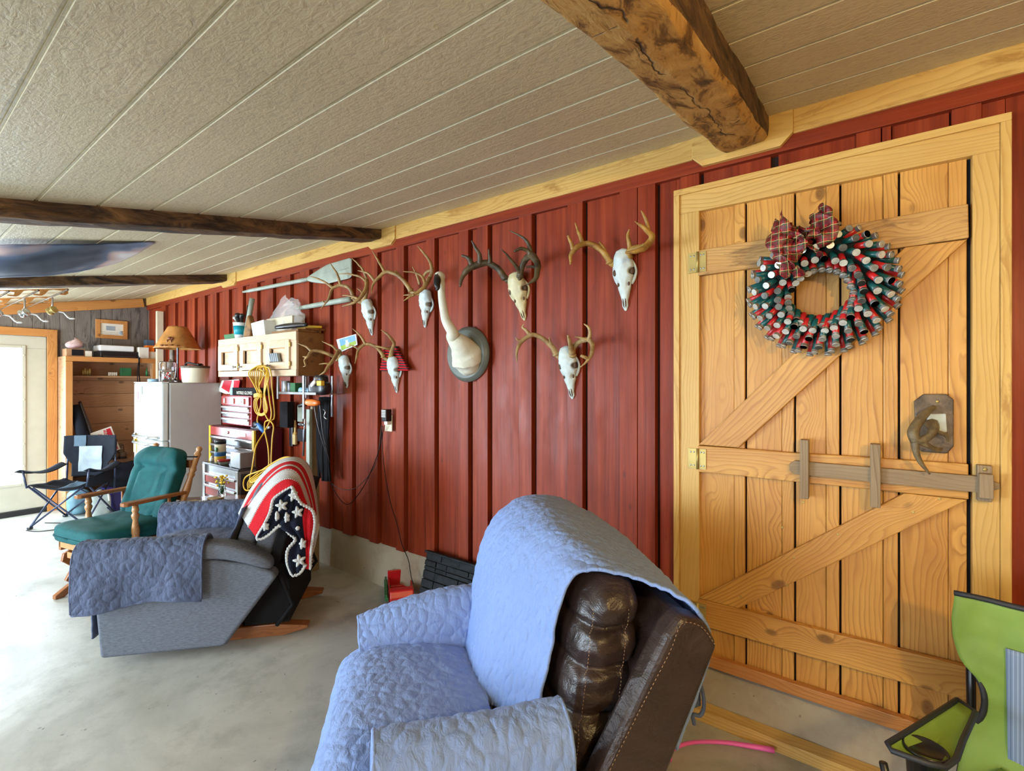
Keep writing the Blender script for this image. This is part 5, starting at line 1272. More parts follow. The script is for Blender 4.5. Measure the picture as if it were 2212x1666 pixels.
# ---------------- glider rocker ----------------
GL = (-4.37, 1.42, 0); GZ = R(-77.3)
gl = thing('glider_chair', 'wooden glider chair with turned posts and dark green velvet cushions, beyond the grey recliner', 'glider', GL, GZ)
gw, gw2, gv = M['glider_wood'], M['glider_light'], M['green_velvet']
def turned(name, a, b, rs, parent, mat=gw2):
    a = Vector(a); b = Vector(b); L = (b - a).length; mb = MB(); mb.lathe([(r, t * L) for t, r in rs], a, 14, b - a, 0); return obj(name, mb, mat, parent)
TP = [(0, 0.016), (0.16, 0.017), (0.20, 0.024), (0.23, 0.016), (0.26, 0.025), (0.30, 0.018), (0.45, 0.027), (0.60, 0.019), (0.64, 0.026), (0.67, 0.018), (0.70, 0.027), (0.74, 0.019), (0.85, 0.020), (0.90, 0.025), (0.93, 0.016), (0.945, 0.020), (0.97, 0.021), (0.99, 0.013), (1.0, 0.0)]
for s in (1, -1): turned('back_post', (0.115, s * 0.27, 0.42), (-0.075, s * 0.27, 1.0), TP, gl)
AP = [(0, 0.014), (0.1, 0.022), (0.3, 0.026), (0.45, 0.020), (0.6, 0.015), (0.68, 0.022), (0.74, 0.024), (0.8, 0.016), (0.86, 0.022), (1, 0.016)]
for s in (1, -1):
    turned('arm_post', (0.38, s * 0.285, 0.40), (0.38, s * 0.285, 0.65), AP, gl)
    turned('arm_spindle', (0.16, s * 0.285, 0.40), (0.16, s * 0.285, 0.66), [(0, 0.010), (0.5, 0.012), (1, 0.010)], gl, gw)
    mb = MB()
    pts = [(0.04, -0.018), (0.20, -0.026), (0.36, -0.034), (0.44, -0.036), (0.46, -0.02), (0.46, 0.02), (0.44, 0.036), (0.36, 0.034), (0.20, 0.026), (0.04, 0.018)]
    mb.prism([(x, s * 0.28 + y) for x, y in pts], 0.655, 0.680, 'z'); obj('arm_rest', mb, gw, gl, bevel=0.006)
mb = MB(); mb.box(0.53, 0.56, -0.27, 0.27, 0.345, 0.405); obj('front_rail', mb, gw2, gl, bevel=0.004)
mb = MB(); mb.box(0.555, 0.565, -0.15, 0.15, 0.30, 0.33); mb.box(0.50, 0.56, -0.16, 0.16, 0.285, 0.30); obj('footrest_rail', mb, gw2, gl, bevel=0.003)
for s in (1, -1):
    mb = MB(); mb.box(0.03, 0.56, s * 0.255 - 0.014, s * 0.255 + 0.014, 0.325, 0.40); obj('side_rail', mb, gw, gl, bevel=0.004)
    # scroll-cut side support and foot
    sc = [(0.50, 0.325), (0.55, 0.30), (0.56, 0.25), (0.53, 0.22), (0.50, 0.19), (0.52, 0.15), (0.54, 0.11), (0.50, 0.07), (0.42, 0.075), (0.16, 0.075), (0.10, 0.08), (0.08, 0.12), (0.12, 0.16), (0.09, 0.21), (0.07, 0.27), (0.10, 0.325)]
    mb = MB(); mb.prism(sc, s * 0.235 - 0.013, s * 0.235 + 0.013, 'y'); obj('side_support', mb, gw, gl, bevel=0.004)
    mb = MB(); mb.prism([(0.60, 0.0), (0.60, 0.025), (0.52, 0.075), (0.10, 0.075), (0.0, 0.03), (-0.04, 0.0), (0.05, 0.0), (0.12, 0.03), (0.50, 0.03), (0.55, 0.0)], s * 0.235 - 0.02, s * 0.235 + 0.02, 'y'); obj('base_foot', mb, gw, gl, bevel=0.005)
mb = MB(); mb.box(0.05, 0.52, -0.25, 0.25, 0.37, 0.40); obj('seat_deck', mb, gw, gl)
def seatfn(p):
    return Vector((p.x, p.y, p.z + 0.012 * noise.noise(p * 7) + 0.010 * (1 - (p.y / 0.28) ** 2)))
mb = MB(); mb.pillow((0.345, 0, 0.455), (0.275, 0.285, 0.062), 0.38, 22, fn=seatfn); sc_ = obj('seat_cushion', mb, gv, gl)
mb = MB(); mb.tube([(0.345 + 0.277 * math.copysign(abs(math.cos(a)) ** 0.38, math.cos(a)), 0.287 * math.copysign(abs(math.sin(a)) ** 0.38, math.sin(a)), 0.450) for a in [2 * math.pi * i / 90 for i in range(91)]], 0.005, 6); obj('piping', mb, gv, sc_)
# back cushion with tufts and a head roll
bm_ = Matrix.Translation((0.10, 0, 0.718)) @ Matrix.Rotation(R(-18.5), 4, 'Y')
def gb(p):      # p in slab coordinates: z up the back, x towards the sitter
    fx = 1 if p.x > 0 else 0.4
    t = 0
    for (ty, tz) in ((0.09, 0.02), (-0.09, 0.02), (0.09, -0.13), (-0.09, -0.13), (0, -0.055), (0, 0.09)):
        t += math.exp(-((p.y - ty) ** 2 + (p.z - tz) ** 2) / 0.0018)
    groove = math.exp(-((p.z - 0.125) / 0.016) ** 2) * (1 if abs(p.y) < 0.17 else 0.3) + 0.6 * math.exp(-((abs(p.y) - 0.165) / 0.015) ** 2) * (p.z < 0.13) + 0.5 * math.exp(-(p.y / 0.012) ** 2) * (p.z > 0.13)
    roll = 0.025 * math.exp(-((p.z - 0.195) / 0.055) ** 2)
    d = -0.052 * t - 0.045 * groove + roll + 0.010 * noise.noise(p * 12)
    return Vector((p.x + d * fx, p.y, p.z))
mb = MB(); mb.pillow((0, 0, 0), (0.060, 0.262, 0.285), 0.42, 40, M=bm_, fn=gb); obj('back_cushion', mb, gv, gl)
for s in (1, -1):
    mb = MB(); mb.tube([(0.0 + 0.022, s * 0.25, 0.93), (-0.03, s * 0.295, 0.925), (-0.075, s * 0.27, 0.925), (-0.04, s * 0.245, 0.93)], 0.005, 6); obj('cushion_tie', mb, M['black'], gl)
mb = MB(); mb.box(-0.03, -0.005, -0.26, 0.26, 0.84, 0.90); mb.box(0.02, 0.045, -0.26, 0.26, 0.60, 0.66); obj('back_rail', mb, gw, gl, M=Matrix.Identity(4), bevel=0.004)
# ---------------- side table between the recliner and the glider ----------------
TB = Vector((GR[0], GR[1], 0)) + Matrix.Rotation(RZ, 3, 'Z') @ Vector((0.78, -0.68, 0))
tb = thing('side_table', 'low reddish-brown wooden side table behind the arm of the grey recliner', 'table', TB, RZ)
mb = MB(); mb.box(-0.31, 0.31, -0.18, 0.18, 0.578, 0.60); obj('table_top', mb, M['table_wood'], tb, bevel=0.006)
for a, b in ((-1, -1), (-1, 1), (1, -1), (1, 1)):
    mb = MB(); mb.box(a * 0.27 - 0.018, a * 0.27 + 0.018, b * 0.145 - 0.018, b * 0.145 + 0.018, 0, 0.578); obj('leg', mb, M['table_wood'], tb, bevel=0.003)
mb = MB(); mb.box(-0.28, 0.28, -0.155, -0.14, 0.52, 0.578); mb.box(-0.28, 0.28, 0.14, 0.155, 0.52, 0.578); obj('apron', mb, M['table_wood'], tb)
def ont(x, y, z=0.601): return TB + Matrix.Rotation(RZ, 3, 'Z') @ Vector((x, y, z))
def coaster(p, lab):
    mb = MB(); mb.pillow(p + Vector((0, 0, 0.006)), (0.05, 0.05, 0.005), 0.4, 12); one('coaster', mb, M['cork'], lab, 'coaster', 'cork coasters on the side table')
coaster(ont(0.19, 0.02), 'square cork coaster at the near end of the side table'); coaster(ont(0.06, -0.08), 'square cork coaster beside the flower jar')
p = ont(0.02, -0.09, 0.612); fj = thing('flower_jar', 'small glass jar of yellow flowers on the side table', 'vase', p)
mb = MB(); mb.lathe([(0.024, 0.0), (0.028, 0.01), (0.028, 0.06), (0.020, 0.075), (0.022, 0.082)], p, 16); obj('jar', mb, M['glass'], fj, w=True)
mb = MB(); random.seed(5)
for i in range(16):
    a = random.uniform(0, 6.28); q = p + Vector((0.035 * math.cos(a), 0.035 * math.sin(a), random.uniform(0.10, 0.15))); mb.tube([p + Vector((0, 0, 0.02)), q], 0.0015, 4)
obj('stems', mb, M['green_plastic'], fj, w=True); mb = MB()
for i in range(26):
    a = random.uniform(0, 6.28); r_ = random.uniform(0, 0.045); mb.pillow(p + Vector((r_ * math.cos(a), r_ * math.sin(a), random.uniform(0.09, 0.16))), (0.010, 0.010, 0.007), 1, 6)
obj('blossoms', mb, M['yellow'], fj, w=True)
q0 = Vector((GR[0], GR[1], 0)) + Matrix.Rotation(RZ, 3, 'Z') @ Vector((0.86, -0.395, 0.652))
rm_ = thing('remote_control', 'black remote control lying on the far quilted arm of the grey recliner', 'remote', q0, RZ + 0.15)
mb = MB(); mb.box(-0.10, 0.10, -0.022, 0.022, 0, 0.016); rb = obj('remote_body', mb, M['black_plastic'], rm_, bevel=0.005)
mb = MB()
for i in range(11):
    for j in range(3): mb.box(-0.088 + i * 0.016, -0.079 + i * 0.016, -0.016 + j * 0.012, -0.009 + j * 0.012, 0.016, 0.018)
obj('buttons', mb, M['white_plastic'], rb)
# ---------------- black folding camp chair ----------------
CC = (-6.78, 1.36, 0); CZ = math.atan2(-0.71, 0.70)
cc = thing('camp_chair', 'black and grey folding camp chair by the back shelf', 'camp chair', CC, CZ)
def tubeo(name, pts, r, mat, parent, n=8): mb = MB(); mb.tube(pts, r, n); return obj(name, mb, mat, parent)
def campframe(par, mat, W_=0.25, F=0.24, arm=0.60, back=0.90, bx=-0.22):
    for s in (1, -1):
        tubeo('leg', [(F, s * W_, 0.02), (-0.20, s * (W_ - 0.02), 0.43)], 0.009, mat, par); tubeo('leg', [(-0.22, s * W_, 0.02), (F, s * (W_ + 0.02), 0.44)], 0.009, mat, par)
        tubeo('leg', [(F, s * W_, 0.02), (F - 0.01, -s * (W_ - 0.02), 0.42)], 0.009, mat, par); tubeo('leg', [(-0.22, s * W_, 0.02), (-0.2, -s * (W_ - 0.02), 0.42)], 0.009, mat, par)
        tubeo('back_post', [(bx, s * (W_ - 0.01), 0.30), (bx - 0.03, s * (W_ - 0.01), back - 0.05)], 0.009, mat, par)
        tubeo('arm_post', [(F + 0.01, s * (W_ + 0.02), 0.42), (F + 0.02, s * (W_ + 0.05), arm)], 0.009, mat, par)
        for x in (F, -0.22):
            mb = MB(); mb.pillow((x, s * W_, 0.014), (0.024, 0.018, 0.014), 0.5, 8); obj('foot', mb, M['black_plastic'], par)
campframe(cc, M['tube_dark'])
def g_seat(hw, xs, zs, dip, nm, mat, par, x0=-0.20, x1=0.26, hy=0.25, sd=0):
    def g(u, v):
        x = x0 + (x1 - x0) * v; y = -hy + 2 * hy * u
        return (x, y, 0.43 - dip * (1 - (2 * u - 1) ** 2) * (0.6 + 0.4 * math.sin(v * 3.1)) + 0.012 * noise.noise(Vector((x * 9, y * 9, sd))) + 0.02 * v * v)
    mb = MB(); mb.grid(g, 30, 24); return obj(nm, mb, mat, par, solid=0.006)
g_seat(0, 0, 0, 0.075, 'seat', M['camp_black'], cc)
def backg(nm, mat, par, y0, y1, z0, z1, xo=0.0, cut=True, lean=0.06, hy=0.255, th=0.006, sd=0):
    def g(u, v):
        z = z0 + (z1 - z0) * v; y = y0 + (y1 - y0) * u
        if cut:
            t = (z - 0.45) / 0.45; wd = 0.70 + 0.30 * min(1, max(0, (t - 0.32) / 0.25)) ** 0.7 if t > 0.32 else 0.70
            y *= wd
        return (-0.19 - lean * (z - 0.45) - 0.035 * (1 - (y / hy) ** 2) + xo + 0.007 * noise.noise(Vector((y * 11, z * 11, sd))), y, z)
    mb = MB(); mb.grid(g, 30, 30); return obj(nm, mb, mat, par, solid=th)
backg('backrest', M['camp_black'], cc, -0.26, 0.26, 0.45, 0.90)
backg('back_panel', M['grey_cloth'], cc, -0.115, 0.115, 0.50, 0.78, 0.012, cut=False)
backg('head_strip', M['camp_blue'], cc, -0.165, -0.055, 0.78, 0.90, 0.010, cut=False)
def g(u, v):
    return (-0.17 + 0.30 * v, -0.10 + 0.22 * u, 0.43 - 0.055 - 0.02 * (1 - (2 * u - 1) ** 2) + 0.010 * noise.noise(Vector((u * 3, v * 4, 2))) + 0.03 * (1 - v) ** 2)
mb = MB(); mb.grid(g, 16, 16); obj('seat_strip', mb, M['camp_blue'], cc, solid=0.005)
for s in (1, -1):
    def g(u, v, s=s): 
        x = -0.20 + 0.47 * v; return (x, s * (0.27 + 0.04 * v + (u - 0.5) * 0.11), 0.60 - 0.05 * math.sin(v * math.pi) - 0.01 * math.cos(u * 6))
    mb = MB(); mb.grid(g, 8, 20); obj('arm_rest', mb, M['camp_black'], cc, solid=0.006)
def g(u, v): return (-0.15 + 0.40 * u, 0.275 + 0.035 * math.sin(u * 3) , 0.42 - 0.01 + 0.16 * v * (1 - 0.4 * u))
mb = MB(); mb.grid(g, 16, 10); obj('side_pocket', mb, M['camp_black'], cc, solid=0.006)
# ---------------- green folding camp chair in the right corner ----------------
GC = Vector((0.44, 1.54, 0)); GA = math.atan2(-0.88, -0.47)
gc = thing('camp_chair', 'bright green folding camp chair with black piping, in front of the plank door', 'camp chair', GC, GA)
def HX(px, py, x):     # point of the chair's plane local x = const
    u = Vector((math.cos(GA), math.sin(GA), 0)); w_ = Vector((-math.sin(GA), math.cos(GA), 0)); r = ray(px, py); t = (x - (CAM - GC).dot(u)) / r.dot(u); p = CAM + r * t
    return Vector((x, (p - GC).dot(w_), p.z))
def HZ(px, py, z):
    u = Vector((math.cos(GA), math.sin(GA), 0)); w_ = Vector((-math.sin(GA), math.cos(GA), 0)); p = PZ(px, py, z); return Vector(((p - GC).dot(u), (p - GC).dot(w_), z))
campframe(gc, M['black_plastic'], 0.25, 0.24, 0.58, 0.86, bx=-0.315)
XBK = -0.24
ed = resamp([HX(2072, 1278, XBK), HX(2067, 1330, XBK), HX(2070, 1385, XBK), HX(2086, 1425, XBK), HX(2112, 1460, XBK), HX(2127, 1500, XBK), HX(2124, 1540, XBK), HX(2100, 1575, XBK), HX(2080, 1640, XBK + 0.02), HX(2070, 1700, XBK + 0.04)], 40)
ed = [Vector((p.x, p.y, p.z)) for p in ed]
def backfull(u, v):
    p = ed[min(39, int(v * 39 + 0.5))]; y = p.y * (1 - 2 * u)
    bow = 0.05 * (1 - (y / 0.28) ** 2)
    return (p.x - bow + 0.016 * noise.noise(Vector((y * 8, p.z * 8, 3))) + 0.006 * noise.noise(Vector((y * 26, p.z * 20, 7))), y, p.z)
mb = MB(); mb.grid(backfull, 60, 40); bk = obj('backrest', mb, M['green_canvas'], gc, solid=0.005)
def fixy(p): return Vector((p.x + 0.004, p.y, p.z))
mb = MB(); mb.tube([fixy(p) for p in ed], 0.008, 8); mb.tube([Vector((p.x + 0.004, -p.y, p.z)) for p in ed], 0.008, 8)
top = [Vector(backfull(i / 20, 0)) + Vector((0.004, 0, 0.002)) for i in range(21)]; mb.tube(top, 0.008, 8); obj('piping', mb, M['piping'], bk)
# mesh panel
mt = HX(2187, 1392, XBK - 0.045); mbm = MB()
def g(u, v):
    y = mt.y * (1 - 2 * u) * (1 - 0.02 * v); z = mt.z - (mt.z - 0.42) * v; return (XBK - 0.05 * (1 - (y / 0.28) ** 2) + 0.010, y, z)
mbm.grid(g, 24, 24); obj('mesh_panel', mbm, M['mesh_blue'], gc, solid=0.003)
g_seat(0, 0, 0, 0.05, 'seat', M['green_canvas'], gc, x0=-0.22, x1=0.26, sd=4)
# arm rest with a cup holder on the near left side
arm = [HZ(2068, 1512, 0.60), HZ(1962, 1580, 0.60), HZ(1917, 1607, 0.595), HZ(1926, 1622, 0.59), HZ(2005, 1650, 0.59), HZ(2042, 1658, 0.59), HZ(2066, 1640, 0.595), HZ(2080, 1600, 0.60), HZ(2108, 1540, 0.60)]
def armm(sgn, cup=True):
    A = [Vector((p.x, p.y * sgn, p.z)) for p in arm]
    mb = MB(); n = len(A); c = sum(A, Vector()) / n
    vs = []; rings = 6
    for k in range(rings):
        f = k / (rings - 1)
        for p in A:
            q = c.lerp(p, max(f, 0.02)); vs.append(q + Vector((0, 0, -0.018 * (1 - f * f))))
    fs = [(k * n + i, k * n + (i + 1) % n, (k + 1) * n + (i + 1) % n, (k + 1) * n + i) for k in range(rings - 1) for i in range(n)]
    mb.add(vs, fs, 0, True); o = obj('arm_rest', mb, M['green_canvas'], gc, solid=0.005)
    mb = MB(); mb.tube(A + [A[0]], 0.007, 8); obj('piping', mb, M['piping'], o)
    cc_ = Vector((HZ(1999, 1612, 0.60).x, HZ(1999, 1612, 0.60).y * sgn, 0))
    mb = MB(); mb.lathe([(0.042, 0.585), (0.045, 0.596), (0.041, 0.596), (0.036, 0.52), (0.0, 0.52)], cc_, 20); obj('cup_holder', mb, M['black_plastic'], o)
    return o
# the drinks holder is an oval pocket: build it stretched along the arm
for sgn in (1, -1):
    armm(sgn)
mb = MB(); p0 = HX(2086, 1425, XBK); mb.tube([Vector((XBK - 0.03, p0.y + 0.005, 0.30)), Vector((XBK - 0.03, p0.y - 0.002, 0.80))], 0.011, 10); obj('back_post', mb, M['black_plastic'], gc)
# ---------------- workshop corner ----------------
def FY(px, py, Y): return W(px, py, D - Y)
def bxo(name, x0, x1, y0, y1, z0, z1, mat, parent=None, bevel=0.002): mb = MB(); mb.box(x0, x1, y0, y1, z0, z1); return obj(name, mb, mat, parent, w=True, bevel=bevel)
# wooden wall cabinet
cx0, cx1, cy0, cy1, cz0, cz1 = -4.88, -3.52, 1.99, 2.228, 1.547, 1.895
wc = thing('wall_cabinet', 'small wooden wall cabinet with three square-windowed doors, above the tool chests', 'cabinet', ((cx0 + cx1) / 2, cy1, cz0))
bxo('side_panel', cx1 - 0.02, cx1, cy0 + 0.02, cy1, cz0, cz1, M['plywood'], wc); bxo('side_panel', cx0, cx0 + 0.02, cy0 + 0.02, cy1, cz0, cz1, M['plywood'], wc)
bxo('top_board', cx0 + 0.02, cx1 - 0.02, cy0 + 0.02, cy1, cz1 - 0.02, cz1, M['cab_wood'], wc); bxo('bottom_board', cx0 + 0.02, cx1 - 0.02, cy0 + 0.02, cy1, cz0, cz0 + 0.02, M['cab_wood'], wc); bxo('back_board', cx0 + 0.02, cx1 - 0.02, cy1 - 0.01, cy1, cz0 + 0.02, cz1 - 0.02, M['cab_wood'], wc)
def X_(px, Y=cy0): return FY(px, 800, Y).x
board('face_frame', (cx0, cy0 + 0.02, cz1 - 0.035), (cx1, cy0 + 0.02, cz1 - 0.035), 0.07, 0.02, M['cab_wood'], wc); board('face_frame', (cx0, cy0 + 0.02, cz0 + 0.025), (cx1, cy0 + 0.02, cz0 + 0.025), 0.05, 0.02, M['cab_wood'], wc)
for a, b in ((472, 474.5), (516, 522.5), (567.5, 583), (628, 640)):
    xa, xb = X_(a), X_(b); board('stile', ((xa + xb) / 2, cy0 + 0.02, cz0 + 0.05), ((xa + xb) / 2, cy0 + 0.02, cz1 - 0.07), xb - xa, 0.02, M['cab_wood'], wc)
for (a, b, wa, wb_) in ((474.7, 516, 482, 508), (522.5, 567, 529, 558.6), (583, 628, 586, 619)):
    xa, xb, xc, xd = X_(a), X_(b), X_(wa), X_(wb_); z0, z1 = cz0 + 0.055, cz1 - 0.062; za, zb = z0 + 0.055, z1 - 0.06
    y1_ = cy0 + 0.002; y0_ = cy0 - 0.016
    mb = MB(); mb.box(xa, xc, y0_, y1_, z0, z1); mb.box(xd, xb, y0_, y1_, z0, z1); mb.box(xc, xd, y0_, y1_, z0, za); mb.box(xc, xd, y0_, y1_, zb, z1)
    dr = obj('door', mb, M['cab_wood'], wc, w=True, bevel=0.002)
    mb = MB(); mb.box(xc, xd, y1_ + 0.012, y1_ + 0.016, za, zb); obj('door_panel', mb, M['cab_wood'], dr, w=True)
    mb = MB(); mb.box(xc - 0.0, xd, y1_, y1_ + 0.012, zb - 0.004, zb); mb.box(xd - 0.004, xd, y1_, y1_ + 0.012, za, zb); obj('recess_lining', mb, M['pine_orange'], dr, w=True)
    for zz in (z0 + 0.04, z1 - 0.04): bxo('hinge', xb + 0.001, xb + 0.014, y0_ - 0.002, y0_ + 0.01, zz - 0.018, zz + 0.018, M['brass'], dr)
    mb = MB(); mb.lathe([(0.006, 0), (0.004, 0.012), (0.012, 0.018), (0.010, 0.026), (0, 0.028)], (xa + 0.03 if a > 520 else xb - 0.03, y0_, z0 + 0.03), 12, (0, -1, 0)); obj('knob', mb, M['steel'], dr, w=True)
# cards in the third door's opening
mb = MB(); xc, xd = X_(586), X_(616)
for i in range(9):
    f = i / 8; mb.prism([(xc + 0.02 + f * (xd - xc - 0.10), cz0 + 0.115), (xc + 0.035 + f * (xd - xc - 0.10), cz0 + 0.115), (xc + 0.008 + f * (xd - xc - 0.10), cz0 + 0.185), (xc - 0.004 + f * (xd - xc - 0.10), cz0 + 0.185)], cy0 - 0.022, cy0 - 0.0 + 0.001, 'y', i % 2)
one('card_stack', mb, [M['grey_cloth'], M['black_plastic']], 'tilted row of dark and grey cards in the right window of the wall cabinet', 'cards')
# stains on the cabinet side are in its plywood; things on top of the cabinet
zt = cz1 + 0.001
def topx(px, Y): return FY(px, 720, Y).x
x0, x1 = topx(487, 2.02), topx(510, 2.02)
mb = MB(); mb.prism([(x0 - 0.01, zt + 0.045), (x0 + 0.01, zt), (x1, zt), (x1 + 0.01, zt + 0.045)], 2.01, 2.10, 'y'); one('green_tray', mb, M['green_plastic'], 'small green plastic tray at the left end of the cabinet top', 'tray')
c = Vector((topx(518, 2.05), 2.05, zt)); cu_ = thing('tool_cup', 'white plastic cup with a teal label, full of sockets and tubes, on the cabinet', 'cup', c)
mb = MB(); mb.lathe([(0.040, 0.0), (0.055, 0.14), (0.058, 0.145), (0.052, 0.145), (0.038, 0.01), (0, 0.01)], c, 20); obj('cup', mb, M['white_plastic'], cu_, w=True)
mb = MB(); mb.lathe([(0.0455, 0.035), (0.0535, 0.115), (0.0525, 0.115), (0.044, 0.035)], c, 20); obj('label', mb, M['teal'], cu_, w=True)
random.seed(8)
for i, (dx, dy, dz, r_, m_) in enumerate([(-0.09, 0, 0.20, 0.014, 'chrome'), (-0.07, 0.02, 0.22, 0.016, 'gun'), (-0.04, 0.0, 0.22, 0.016, 'black_plastic'), (0.0, 0.02, 0.20, 0.013, 'steel'), (0.045, 0.0, 0.21, 0.014, 'black_plastic')]):
    mb = MB(); b_ = c + Vector((dx * 0.2, dy, 0.05)); e_ = c + Vector((dx, dy, dz)); mb.tube([b_, e_], [r_ * 0.6, r_], 10); mb.pillow(e_, (r_ * 1.5, r_ * 1.5, r_ * 1.3), 0.8, 10); obj('hand_tool', mb, M[m_], cu_, w=True)
def stick(px0, py0, px1, py1, Y, r, mat, name, label, cat, n=12, zc=None):
    a = FY(px0, py0, Y); b = FY(px1, py1, Y)
    if zc: a.z = zc
    mb = MB(); mb.tube([a, a.lerp(b, 0.5), b], r, n); return one(name, mb, M[mat], label, cat)
o = stick(530, 722, 545, 645, 2.08, 0.022, 'oar_paint', 'caulking_tube', 'grey-green caulking tube standing on end on the wall cabinet', 'tube', zc=zt)
o = stick(527, 722, 537, 660, 2.12, 0.012, 'black_plastic', 'caulking_gun', 'black rod of a caulking gun leaning beside the grey-green tube', 'tool', zc=zt)
p0 = Vector((topx(538, 2.04), 2.04, zt)); mb = MB(); mb.prism([(p0.x - 0.07, zt), (p0.x + 0.04, zt), (p0.x + 0.07, zt + 0.10), (p0.x + 0.02, zt + 0.20), (p0.x - 0.01, zt + 0.18), (p0.x - 0.05, zt + 0.08)], 2.02, 2.07, 'y'); one('leather_holster', mb, M['plywood'], 'brown leather tool holster standing between the cup and the white box', 'holster', bevel=0.012)
x0, x1 = topx(550, 2.02), topx(575, 2.02); mb = MB(); mb.prism([(x0 + 0.01, zt), (x1 + 0.02, zt), (x1 - 0.01, zt + 0.13), (x0 - 0.03, zt + 0.115)], 2.0, 2.12, 'y'); one('white_box', mb, M['blue_light'] if False else M['white_plastic'], 'small white box tilted on the front edge of the wall cabinet', 'box', bevel=0.006)
x0, x1 = topx(580, 2.12), topx(636, 2.12); mb = MB(); mb.box(x0, x1, 2.10, 2.215, zt, zt + 0.155); one('carton', mb, M['cream'], 'beige carton in the clear plastic bag on the wall cabinet', 'box', bevel=0.004)
# plastic bag over the box
def g(u, v):
    a = 2 * math.pi * u; z = v
    w_ = (0.36 - 0.19 * z) * (1 - 0.5 * max(0, z - 0.7)); x = (x0 + x1) / 2 - 0.02 + math.copysign(abs(math.cos(a)) ** 0.7, math.cos(a)) * w_ + 0.07 * z
    y = 2.155 + math.sin(a) * (0.065 - 0.03 * z); top = 0.33 * z * (1 - 0.22 * abs(math.cos(a))) 
    k = 0.02 * noise.noise(Vector((x * 9, z * 5, a))) + 0.012 * noise.noise(Vector((x * 23, z * 14, a * 2)))
    return (x + k, y + k * 0.5, zt + 0.004 + top + k * z)
mb = MB(); mb.grid(g, 40, 24, closeu=True); one('plastic_bag', mb, M['film'], 'crumpled clear plastic bag pulled over the beige carton on the cabinet', 'bag')
mb = MB(); xa, xb = topx(592, 2.02), topx(708, 2.15)
mb.box(xa, cx1 + 0.01, 2.0, 2.20, zt, zt + 0.018); mb.box(xa + 0.1, cx1 + 0.03, 2.05, 2.22, zt + 0.0182, zt + 0.03); one('cardboard_pile', mb, M['plywood'], 'flat pile of cardboard on the right end of the cabinet top', 'cardboard', bevel=0.002)
mb = MB(); P = smooth_path([FY(597, 703, 2.05), FY(615, 700, 2.05), FY(640, 700, 2.05), FY(662, 703, 2.05)], 4)
for p_ in P: p_.z = zt + 0.052 + (p_.z - zt - 0.052) * 0.3
mb.tube(P, interp([0.016, 0.022, 0.022, 0.014], len(P)), 10); one('black_tool', mb, M['black_plastic'], 'black handled tool lying on the cardboard pile', 'tool')
P = [Vector((cx1 - 0.16, 2.10, zt + 0.052)), Vector((cx1 - 0.02, 2.13, zt + 0.046)), Vector((cx1 + 0.05, 2.18, zt + 0.044))]
mb = MB(); mb.tube(P, [0.018, 0.012, 0.010], 10); one('yellow_tool', mb, M['yellow'], 'yellow handled tool on the right end of the cabinet top', 'tool')
# yellow extension cord coiled on the cabinet's knob
random.seed(21)
hk = FY(568, 793, 1.93)
yc = thing('yellow_extension_cord', 'long yellow extension cord hung in loops from the wall cabinet door', 'cord', (hk.x, 1.93, hk.z - 0.6))
def yp(pts, r=0.0055, name='cord_loop'):
    P = smooth_path([FY(a, b, c_) for a, b, c_ in pts], 8); mb = MB(); mb.tube(P, r, 8); return obj(name, mb, M['yellow_cord'], yc, w=True)
for i in range(9):
    f = i / 8; lx = 534 + f * 34; yt = 1.90 + 0.012 * (i % 4)
    yp([(568 + i * 0.8, 790, 1.93), (560 - 6 + f * 6, 792 + i * 0.6, yt), (lx + 3, 806, yt), (548 + f * 12, 830 + f * 5, yt), (556 + f * 9, 850, yt), (549 + f * 6, 868, yt - 0.01), (552 + f * 8, 890, yt), (566, 898 - f * 4, yt), (578 - f * 5, 885, yt), (572, 850, yt), (575 + f * 6, 815, yt), (570 + f * 6, 793, 1.93)], 0.0050)
yp([(572, 792, 1.92), (584, 800, 1.90), (588, 840, 1.90), (593, 895, 1.90), (588, 908, 1.90), (578, 905, 1.89), (570, 880, 1.90), (572, 830, 1.90), (577, 795, 1.92)])
yp([(566, 792, 1.92), (560, 830, 1.90), (564, 870, 1.90), (556, 905, 1.90), (558, 916, 1.90)])
yp([(575, 793, 1.92), (582, 860, 1.88), (586, 900, 1.88), (570, 935, 1.88), (553, 965, 1.80), (545, 1010, 1.76), (540, 1036, 1.72), (547, 1042, 1.70), (570, 1028, 1.70), (590, 1004, 1.72), (610, 1000, 1.72)])
yp([(582, 908, 1.88), (573, 912, 1.88), (572, 930, 1.88), (579, 965, 1.87), (581, 1000, 1.86), (577, 1012, 1.85)])
yp([(585, 910, 1.88), (591, 922, 1.88), (588, 950, 1.87), (586, 1000, 1.86), (590, 1008, 1.85)])
yp([(600, 1004, 1.72), (560, 1018, 1.70), (532, 1030, 1.70), (526, 1048, 1.70), (534, 1060, 1.70), (560, 1050, 1.70), (600, 1025, 1.72)])
for k in range(4): yp([(536 + k * 3, 1058 - k * 3, 1.70), (537 + k * 4, 1040, 1.71), (560 + k * 4, 1020 + k * 2, 1.72), (590, 1000 + k * 3, 1.73), (615, 988 + k * 2, 1.76), (640, 990, 1.80)], 0.0050)
mb = MB(); a = FY(557, 916, 1.90); b = FY(571, 933, 1.90); mb.tube([a, a.lerp(b, 0.5), b], [0.014, 0.020, 0.016], 8); obj('plug', mb, M['blue_plastic'], yc, w=True, label='bright blue plug')
mb = MB(); 
for k in range(4): mb.tube([FY(549, 852 + k * 2, 1.885), FY(557, 850 + k * 2, 1.875), FY(566, 852 + k * 2, 1.885)], 0.006, 6)
obj('cord_wrap', mb, M['yellow_cord'], yc, w=True)
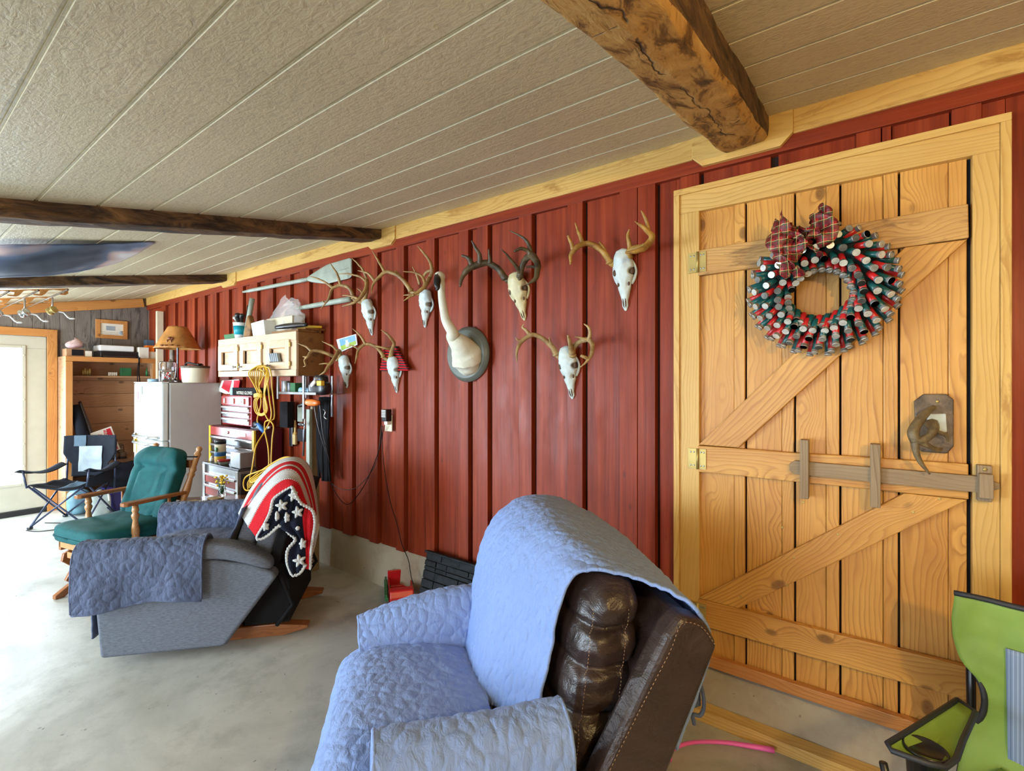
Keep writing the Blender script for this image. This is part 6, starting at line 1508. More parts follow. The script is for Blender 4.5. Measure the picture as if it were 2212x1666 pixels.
# tool chests
def chest(name, label, x0, x1, y0, y1, z0, z1, body, drawers, dmat, group=None, mats=None):
    t = thing(name, label, 'tool chest', ((x0 + x1) / 2, (y0 + y1) / 2, z0)); bxo('chest_body', x0, x1, y0 + 0.012, y1, z0, z1, body, t, 0.006)
    for (a, b, m_, kind) in drawers:
        d = bxo('drawer', x0 + 0.03, x1 - 0.03, y0 + 0.002, y0 + 0.02, a, b, M[m_], t, 0.003)
        if kind == 'h': bxo('handle', x0 + 0.025, x1 - 0.025, y0 - 0.012, y0 + 0.003, b - 0.022, b - 0.002, M['chrome'], d, 0.004)
    return t
t = chest('tool_chest', 'upper red tool chest with three latches and chrome-edged drawers', -4.854, -4.281, 2.0, 2.20, 1.105, 1.376, M['red_metal'], [(1.116, 1.17, 'steel', 'h'), (1.176, 1.224, 'steel', 'h'), (1.23, 1.278, 'steel', 'h')], 'steel')
for x in (-4.757, -4.584, -4.389):
    bxo('latch', x - 0.012, x + 0.012, 1.988, 2.012, 1.3, 1.349, M['chrome'], t, 0.003)
bxo('lid_front', -4.832, -4.303, 1.998, 2.013, 1.289, 1.365, M['red_drawer'], t); bxo('name_badge', -4.497, -4.432, 1.994, 1.998, 1.311, 1.327, M['white_plastic'], t)
t = chest('tool_chest', 'middle maroon tool chest with black-faced drawers below the latched red one', -4.984, -4.116, 1.96, 2.20, 0.30, 1.088, M['dark_red'], [(0.783, 0.85, 'gun', 'h'), (0.856, 0.923, 'gun', 'h'), (0.929, 0.996, 'gun', 'h')], 'gun')
bxo('top_panel', -4.984+0.01, -4.116-0.01, 1.955, 1.975, 1.002, 1.08, M['red_drawer'], t); mb = MB(); mb.lathe([(0.013, 0), (0.013, 0.006), (0.007, 0.01), (0, 0.01)], (-4.592, 1.955, 1.041), 12, (0, -1, 0)); obj('lock', mb, M['chrome'], t, w=True); bxo('name_badge', -4.458, -4.256, 1.951, 1.955, 1.024, 1.052, M['white_plastic'], t)
bxo('corner_post', -4.984-0.005, -4.984+0.03, 1.952, 1.97, 0.30, 1.086, M['yellow'], t); bxo('corner_post', -4.116-0.03, -4.116+0.005, 1.952, 1.97, 0.30, 1.086, M['yellow'], t)
for x in (-4.984+0.05, -4.116-0.05):
    for y in (2.0, 2.15):
        mb = MB(); mb.box(x - 0.03, x + 0.03, y - 0.03, y + 0.03, 0, 0.30); obj('foot', mb, M['dark_red'], t, w=True)
rc0 = thing('tool_cart', 'low grey metal tool cart with red drawer fronts and bright steel handles', 'tool chest', (-4.3895, 1.87, 0))
bxo('cart_body', -4.726, -4.053, 1.815, 1.945, 0.10, 0.768, M['steel'], rc0, 0.006); bxo('side_skin', -4.053-0.002, -4.053+0.004, 1.82, 1.94, 0.12, 0.745, M['gun'], rc0)
for i, (a, b, m_) in enumerate([(0.617, 0.699, 'red_drawer'), (0.507, 0.6, 'red_drawer'), (0.397, 0.49, 'red_drawer'), (0.15, 0.379, 'red_drawer')]):
    d = bxo('drawer', -4.726+0.055, -4.053-0.045, 1.802, 1.82, a, b, M[m_], rc0, 0.003); bxo('handle', -4.726+0.05, -4.053-0.04, 1.788, 1.803, b - 0.020, b, M['chrome'], d, 0.004)
for px0 in (-4.726+0.022, -4.053-0.022): bxo('corner_post', px0 - 0.021, px0 + 0.021, 1.798, 1.82, 0.10, 0.768, M['chrome'], rc0)
bxo('cart_top', -4.726-0.005, -4.053+0.005, 1.80, 1.95, 0.768, 0.786, M['gun'], rc0, 0.003)
for x in (-4.726+0.07, -4.053-0.07):
    for y in (1.84, 1.92):
        mb = MB(); mb.lathe([(0.0, -0.015), (0.045, -0.015), (0.05, 0.0), (0.045, 0.015), (0.0, 0.015)], (x, y, 0.05), 16, (1, 0, 0)); obj('caster', mb, M['black_plastic'], rc0, w=True)
zc = 0.787
p = FY(476, 1000, 1.87); c = Vector((p.x, 1.87, zc)); cn = thing('wipes_canister', 'yellow and blue labelled wipes canister with a dark lid, on the grey cart', 'canister', c)
mb = MB(); mb.lathe([(0.042, 0), (0.044, 0.01), (0.044, 0.165), (0.040, 0.17)], c, 22); obj('canister', mb, M['cream'], cn, w=True)
mb = MB(); mb.lathe([(0.0445, 0.012), (0.0452, 0.015), (0.0452, 0.055), (0.0445, 0.058)], c, 22); obj('yellow_band', mb, M['yellow'], cn, w=True)
mb = MB(); mb.lathe([(0.0445, 0.06), (0.0455, 0.062), (0.0455, 0.095), (0.0445, 0.097)], c, 22); obj('blue_band', mb, M['blue_plastic'], cn, w=True)
mb = MB(); mb.pillow(c + Vector((0.015, -0.040, 0.12)), (0.022, 0.008, 0.020), 0.6, 10); obj('picture', mb, M['green_plastic'], cn, w=True)
mb = MB(); mb.lathe([(0.045, 0.165), (0.046, 0.20), (0.038, 0.207), (0, 0.207)], c, 22); obj('lid', mb, M['black_plastic'], cn, w=True)
p = FY(484, 1005, 1.84); c = Vector((p.x, 1.84, zc)); bw = thing('plastic_tub', 'small clear tub with a red lid beside the canister', 'tub', c)
mb = MB(); mb.lathe([(0.035, 0.0), (0.045, 0.03), (0, 0.03)], c, 18); obj('tub', mb, M['grey_cloth'], bw, w=True); mb = MB(); mb.lathe([(0.046, 0.03), (0.050, 0.036), (0.046, 0.045), (0, 0.045)], c, 18); obj('lid', mb, M['red_plastic'], bw, w=True)
p = FY(500, 1010, 1.83); mb = MB(); mb.box(p.x, -4.063, 1.82, 1.945, zc, zc + 0.13); one('metal_box', mb, M['steel'], 'plain grey metal box on the right end of the grey cart', 'box', bevel=0.006)
p = FY(457, 1000, 1.85); mb = MB(); mb.pillow((p.x, 1.85, zc + 0.018), (0.016, 0.014, 0.018), 0.7, 10); mb.pillow((p.x + 0.005, 1.85, zc + 0.042), (0.008, 0.008, 0.008), 1, 8); one('small_bottle', mb, M['white_plastic'], 'tiny white bottle left of the canister on the grey cart', 'bottle')
# glove box on the upper chest
bx = thing('glove_box', 'black box of nitrile gloves on top of the upper red tool chest', 'box', (-4.503, 2.08, 1.376+0.001))
bxo('box', -4.719, -4.244, 2.03, 2.13, 1.376+0.001, 1.376+0.070, M['black'], bx, 0.003); bxo('end_label', -4.721, -4.675, 2.027, 2.031, 1.376+0.002, 1.376+0.069, M['blue_light'], bx, 0)
text('lettering', 'NITRILE GLOVES', 0.040, M['paper'], bx, frame(Vector((-4.449, 2.0285, 1.376+0.023)) - Vector(bx.location), (1, 0, 0), (0, -1, 0)))
# red and white panel leaning behind
mb = MB(); q = [FY(470, 845, 2.19), FY(478, 822, 2.19), FY(515, 820, 2.19), FY(512, 852, 2.19), FY(486, 858, 2.19)]; q = [(p.x, max(p.z, 1.3769999999999998)) for p in q]
t = thing('road_sign', 'red sign with a pale border leaning behind the glove box', 'sign', (q[0][0], 2.15, 1.3769999999999998)); mb.prism(q, 2.195, 2.20, 'y'); obj('sign_border', mb, M['paper'], t, w=True)
mb = MB(); q = [FY(478, 838, 2.19), FY(484, 822, 2.19), FY(500, 822, 2.19), FY(494, 848, 2.19)]; mb.prism([(p.x, p.z) for p in q], 2.191, 2.195, 'y'); obj('sign_face', mb, M['sign_red'], t, w=True)
mb = MB(); q = [FY(505, 822, 2.19), FY(518, 822, 2.19), FY(513, 848, 2.19), FY(503, 848, 2.19)]; mb.prism([(p.x, p.z) for p in q], 2.191, 2.195, 'y'); obj('sign_face', mb, M['sign_red'], t, w=True)
# black mitre tool on the middle chest
mb = MB(); p = FY(556, 925, 2.06); c = Vector((p.x, 2.06, 1.089)); mb.pillow(c + Vector((0, 0, 0.035)), (0.05, 0.04, 0.035), 0.7, 12); mb.box(c.x - 0.06, c.x + 0.09, 2.03, 2.09, c.z, c.z + 0.022); one('black_tool', mb, M['black_plastic'], 'dark power tool on the middle tool chest beside the blue plug', 'tool')
mb = MB(); p = FY(592, 925, 2.1); c = Vector((min(p.x, -4.16), 2.1, 1.089)); mb.pillow(c + Vector((0, 0, 0.012)), (0.022, 0.014, 0.012), 0.7, 10); one('white_knob_box', mb, M['white_plastic'], 'small white plastic piece on the middle tool chest', 'box')
# steel shelf rack under the cabinet
rk = thing('wire_rack', 'light steel wall rack with one shelf under the wall cabinet', 'rack', (FY(630, 850, 2.05).x, 2.1, 1.25))
for px, y0, y1 in ((601, 818, 862), (657, 816, 905)):
    a, b = FY(px, y0, 1.97), FY(px, y1, 1.97); bxo('upright', a.x - 0.010, a.x + 0.010, 1.96, 1.975, b.z, cz0, M['steel'], rk)
    bxo('upright', a.x - 0.010, a.x + 0.010, 2.20, 2.215, b.z, cz0, M['steel'], rk)
a, b = FY(603, 849, 1.97), FY(657, 849, 1.97)
sz = b.z; mb = MB(); mb.box(a.x, b.x + 0.16, 1.965, 1.98, sz - 0.012, sz + 0.006); mb.box(a.x, b.x + 0.16, 1.965, 2.21, sz - 0.014, sz - 0.008)
obj('shelf', mb, M['steel'], rk, w=True, bevel=0.002)
def can(px, r, h, mat, label, Y=2.05, name='tin_can'):
    p = FY(px, 845, Y); mb = MB(); mb.lathe([(r, 0), (r * 1.03, 0.004), (r * 0.98, 0.008), (r * 0.98, h - 0.008), (r * 1.03, h - 0.004), (r, h), (0, h - 0.003)], (p.x, Y, sz - 0.0075), 18); return one(name, mb, M[mat], label, 'can')
can(618, 0.034, 0.10, 'steel', 'tall steel can on the wire rack shelf'); can(628, 0.028, 0.085, 'gun', 'darker can just right of the tall steel can')
bxo_ = MB(); p = FY(640, 845, 2.03); bxo_.box(p.x - 0.035, p.x + 0.035, 2.0, 2.06, sz - 0.0075, sz + 0.075); one('green_box', bxo_, M['green_card'], 'small green carton on the wire rack shelf', 'box')
for k, px in enumerate((652, 667)):
    p = FY(px, 845, 2.0); mb = MB(); mb.pillow((p.x, 2.0, sz + 0.018), (0.035, 0.02, 0.024), 0.8, 10); one('glass_bulb', mb, M['blue_light'], ['left one of two shiny bluish bulbs on the rack shelf', 'right one of two shiny bluish bulbs on the rack shelf'][k], 'bulb', 'bluish bulbs on the rack shelf')
def hang(px0, py0, px1, py1, Y, th, mat, name, label, cat, bevel=0.004):
    a = FY(px0, py0, Y); b = FY(px1, py1, Y); mb = MB(); mb.box(a.x, b.x, Y, Y + th, 0.0 if py1 < 0 else b.z, a.z); return one(name, mb, M[mat], label, cat, bevel=bevel)
# drill / black bag at the right end
t = thing('cordless_drill', 'black cordless drill with a yellow patch and white tag at the end of the rack', 'drill', FY(690, 850, 2.02))
mb = MB(); p = FY(690, 838, 2.02); mb.pillow(p, (0.11, 0.05, 0.055), 0.6, 14); mb.tube([p + Vector((-0.08, 0, 0)), p + Vector((-0.13, 0, 0.03))], [0.03, 0.015], 10); mb.pillow(p + Vector((0.02, 0, 0.06)), (0.06, 0.04, 0.04), 0.6, 10); obj('drill_body', mb, M['black_plastic'], t, w=True)
mb = MB(); p = FY(691, 828, 1.955); mb.box(p.x - 0.028, p.x + 0.028, 1.945, 1.975, p.z - 0.018, p.z + 0.018); obj('yellow_patch', mb, M['yellow'], t, w=True, bevel=0.004)
mb = MB(); p = FY(677, 829, 1.955); mb.pillow(p, (0.035, 0.012, 0.015), 0.6, 10, M=Matrix.Translation(p) @ Matrix.Rotation(R(-35), 4, 'Y') @ Matrix.Translation(-p)); obj('white_tag', mb, M['white_plastic'], t, w=True)
t = thing('orange_sprayer', 'shiny orange handled tool hanging below the rack', 'tool', FY(675, 880, 1.98)); p = FY(675, 870, 1.98)
mb = MB(); mb.pillow(p, (0.085, 0.028, 0.026), 0.75, 14); obj('orange_grip', mb, M['orange'], t, w=True)
p2 = FY(655, 872, 1.98); mb = MB(); mb.tube([p2 + Vector((-0.06, 0, -0.02)), p2 + Vector((0.03, 0, 0))], [0.012, 0.02], 10); obj('nozzle', mb, M['black_plastic'], t, w=True)
# brush
t = thing('paint_brush', 'pale bristled paint brush hanging among the tools', 'brush', FY(637, 960, 2.215))
a, b = FY(637.5, 908, 2.215), FY(638, 938, 2.215); mb = MB(); mb.tube(smooth_path([a, a.lerp(b, 0.4), a.lerp(b, 0.8), b], 4), interp([0.009, 0.012, 0.010, 0.022], 13), 10); obj('brush_handle', mb, M['pine_pale'], t, w=True)
a, b = FY(633, 938, 2.215), FY(640, 961, 2.215); bxo('bristles', a.x, b.x, 2.203, 2.227, b.z, a.z, M['brush_hair'], t, 0.005)
hang(642, 876, 653, 912, 2.20, 0.028, 'oar_paint', 'green_cloth', 'pale green cloth hanging behind the rack upright', 'cloth')
hang(642, 926, 655, 955, 2.20, 0.028, 'gun', 'hand_saw', 'dark blue-grey saw blade hanging behind the paint brush', 'saw')
hang(661, 884, 668, -1, 2.06, 0.025, 'oar_paint', 'spirit_level', 'long pale green spirit level standing against the red wall', 'level')
hang(670, 878, 675, -1, 2.10, 0.06, 'weathered', 'narrow_board', 'narrow brown board standing beside the spirit level', 'board')
hang(624, 868, 631, 965, 2.20, 0.028, 'gun', 'long_saw', 'long dark saw hanging left of the paint brush', 'saw')
hang(604, 868, 621, 925, 2.14, 0.05, 'black', 'black_case', 'black case hanging under the left of the rack', 'case')
t = thing('hanging_straps', 'bundle of black straps and tubes hanging at the right of the tools', 'straps', FY(705, 1030, 2.12)); random.seed(31)
for i in range(7):
    x0 = 690 + i * 3.4; mb = MB(); P = smooth_path([FY(x0 + 2, 858, 2.12), FY(x0 + random.uniform(-3, 3), 910, 2.10), FY(x0 + random.uniform(-4, 4), 970, 2.12), FY(x0 + random.uniform(-3, 3) + 1, 1030 + random.uniform(-12, 10), 2.13)], 5)
    mb.tube(P, random.uniform(0.010, 0.020), 7); obj('strap', mb, M['black'], t, w=True)
mb = MB(); mb.tube(smooth_path([FY(698, 884, 2.05), FY(703, 890, 2.04), FY(700, 900, 2.04), FY(706, 906, 2.05)], 4), 0.004, 6); obj('metal_clip', mb, M['chrome'], t, w=True)
for k, (a_, b_, lab) in enumerate([((676, 862), (707, 985), 'left one of two thin cords slanting down beside the straps'), ((690, 865), (712, 1000), 'right one of two thin cords slanting down beside the straps')]):
    mb = MB(); mb.tube(smooth_path([FY(*a_, 2.03), FY((a_[0] + b_[0]) / 2 - 4, (a_[1] + b_[1]) / 2, 2.05), FY(*b_, 2.10)], 6), 0.004, 6); one('thin_cord', mb, M['gun'], lab, 'cord', 'thin cords beside the straps')
t = thing('steel_clamp', 'thin steel bar clamp hanging in front of the spirit level', 'clamp', FY(656, 985, 2.0)); mb = MB(); mb.tube([FY(660, 886, 2.0), FY(658, 920, 2.0), FY(655, 985, 2.0)], [0.006, 0.006, 0.008], 8); obj('bar', mb, M['steel'], t, w=True)
mb = MB(); p = FY(652, 917, 2.0); mb.pillow(p, (0.045, 0.015, 0.014), 0.7, 10); obj('jaw', mb, M['gun'], t, w=True)
# ---------------- fridge corner ----------------
fx0, fx1, fy0, fy1, fz = -6.14, -5.36, 1.69, 2.22, 1.49
fg = thing('refrigerator', 'white refrigerator with papers on its door, standing against the red wall', 'refrigerator', ((fx0 + fx1) / 2, (fy0 + fy1) / 2, 0))
bxo('cabinet', fx0, fx1, fy0 + 0.065, fy1, 0.03, fz, M['fridge_side'], fg, 0.008)
for nm, a, b in (('freezer_door', 0.93 + 0.0, fz - 0.002), ('fridge_door', 0.06, 0.925)):
    d = bxo(nm, fx0 + 0.002, fx1 - 0.002, fy0, fy0 + 0.06, a, b, M['fridge_front'], fg, 0.014)
    zz = a + 0.03 if nm == 'freezer_door' else b - 0.03
    mb = MB(); mb.tube([(fx0 + 0.05, fy0 - 0.01, zz), (fx0 + 0.15, fy0 - 0.045, zz - 0.01), (fx1 - 0.25, fy0 - 0.045, zz - 0.01), (fx1 - 0.05, fy0 - 0.01, zz)], 0.014, 8); obj('handle', mb, M['chrome'], d, w=True)
bxo('top_trim', fx0 - 0.003, fx1 + 0.003, fy0 + 0.0, fy0 + 0.06, fz, fz + 0.008, M['white_plastic'], fg)
mb = MB()
for x in (fx0 + 0.06, fx1 - 0.06):
    for y in (fy0 + 0.1, fy1 - 0.06): mb2 = MB(); mb2.box(x - 0.03, x + 0.03, y - 0.03, y + 0.03, 0, 0.031); obj('foot', mb2, M['black_plastic'], fg, w=True)
def onfr(px0, py0, px1, py1, mat, name, label, cat, y=fy0 - 0.0035):
    a = FY(px0, py0, fy0); b = FY(px1, py1, fy0); mb = MB(); mb.box(a.x, b.x, y, fy0 - 0.0008, b.z, a.z); return one(name, mb, M[mat], label, cat)
onfr(293, 845, 299, 862, 'pink', 'pink_note', 'small pink note on the freezer door', 'note')
onfr(303, 835, 308, 852, 'green_plastic', 'green_magnet', 'green magnet on the freezer door', 'magnet')
onfr(312, 832, 333, 905, 'white_plastic', 'white_paper', 'large white paper on the freezer door', 'paper')
onfr(290, 936, 296, 978, 'yellow', 'yellow_ribbon', 'yellow strip hanging at the left edge of the refrigerator', 'ribbon', fy0 - 0.006)
def onf(px, Y): return Vector((FY(px, 826, Y).x, Y, fz + 0.001))
# lamp
c = onf(384, 1.99); lp = thing('table_lamp', 'table lamp with an amber hide shade on the refrigerator', 'lamp', c)
mb = MB(); mb.lathe([(0.075, 0), (0.078, 0.012), (0.05, 0.022), (0.014, 0.034), (0.010, 0.05), (0.010, 0.43), (0.014, 0.44), (0.010, 0.46)], c, 18); obj('lamp_stand', mb, M['gun'], lp, w=True)
zs = c.z + 0.36
def sh(u, v): 
    a = 2 * math.pi * u; r_ = 0.208 - 0.125 * v + 0.004 * math.cos(a * 16) * (1 - v) ** 4; return (c.x + r_ * math.cos(a), c.y + r_ * math.sin(a), zs + 0.235 * v)
mb = MB(); mb.grid(sh, 64, 14, closeu=True); obj('lamp_shade', mb, M['shade'], lp, w=True, solid=0.004)
mb = MB()
for i in range(3): a = i * 2.1; mb.tube([(c.x, c.y, c.z + 0.44), (c.x + 0.13 * math.cos(a), c.y + 0.13 * math.sin(a), zs + 0.14)], 0.003, 5)
obj('shade_ring', mb, M['gun'], lp, w=True)
def bear(u0, z0, s, parts):
    mb = MB()
    for (du, dz, ru, rz_) in parts:
        u = u0 + du; v = z0 + dz; r_ = 0.208 - 0.125 * v + 0.0035; a = u
        p = Vector((c.x + r_ * math.cos(a), c.y + r_ * math.sin(a), zs + 0.235 * v)); mb.pillow(p, (ru, ru, rz_), 1, 8)
    obj('painted_silhouette', mb, M['table_wood'], lp, w=True)
bear(-0.75, 0.0, 1, [(0.0, 0.42, 0.022, 0.018), (0.13, 0.40, 0.014, 0.014), (-0.10, 0.28, 0.007, 0.022), (0.10, 0.28, 0.007, 0.022), (-0.3, 0.10, 0.02, 0.008), (-0.1, 0.10, 0.02, 0.008), (0.15, 0.12, 0.02, 0.008), (0.4, 0.10, 0.02, 0.006)])
c = onf(363, 1.80); jr = thing('glass_jar', 'tall clear glass jar with wrapped sweets on the refrigerator', 'jar', c)
mb = MB(); mb.lathe([(0.07, 0.0), (0.075, 0.01), (0.075, 0.19), (0.065, 0.20), (0.068, 0.21), (0.062, 0.21), (0.060, 0.20), (0.069, 0.185), (0.069, 0.012), (0, 0.01)], c, 24); obj('jar', mb, M['glass'], jr, w=True)
random.seed(9); mb = MB()
for i in range(26):
    a = random.uniform(0, 6.28); r_ = random.uniform(0, 0.05); mb.pillow(c + Vector((r_ * math.cos(a), r_ * math.sin(a), 0.022 + 0.07 * i / 26)), (0.014, 0.011, 0.010), 0.8, 6, mi=i % 3)
o = obj('jar_contents', mb, [M['red_plastic'], M['white_plastic'], M['steel']], jr, w=True); o['kind'] = 'stuff'
mb = MB(); c2 = onf(372, 2.06)
for k in (-1, 0, 1): mb.pillow(c2 + Vector((k * 0.018, 0, 0.33 - abs(k) * 0.02)), (0.022, 0.02, 0.10), 0.9, 10)
mb.lathe([(0.05, 0), (0.055, 0.16), (0.03, 0.26), (0, 0.27)], c2, 14); one('wooden_figure', mb, M['bark'], 'brown carved wooden figure behind the glass jar under the lamp shade', 'figure')
c2 = onf(396, 2.15); mb = MB(); mb.pillow(c2 + Vector((0, 0, 0.10)), (0.045, 0.04, 0.10), 0.7, 12); one('red_bottle', mb, M['red_plastic'], 'red bottle behind the lamp stand on the refrigerator', 'bottle')
c = onf(422, 1.93); cp = thing('crock', 'cream stoneware crock with a brown rim and tools laid across it', 'crock', c)
mb = MB(); mb.lathe([(0.10, 0), (0.108, 0.01), (0.118, 0.14), (0.118, 0.15), (0.105, 0.15), (0.098, 0.015), (0, 0.012)], c, 28); obj('pot', mb, M['cream'], cp, w=True)
mb = MB(); mb.lathe([(0.119, 0.142), (0.124, 0.150), (0.121, 0.165), (0.106, 0.165), (0.105, 0.15)], c, 28); obj('rim', mb, M['bark'], cp, w=True)
mb = MB(); mb.tube(smooth_path([c + Vector((-0.08, -0.06, 0.17)), c + Vector((-0.04, -0.05, 0.195)), c + Vector((0.02, 0, 0.178)), c + Vector((0.09, 0.02, 0.180))], 5), 0.009, 6); mb.tube([c + Vector((0.0, 0.06, 0.175)), c + Vector((0.12, -0.02, 0.175))], 0.013, 6); one('pliers', mb, M['black_plastic'], 'black tongs lying across the stoneware crock', 'tool')
c = onf(334, 1.80); mb = MB(); mb.lathe([(0.055, 0), (0.06, 0.006), (0.06, 0.035), (0.052, 0.04), (0.050, 0.015), (0, 0.012)], c, 20); one('blue_bowl', mb, M['blue_light'], 'flat light blue dish at the front of the refrigerator top', 'dish')
# pale post behind the fridge
a, b = PX(338, 672, -6.95), PX(352, 672, -6.95)
mb = MB(); mb.box(-6.98, -6.93, a.y, min(b.y, 2.215), 0.0, a.z); one('white_post', mb, M['cream'], 'narrow pale board standing upright in the corner behind the refrigerator', 'board', bevel=0.003)
# ---------------- back wall shelf ----------------
sx0, sx1 = XB + 0.022, -7.22
ya, yb_ = 1.36, 2.235; zt2 = PX(200, 771, sx1).z
bs = thing('wooden_bookcase', 'tall rough wooden shelf unit beside the glazed back door', 'shelf', ((sx0 + sx1) / 2, (ya + yb_) / 2, 0))
def brd(name, p0, p1, wd, th, mat='shelf_wood', out=(1, 0, 0)): return board(name, p0, p1, wd, th, M[mat], bs, out=out)
bxo('top_board', sx0, sx1, ya, yb_, zt2 - 0.025, zt2, M['shelf_wood'], bs)
brd('face_rail', (sx1, ya, zt2 - 0.03), (sx1, yb_, zt2 - 0.03), 0.055, 0.02, 'pine_orange'); brd('stile', (sx1, ya + 0.03, 0), (sx1, ya + 0.03, zt2 - 0.06), 0.06, 0.02, 'pine_orange'); brd('stile', (sx1, yb_ - 0.03, 0), (sx1, yb_ - 0.03, zt2 - 0.06), 0.06, 0.02, 'pine_orange')
bxo('side_panel', sx0, sx1, ya, ya + 0.02, 0, zt2 - 0.025, M['shelf_wood'], bs); bxo('side_panel', sx0, sx1, yb_ - 0.02, yb_, 0, zt2 - 0.025, M['shelf_wood'], bs)
z = 0.0; random.seed(4)
while z < zt2 - 0.05:
    h = min(random.uniform(0.14, 0.26), zt2 - 0.03 - z); brd('back_plank', (sx0, ya + 0.02, z + h / 2), (sx0, yb_ - 0.02, z + h / 2), h - 0.003, 0.016); z += h
zs1 = PX(230, 812, sx1).z; bxo('shelf', sx0 + 0.016, sx1 - 0.17, ya + 0.02, yb_ - 0.02, zs1 - 0.02, zs1, M['shelf_wood'], bs)
zs2 = PX(255, 992, sx1).z; bxo('shelf', sx0 + 0.016, sx1, ya + 0.02, yb_ - 0.02, zs2 - 0.10, zs2, M['shelf_wood'], bs)
def bk(px0, py0, px1, py1, X, dep, z0=None):
    a, b = PX(px0, py0, X), PX(px1, py1, X); return (X - dep, X, a.y, b.y, z0 if z0 is not None else b.z, (a.z - b.z + z0) if z0 is not None else a.z)
def bkbox(dims, mat, name, label, cat, bevel=0.004, **k): mb = MB(); mb.box(*dims); return one(name, mb, mat, label, cat, bevel=bevel, **k)
Z0 = zt2 + 0.001
pr_ = thing('printer', 'white and black desktop printer on top of the wooden shelf', 'printer', (-7.35, PX(258, 760, -7.25).y, Z0))
d = bk(216, 738, 300, 768, -7.25, 0.28, Z0); mid = Z0 + (d[5] - Z0) * 0.52
bxo('lower_body', d[0], d[1], d[2], d[3], Z0, mid, M['black_plastic'], pr_, 0.01); bxo('upper_body', d[0], d[1] - 0.02, d[2], d[3] - 0.04, mid, d[5], M['white_plastic'], pr_, 0.012); bxo('paper_tray', d[1], d[1] + 0.02, d[2] + 0.03, d[3] - 0.03, Z0 + 0.004, Z0 + 0.018, M['gun'], pr_, 0.003)
bkbox(bk(143, 750, 183, 768, -7.26, 0.18, Z0), [M['shelf_wood']], 'cardboard_box', 'brown cardboard box with a dark window on the left end of the shelf top', 'box')
bkbox(bk(155, 752, 181, 766, -7.255, 0.003, Z0 + 0.01), M['black'], 'dark_label', 'dark label on the front of the cardboard box on the shelf top', 'label', 0)
bkbox(bk(184, 757, 199, 770, -7.26, 0.08, Z0), M['paper'], 'white_carton', 'tiny white carton between the cardboard box and the printer', 'box')
d = bk(142, 733, 181, 752, -7.30, 0.1); zz = bk(143, 750, 183, 768, -7.26, 0.18, Z0)[5]
def g(u, v):
    a = 2 * math.pi * u; r_ = math.sin(math.pi * min(1, v + 0.001)) ** 0.5; return (-7.33 + 0.05 * math.sin(a) * r_ + 0.01 * noise.noise(Vector((a, v * 4, 1))), (d[2] + d[3]) / 2 + math.cos(a) * 0.09 * r_ * (1 - 0.25 * v), zz + 0.001 + 0.115 * v * (1 + 0.15 * math.cos(a)) + 0.008 * noise.noise(Vector((a * 2, v * 5, 3))))
mb = MB(); mb.grid(g, 28, 12, closeu=True); one('pink_bag', mb, plain('pale_pink_plastic', (0.62, 0.45, 0.44), 0.25, var=0.2, scale=30), 'crumpled pale pink plastic bag on the cardboard box', 'bag')
bkbox(bk(300, 745, 322, 770, -7.24, 0.10, Z0), M['paper'], 'white_box', 'white and orange carton right of the printer', 'box')
bkbox(bk(316, 738, 334, 755, -7.26, 0.10, Z0 + 0.075), M['orange'], 'orange_box', 'orange-fronted small box stacked at the right end of the shelf top', 'box')
bkbox(bk(320, 756, 338, 772, -7.255, 0.09, Z0), M['cream'], 'cream_box', 'cream carton under the orange-fronted box', 'box')
bkbox(bk(318, 722, 337, 738, -7.38, 0.09, Z0 + 0.0), M['blue_light'], 'blue_box', 'blue and cream carton at the back right of the shelf top', 'box') if False else None
p = PX(326, 745, -7.40); mb = MB(); mb.box(-7.50, -7.40, p.y - 0.05, p.y + 0.05, Z0, Z0 + 0.25); one('tall_carton', mb, M['camp_blue'], 'tall blue carton at the back of the shelf top by the corner', 'box', bevel=0.003)
p = PX(308, 768, -7.23); mb = MB(); mb.lathe([(0.03, 0), (0.03, 0.05), (0.022, 0.06), (0, 0.06)], (-7.225 - 0.035, p.y - 0.012, Z0 + 0.0), 14); 
# framed certificate
cf = thing('framed_certificate', 'wood-framed certificate hanging on the weathered back wall', 'picture', (XB + 0.03, PX(240, 710, XB).y, PX(240, 734, XB).z))
a, b = PX(206, 689, XB + 0.03), PX(275, 734, XB + 0.03)
mb = MB(); t_ = 0.045; X0, X1 = XB + 0.024, XB + 0.044
mb.box(X0, X1, a.y, a.y + t_, b.z, a.z); mb.box(X0, X1, b.y - t_, b.y, b.z, a.z); mb.box(X0, X1, a.y + t_, b.y - t_, a.z - t_, a.z); mb.box(X0, X1, a.y + t_, b.y - t_, b.z, b.z + t_); obj('picture_frame', mb, M['pine_orange'], cf, w=True, bevel=0.003)
mb = MB(); mb.box(X0, X0 + 0.008, a.y + t_, b.y - t_, b.z + t_, a.z - t_); obj('certificate', mb, M['paper'], cf, w=True)
mb = MB(); ym = (a.y + b.y) / 2 - 0.01; mb.box(X0 + 0.008, X0 + 0.0095, ym - 0.045, ym + 0.045, a.z - 0.13, a.z - 0.075); obj('engraving', mb, M['grey_cloth'], cf, w=True)
mb = MB()
for k in range(5): mb.box(X0 + 0.008, X0 + 0.0092, ym - 0.10 + k * 0.01, ym + 0.10 - k * 0.02, a.z - 0.155 - k * 0.020, a.z - 0.153 - k * 0.020)
obj('text_lines', mb, M['ink'], cf, w=True)
mb = MB(); mb.lathe([(0.026, 0), (0.024, 0.003), (0, 0.003)], (X0 + 0.008, ym + 0.11, b.z + 0.08), 16, (1, 0, 0)); obj('seal', mb, M['grey_cloth'], cf, w=True)
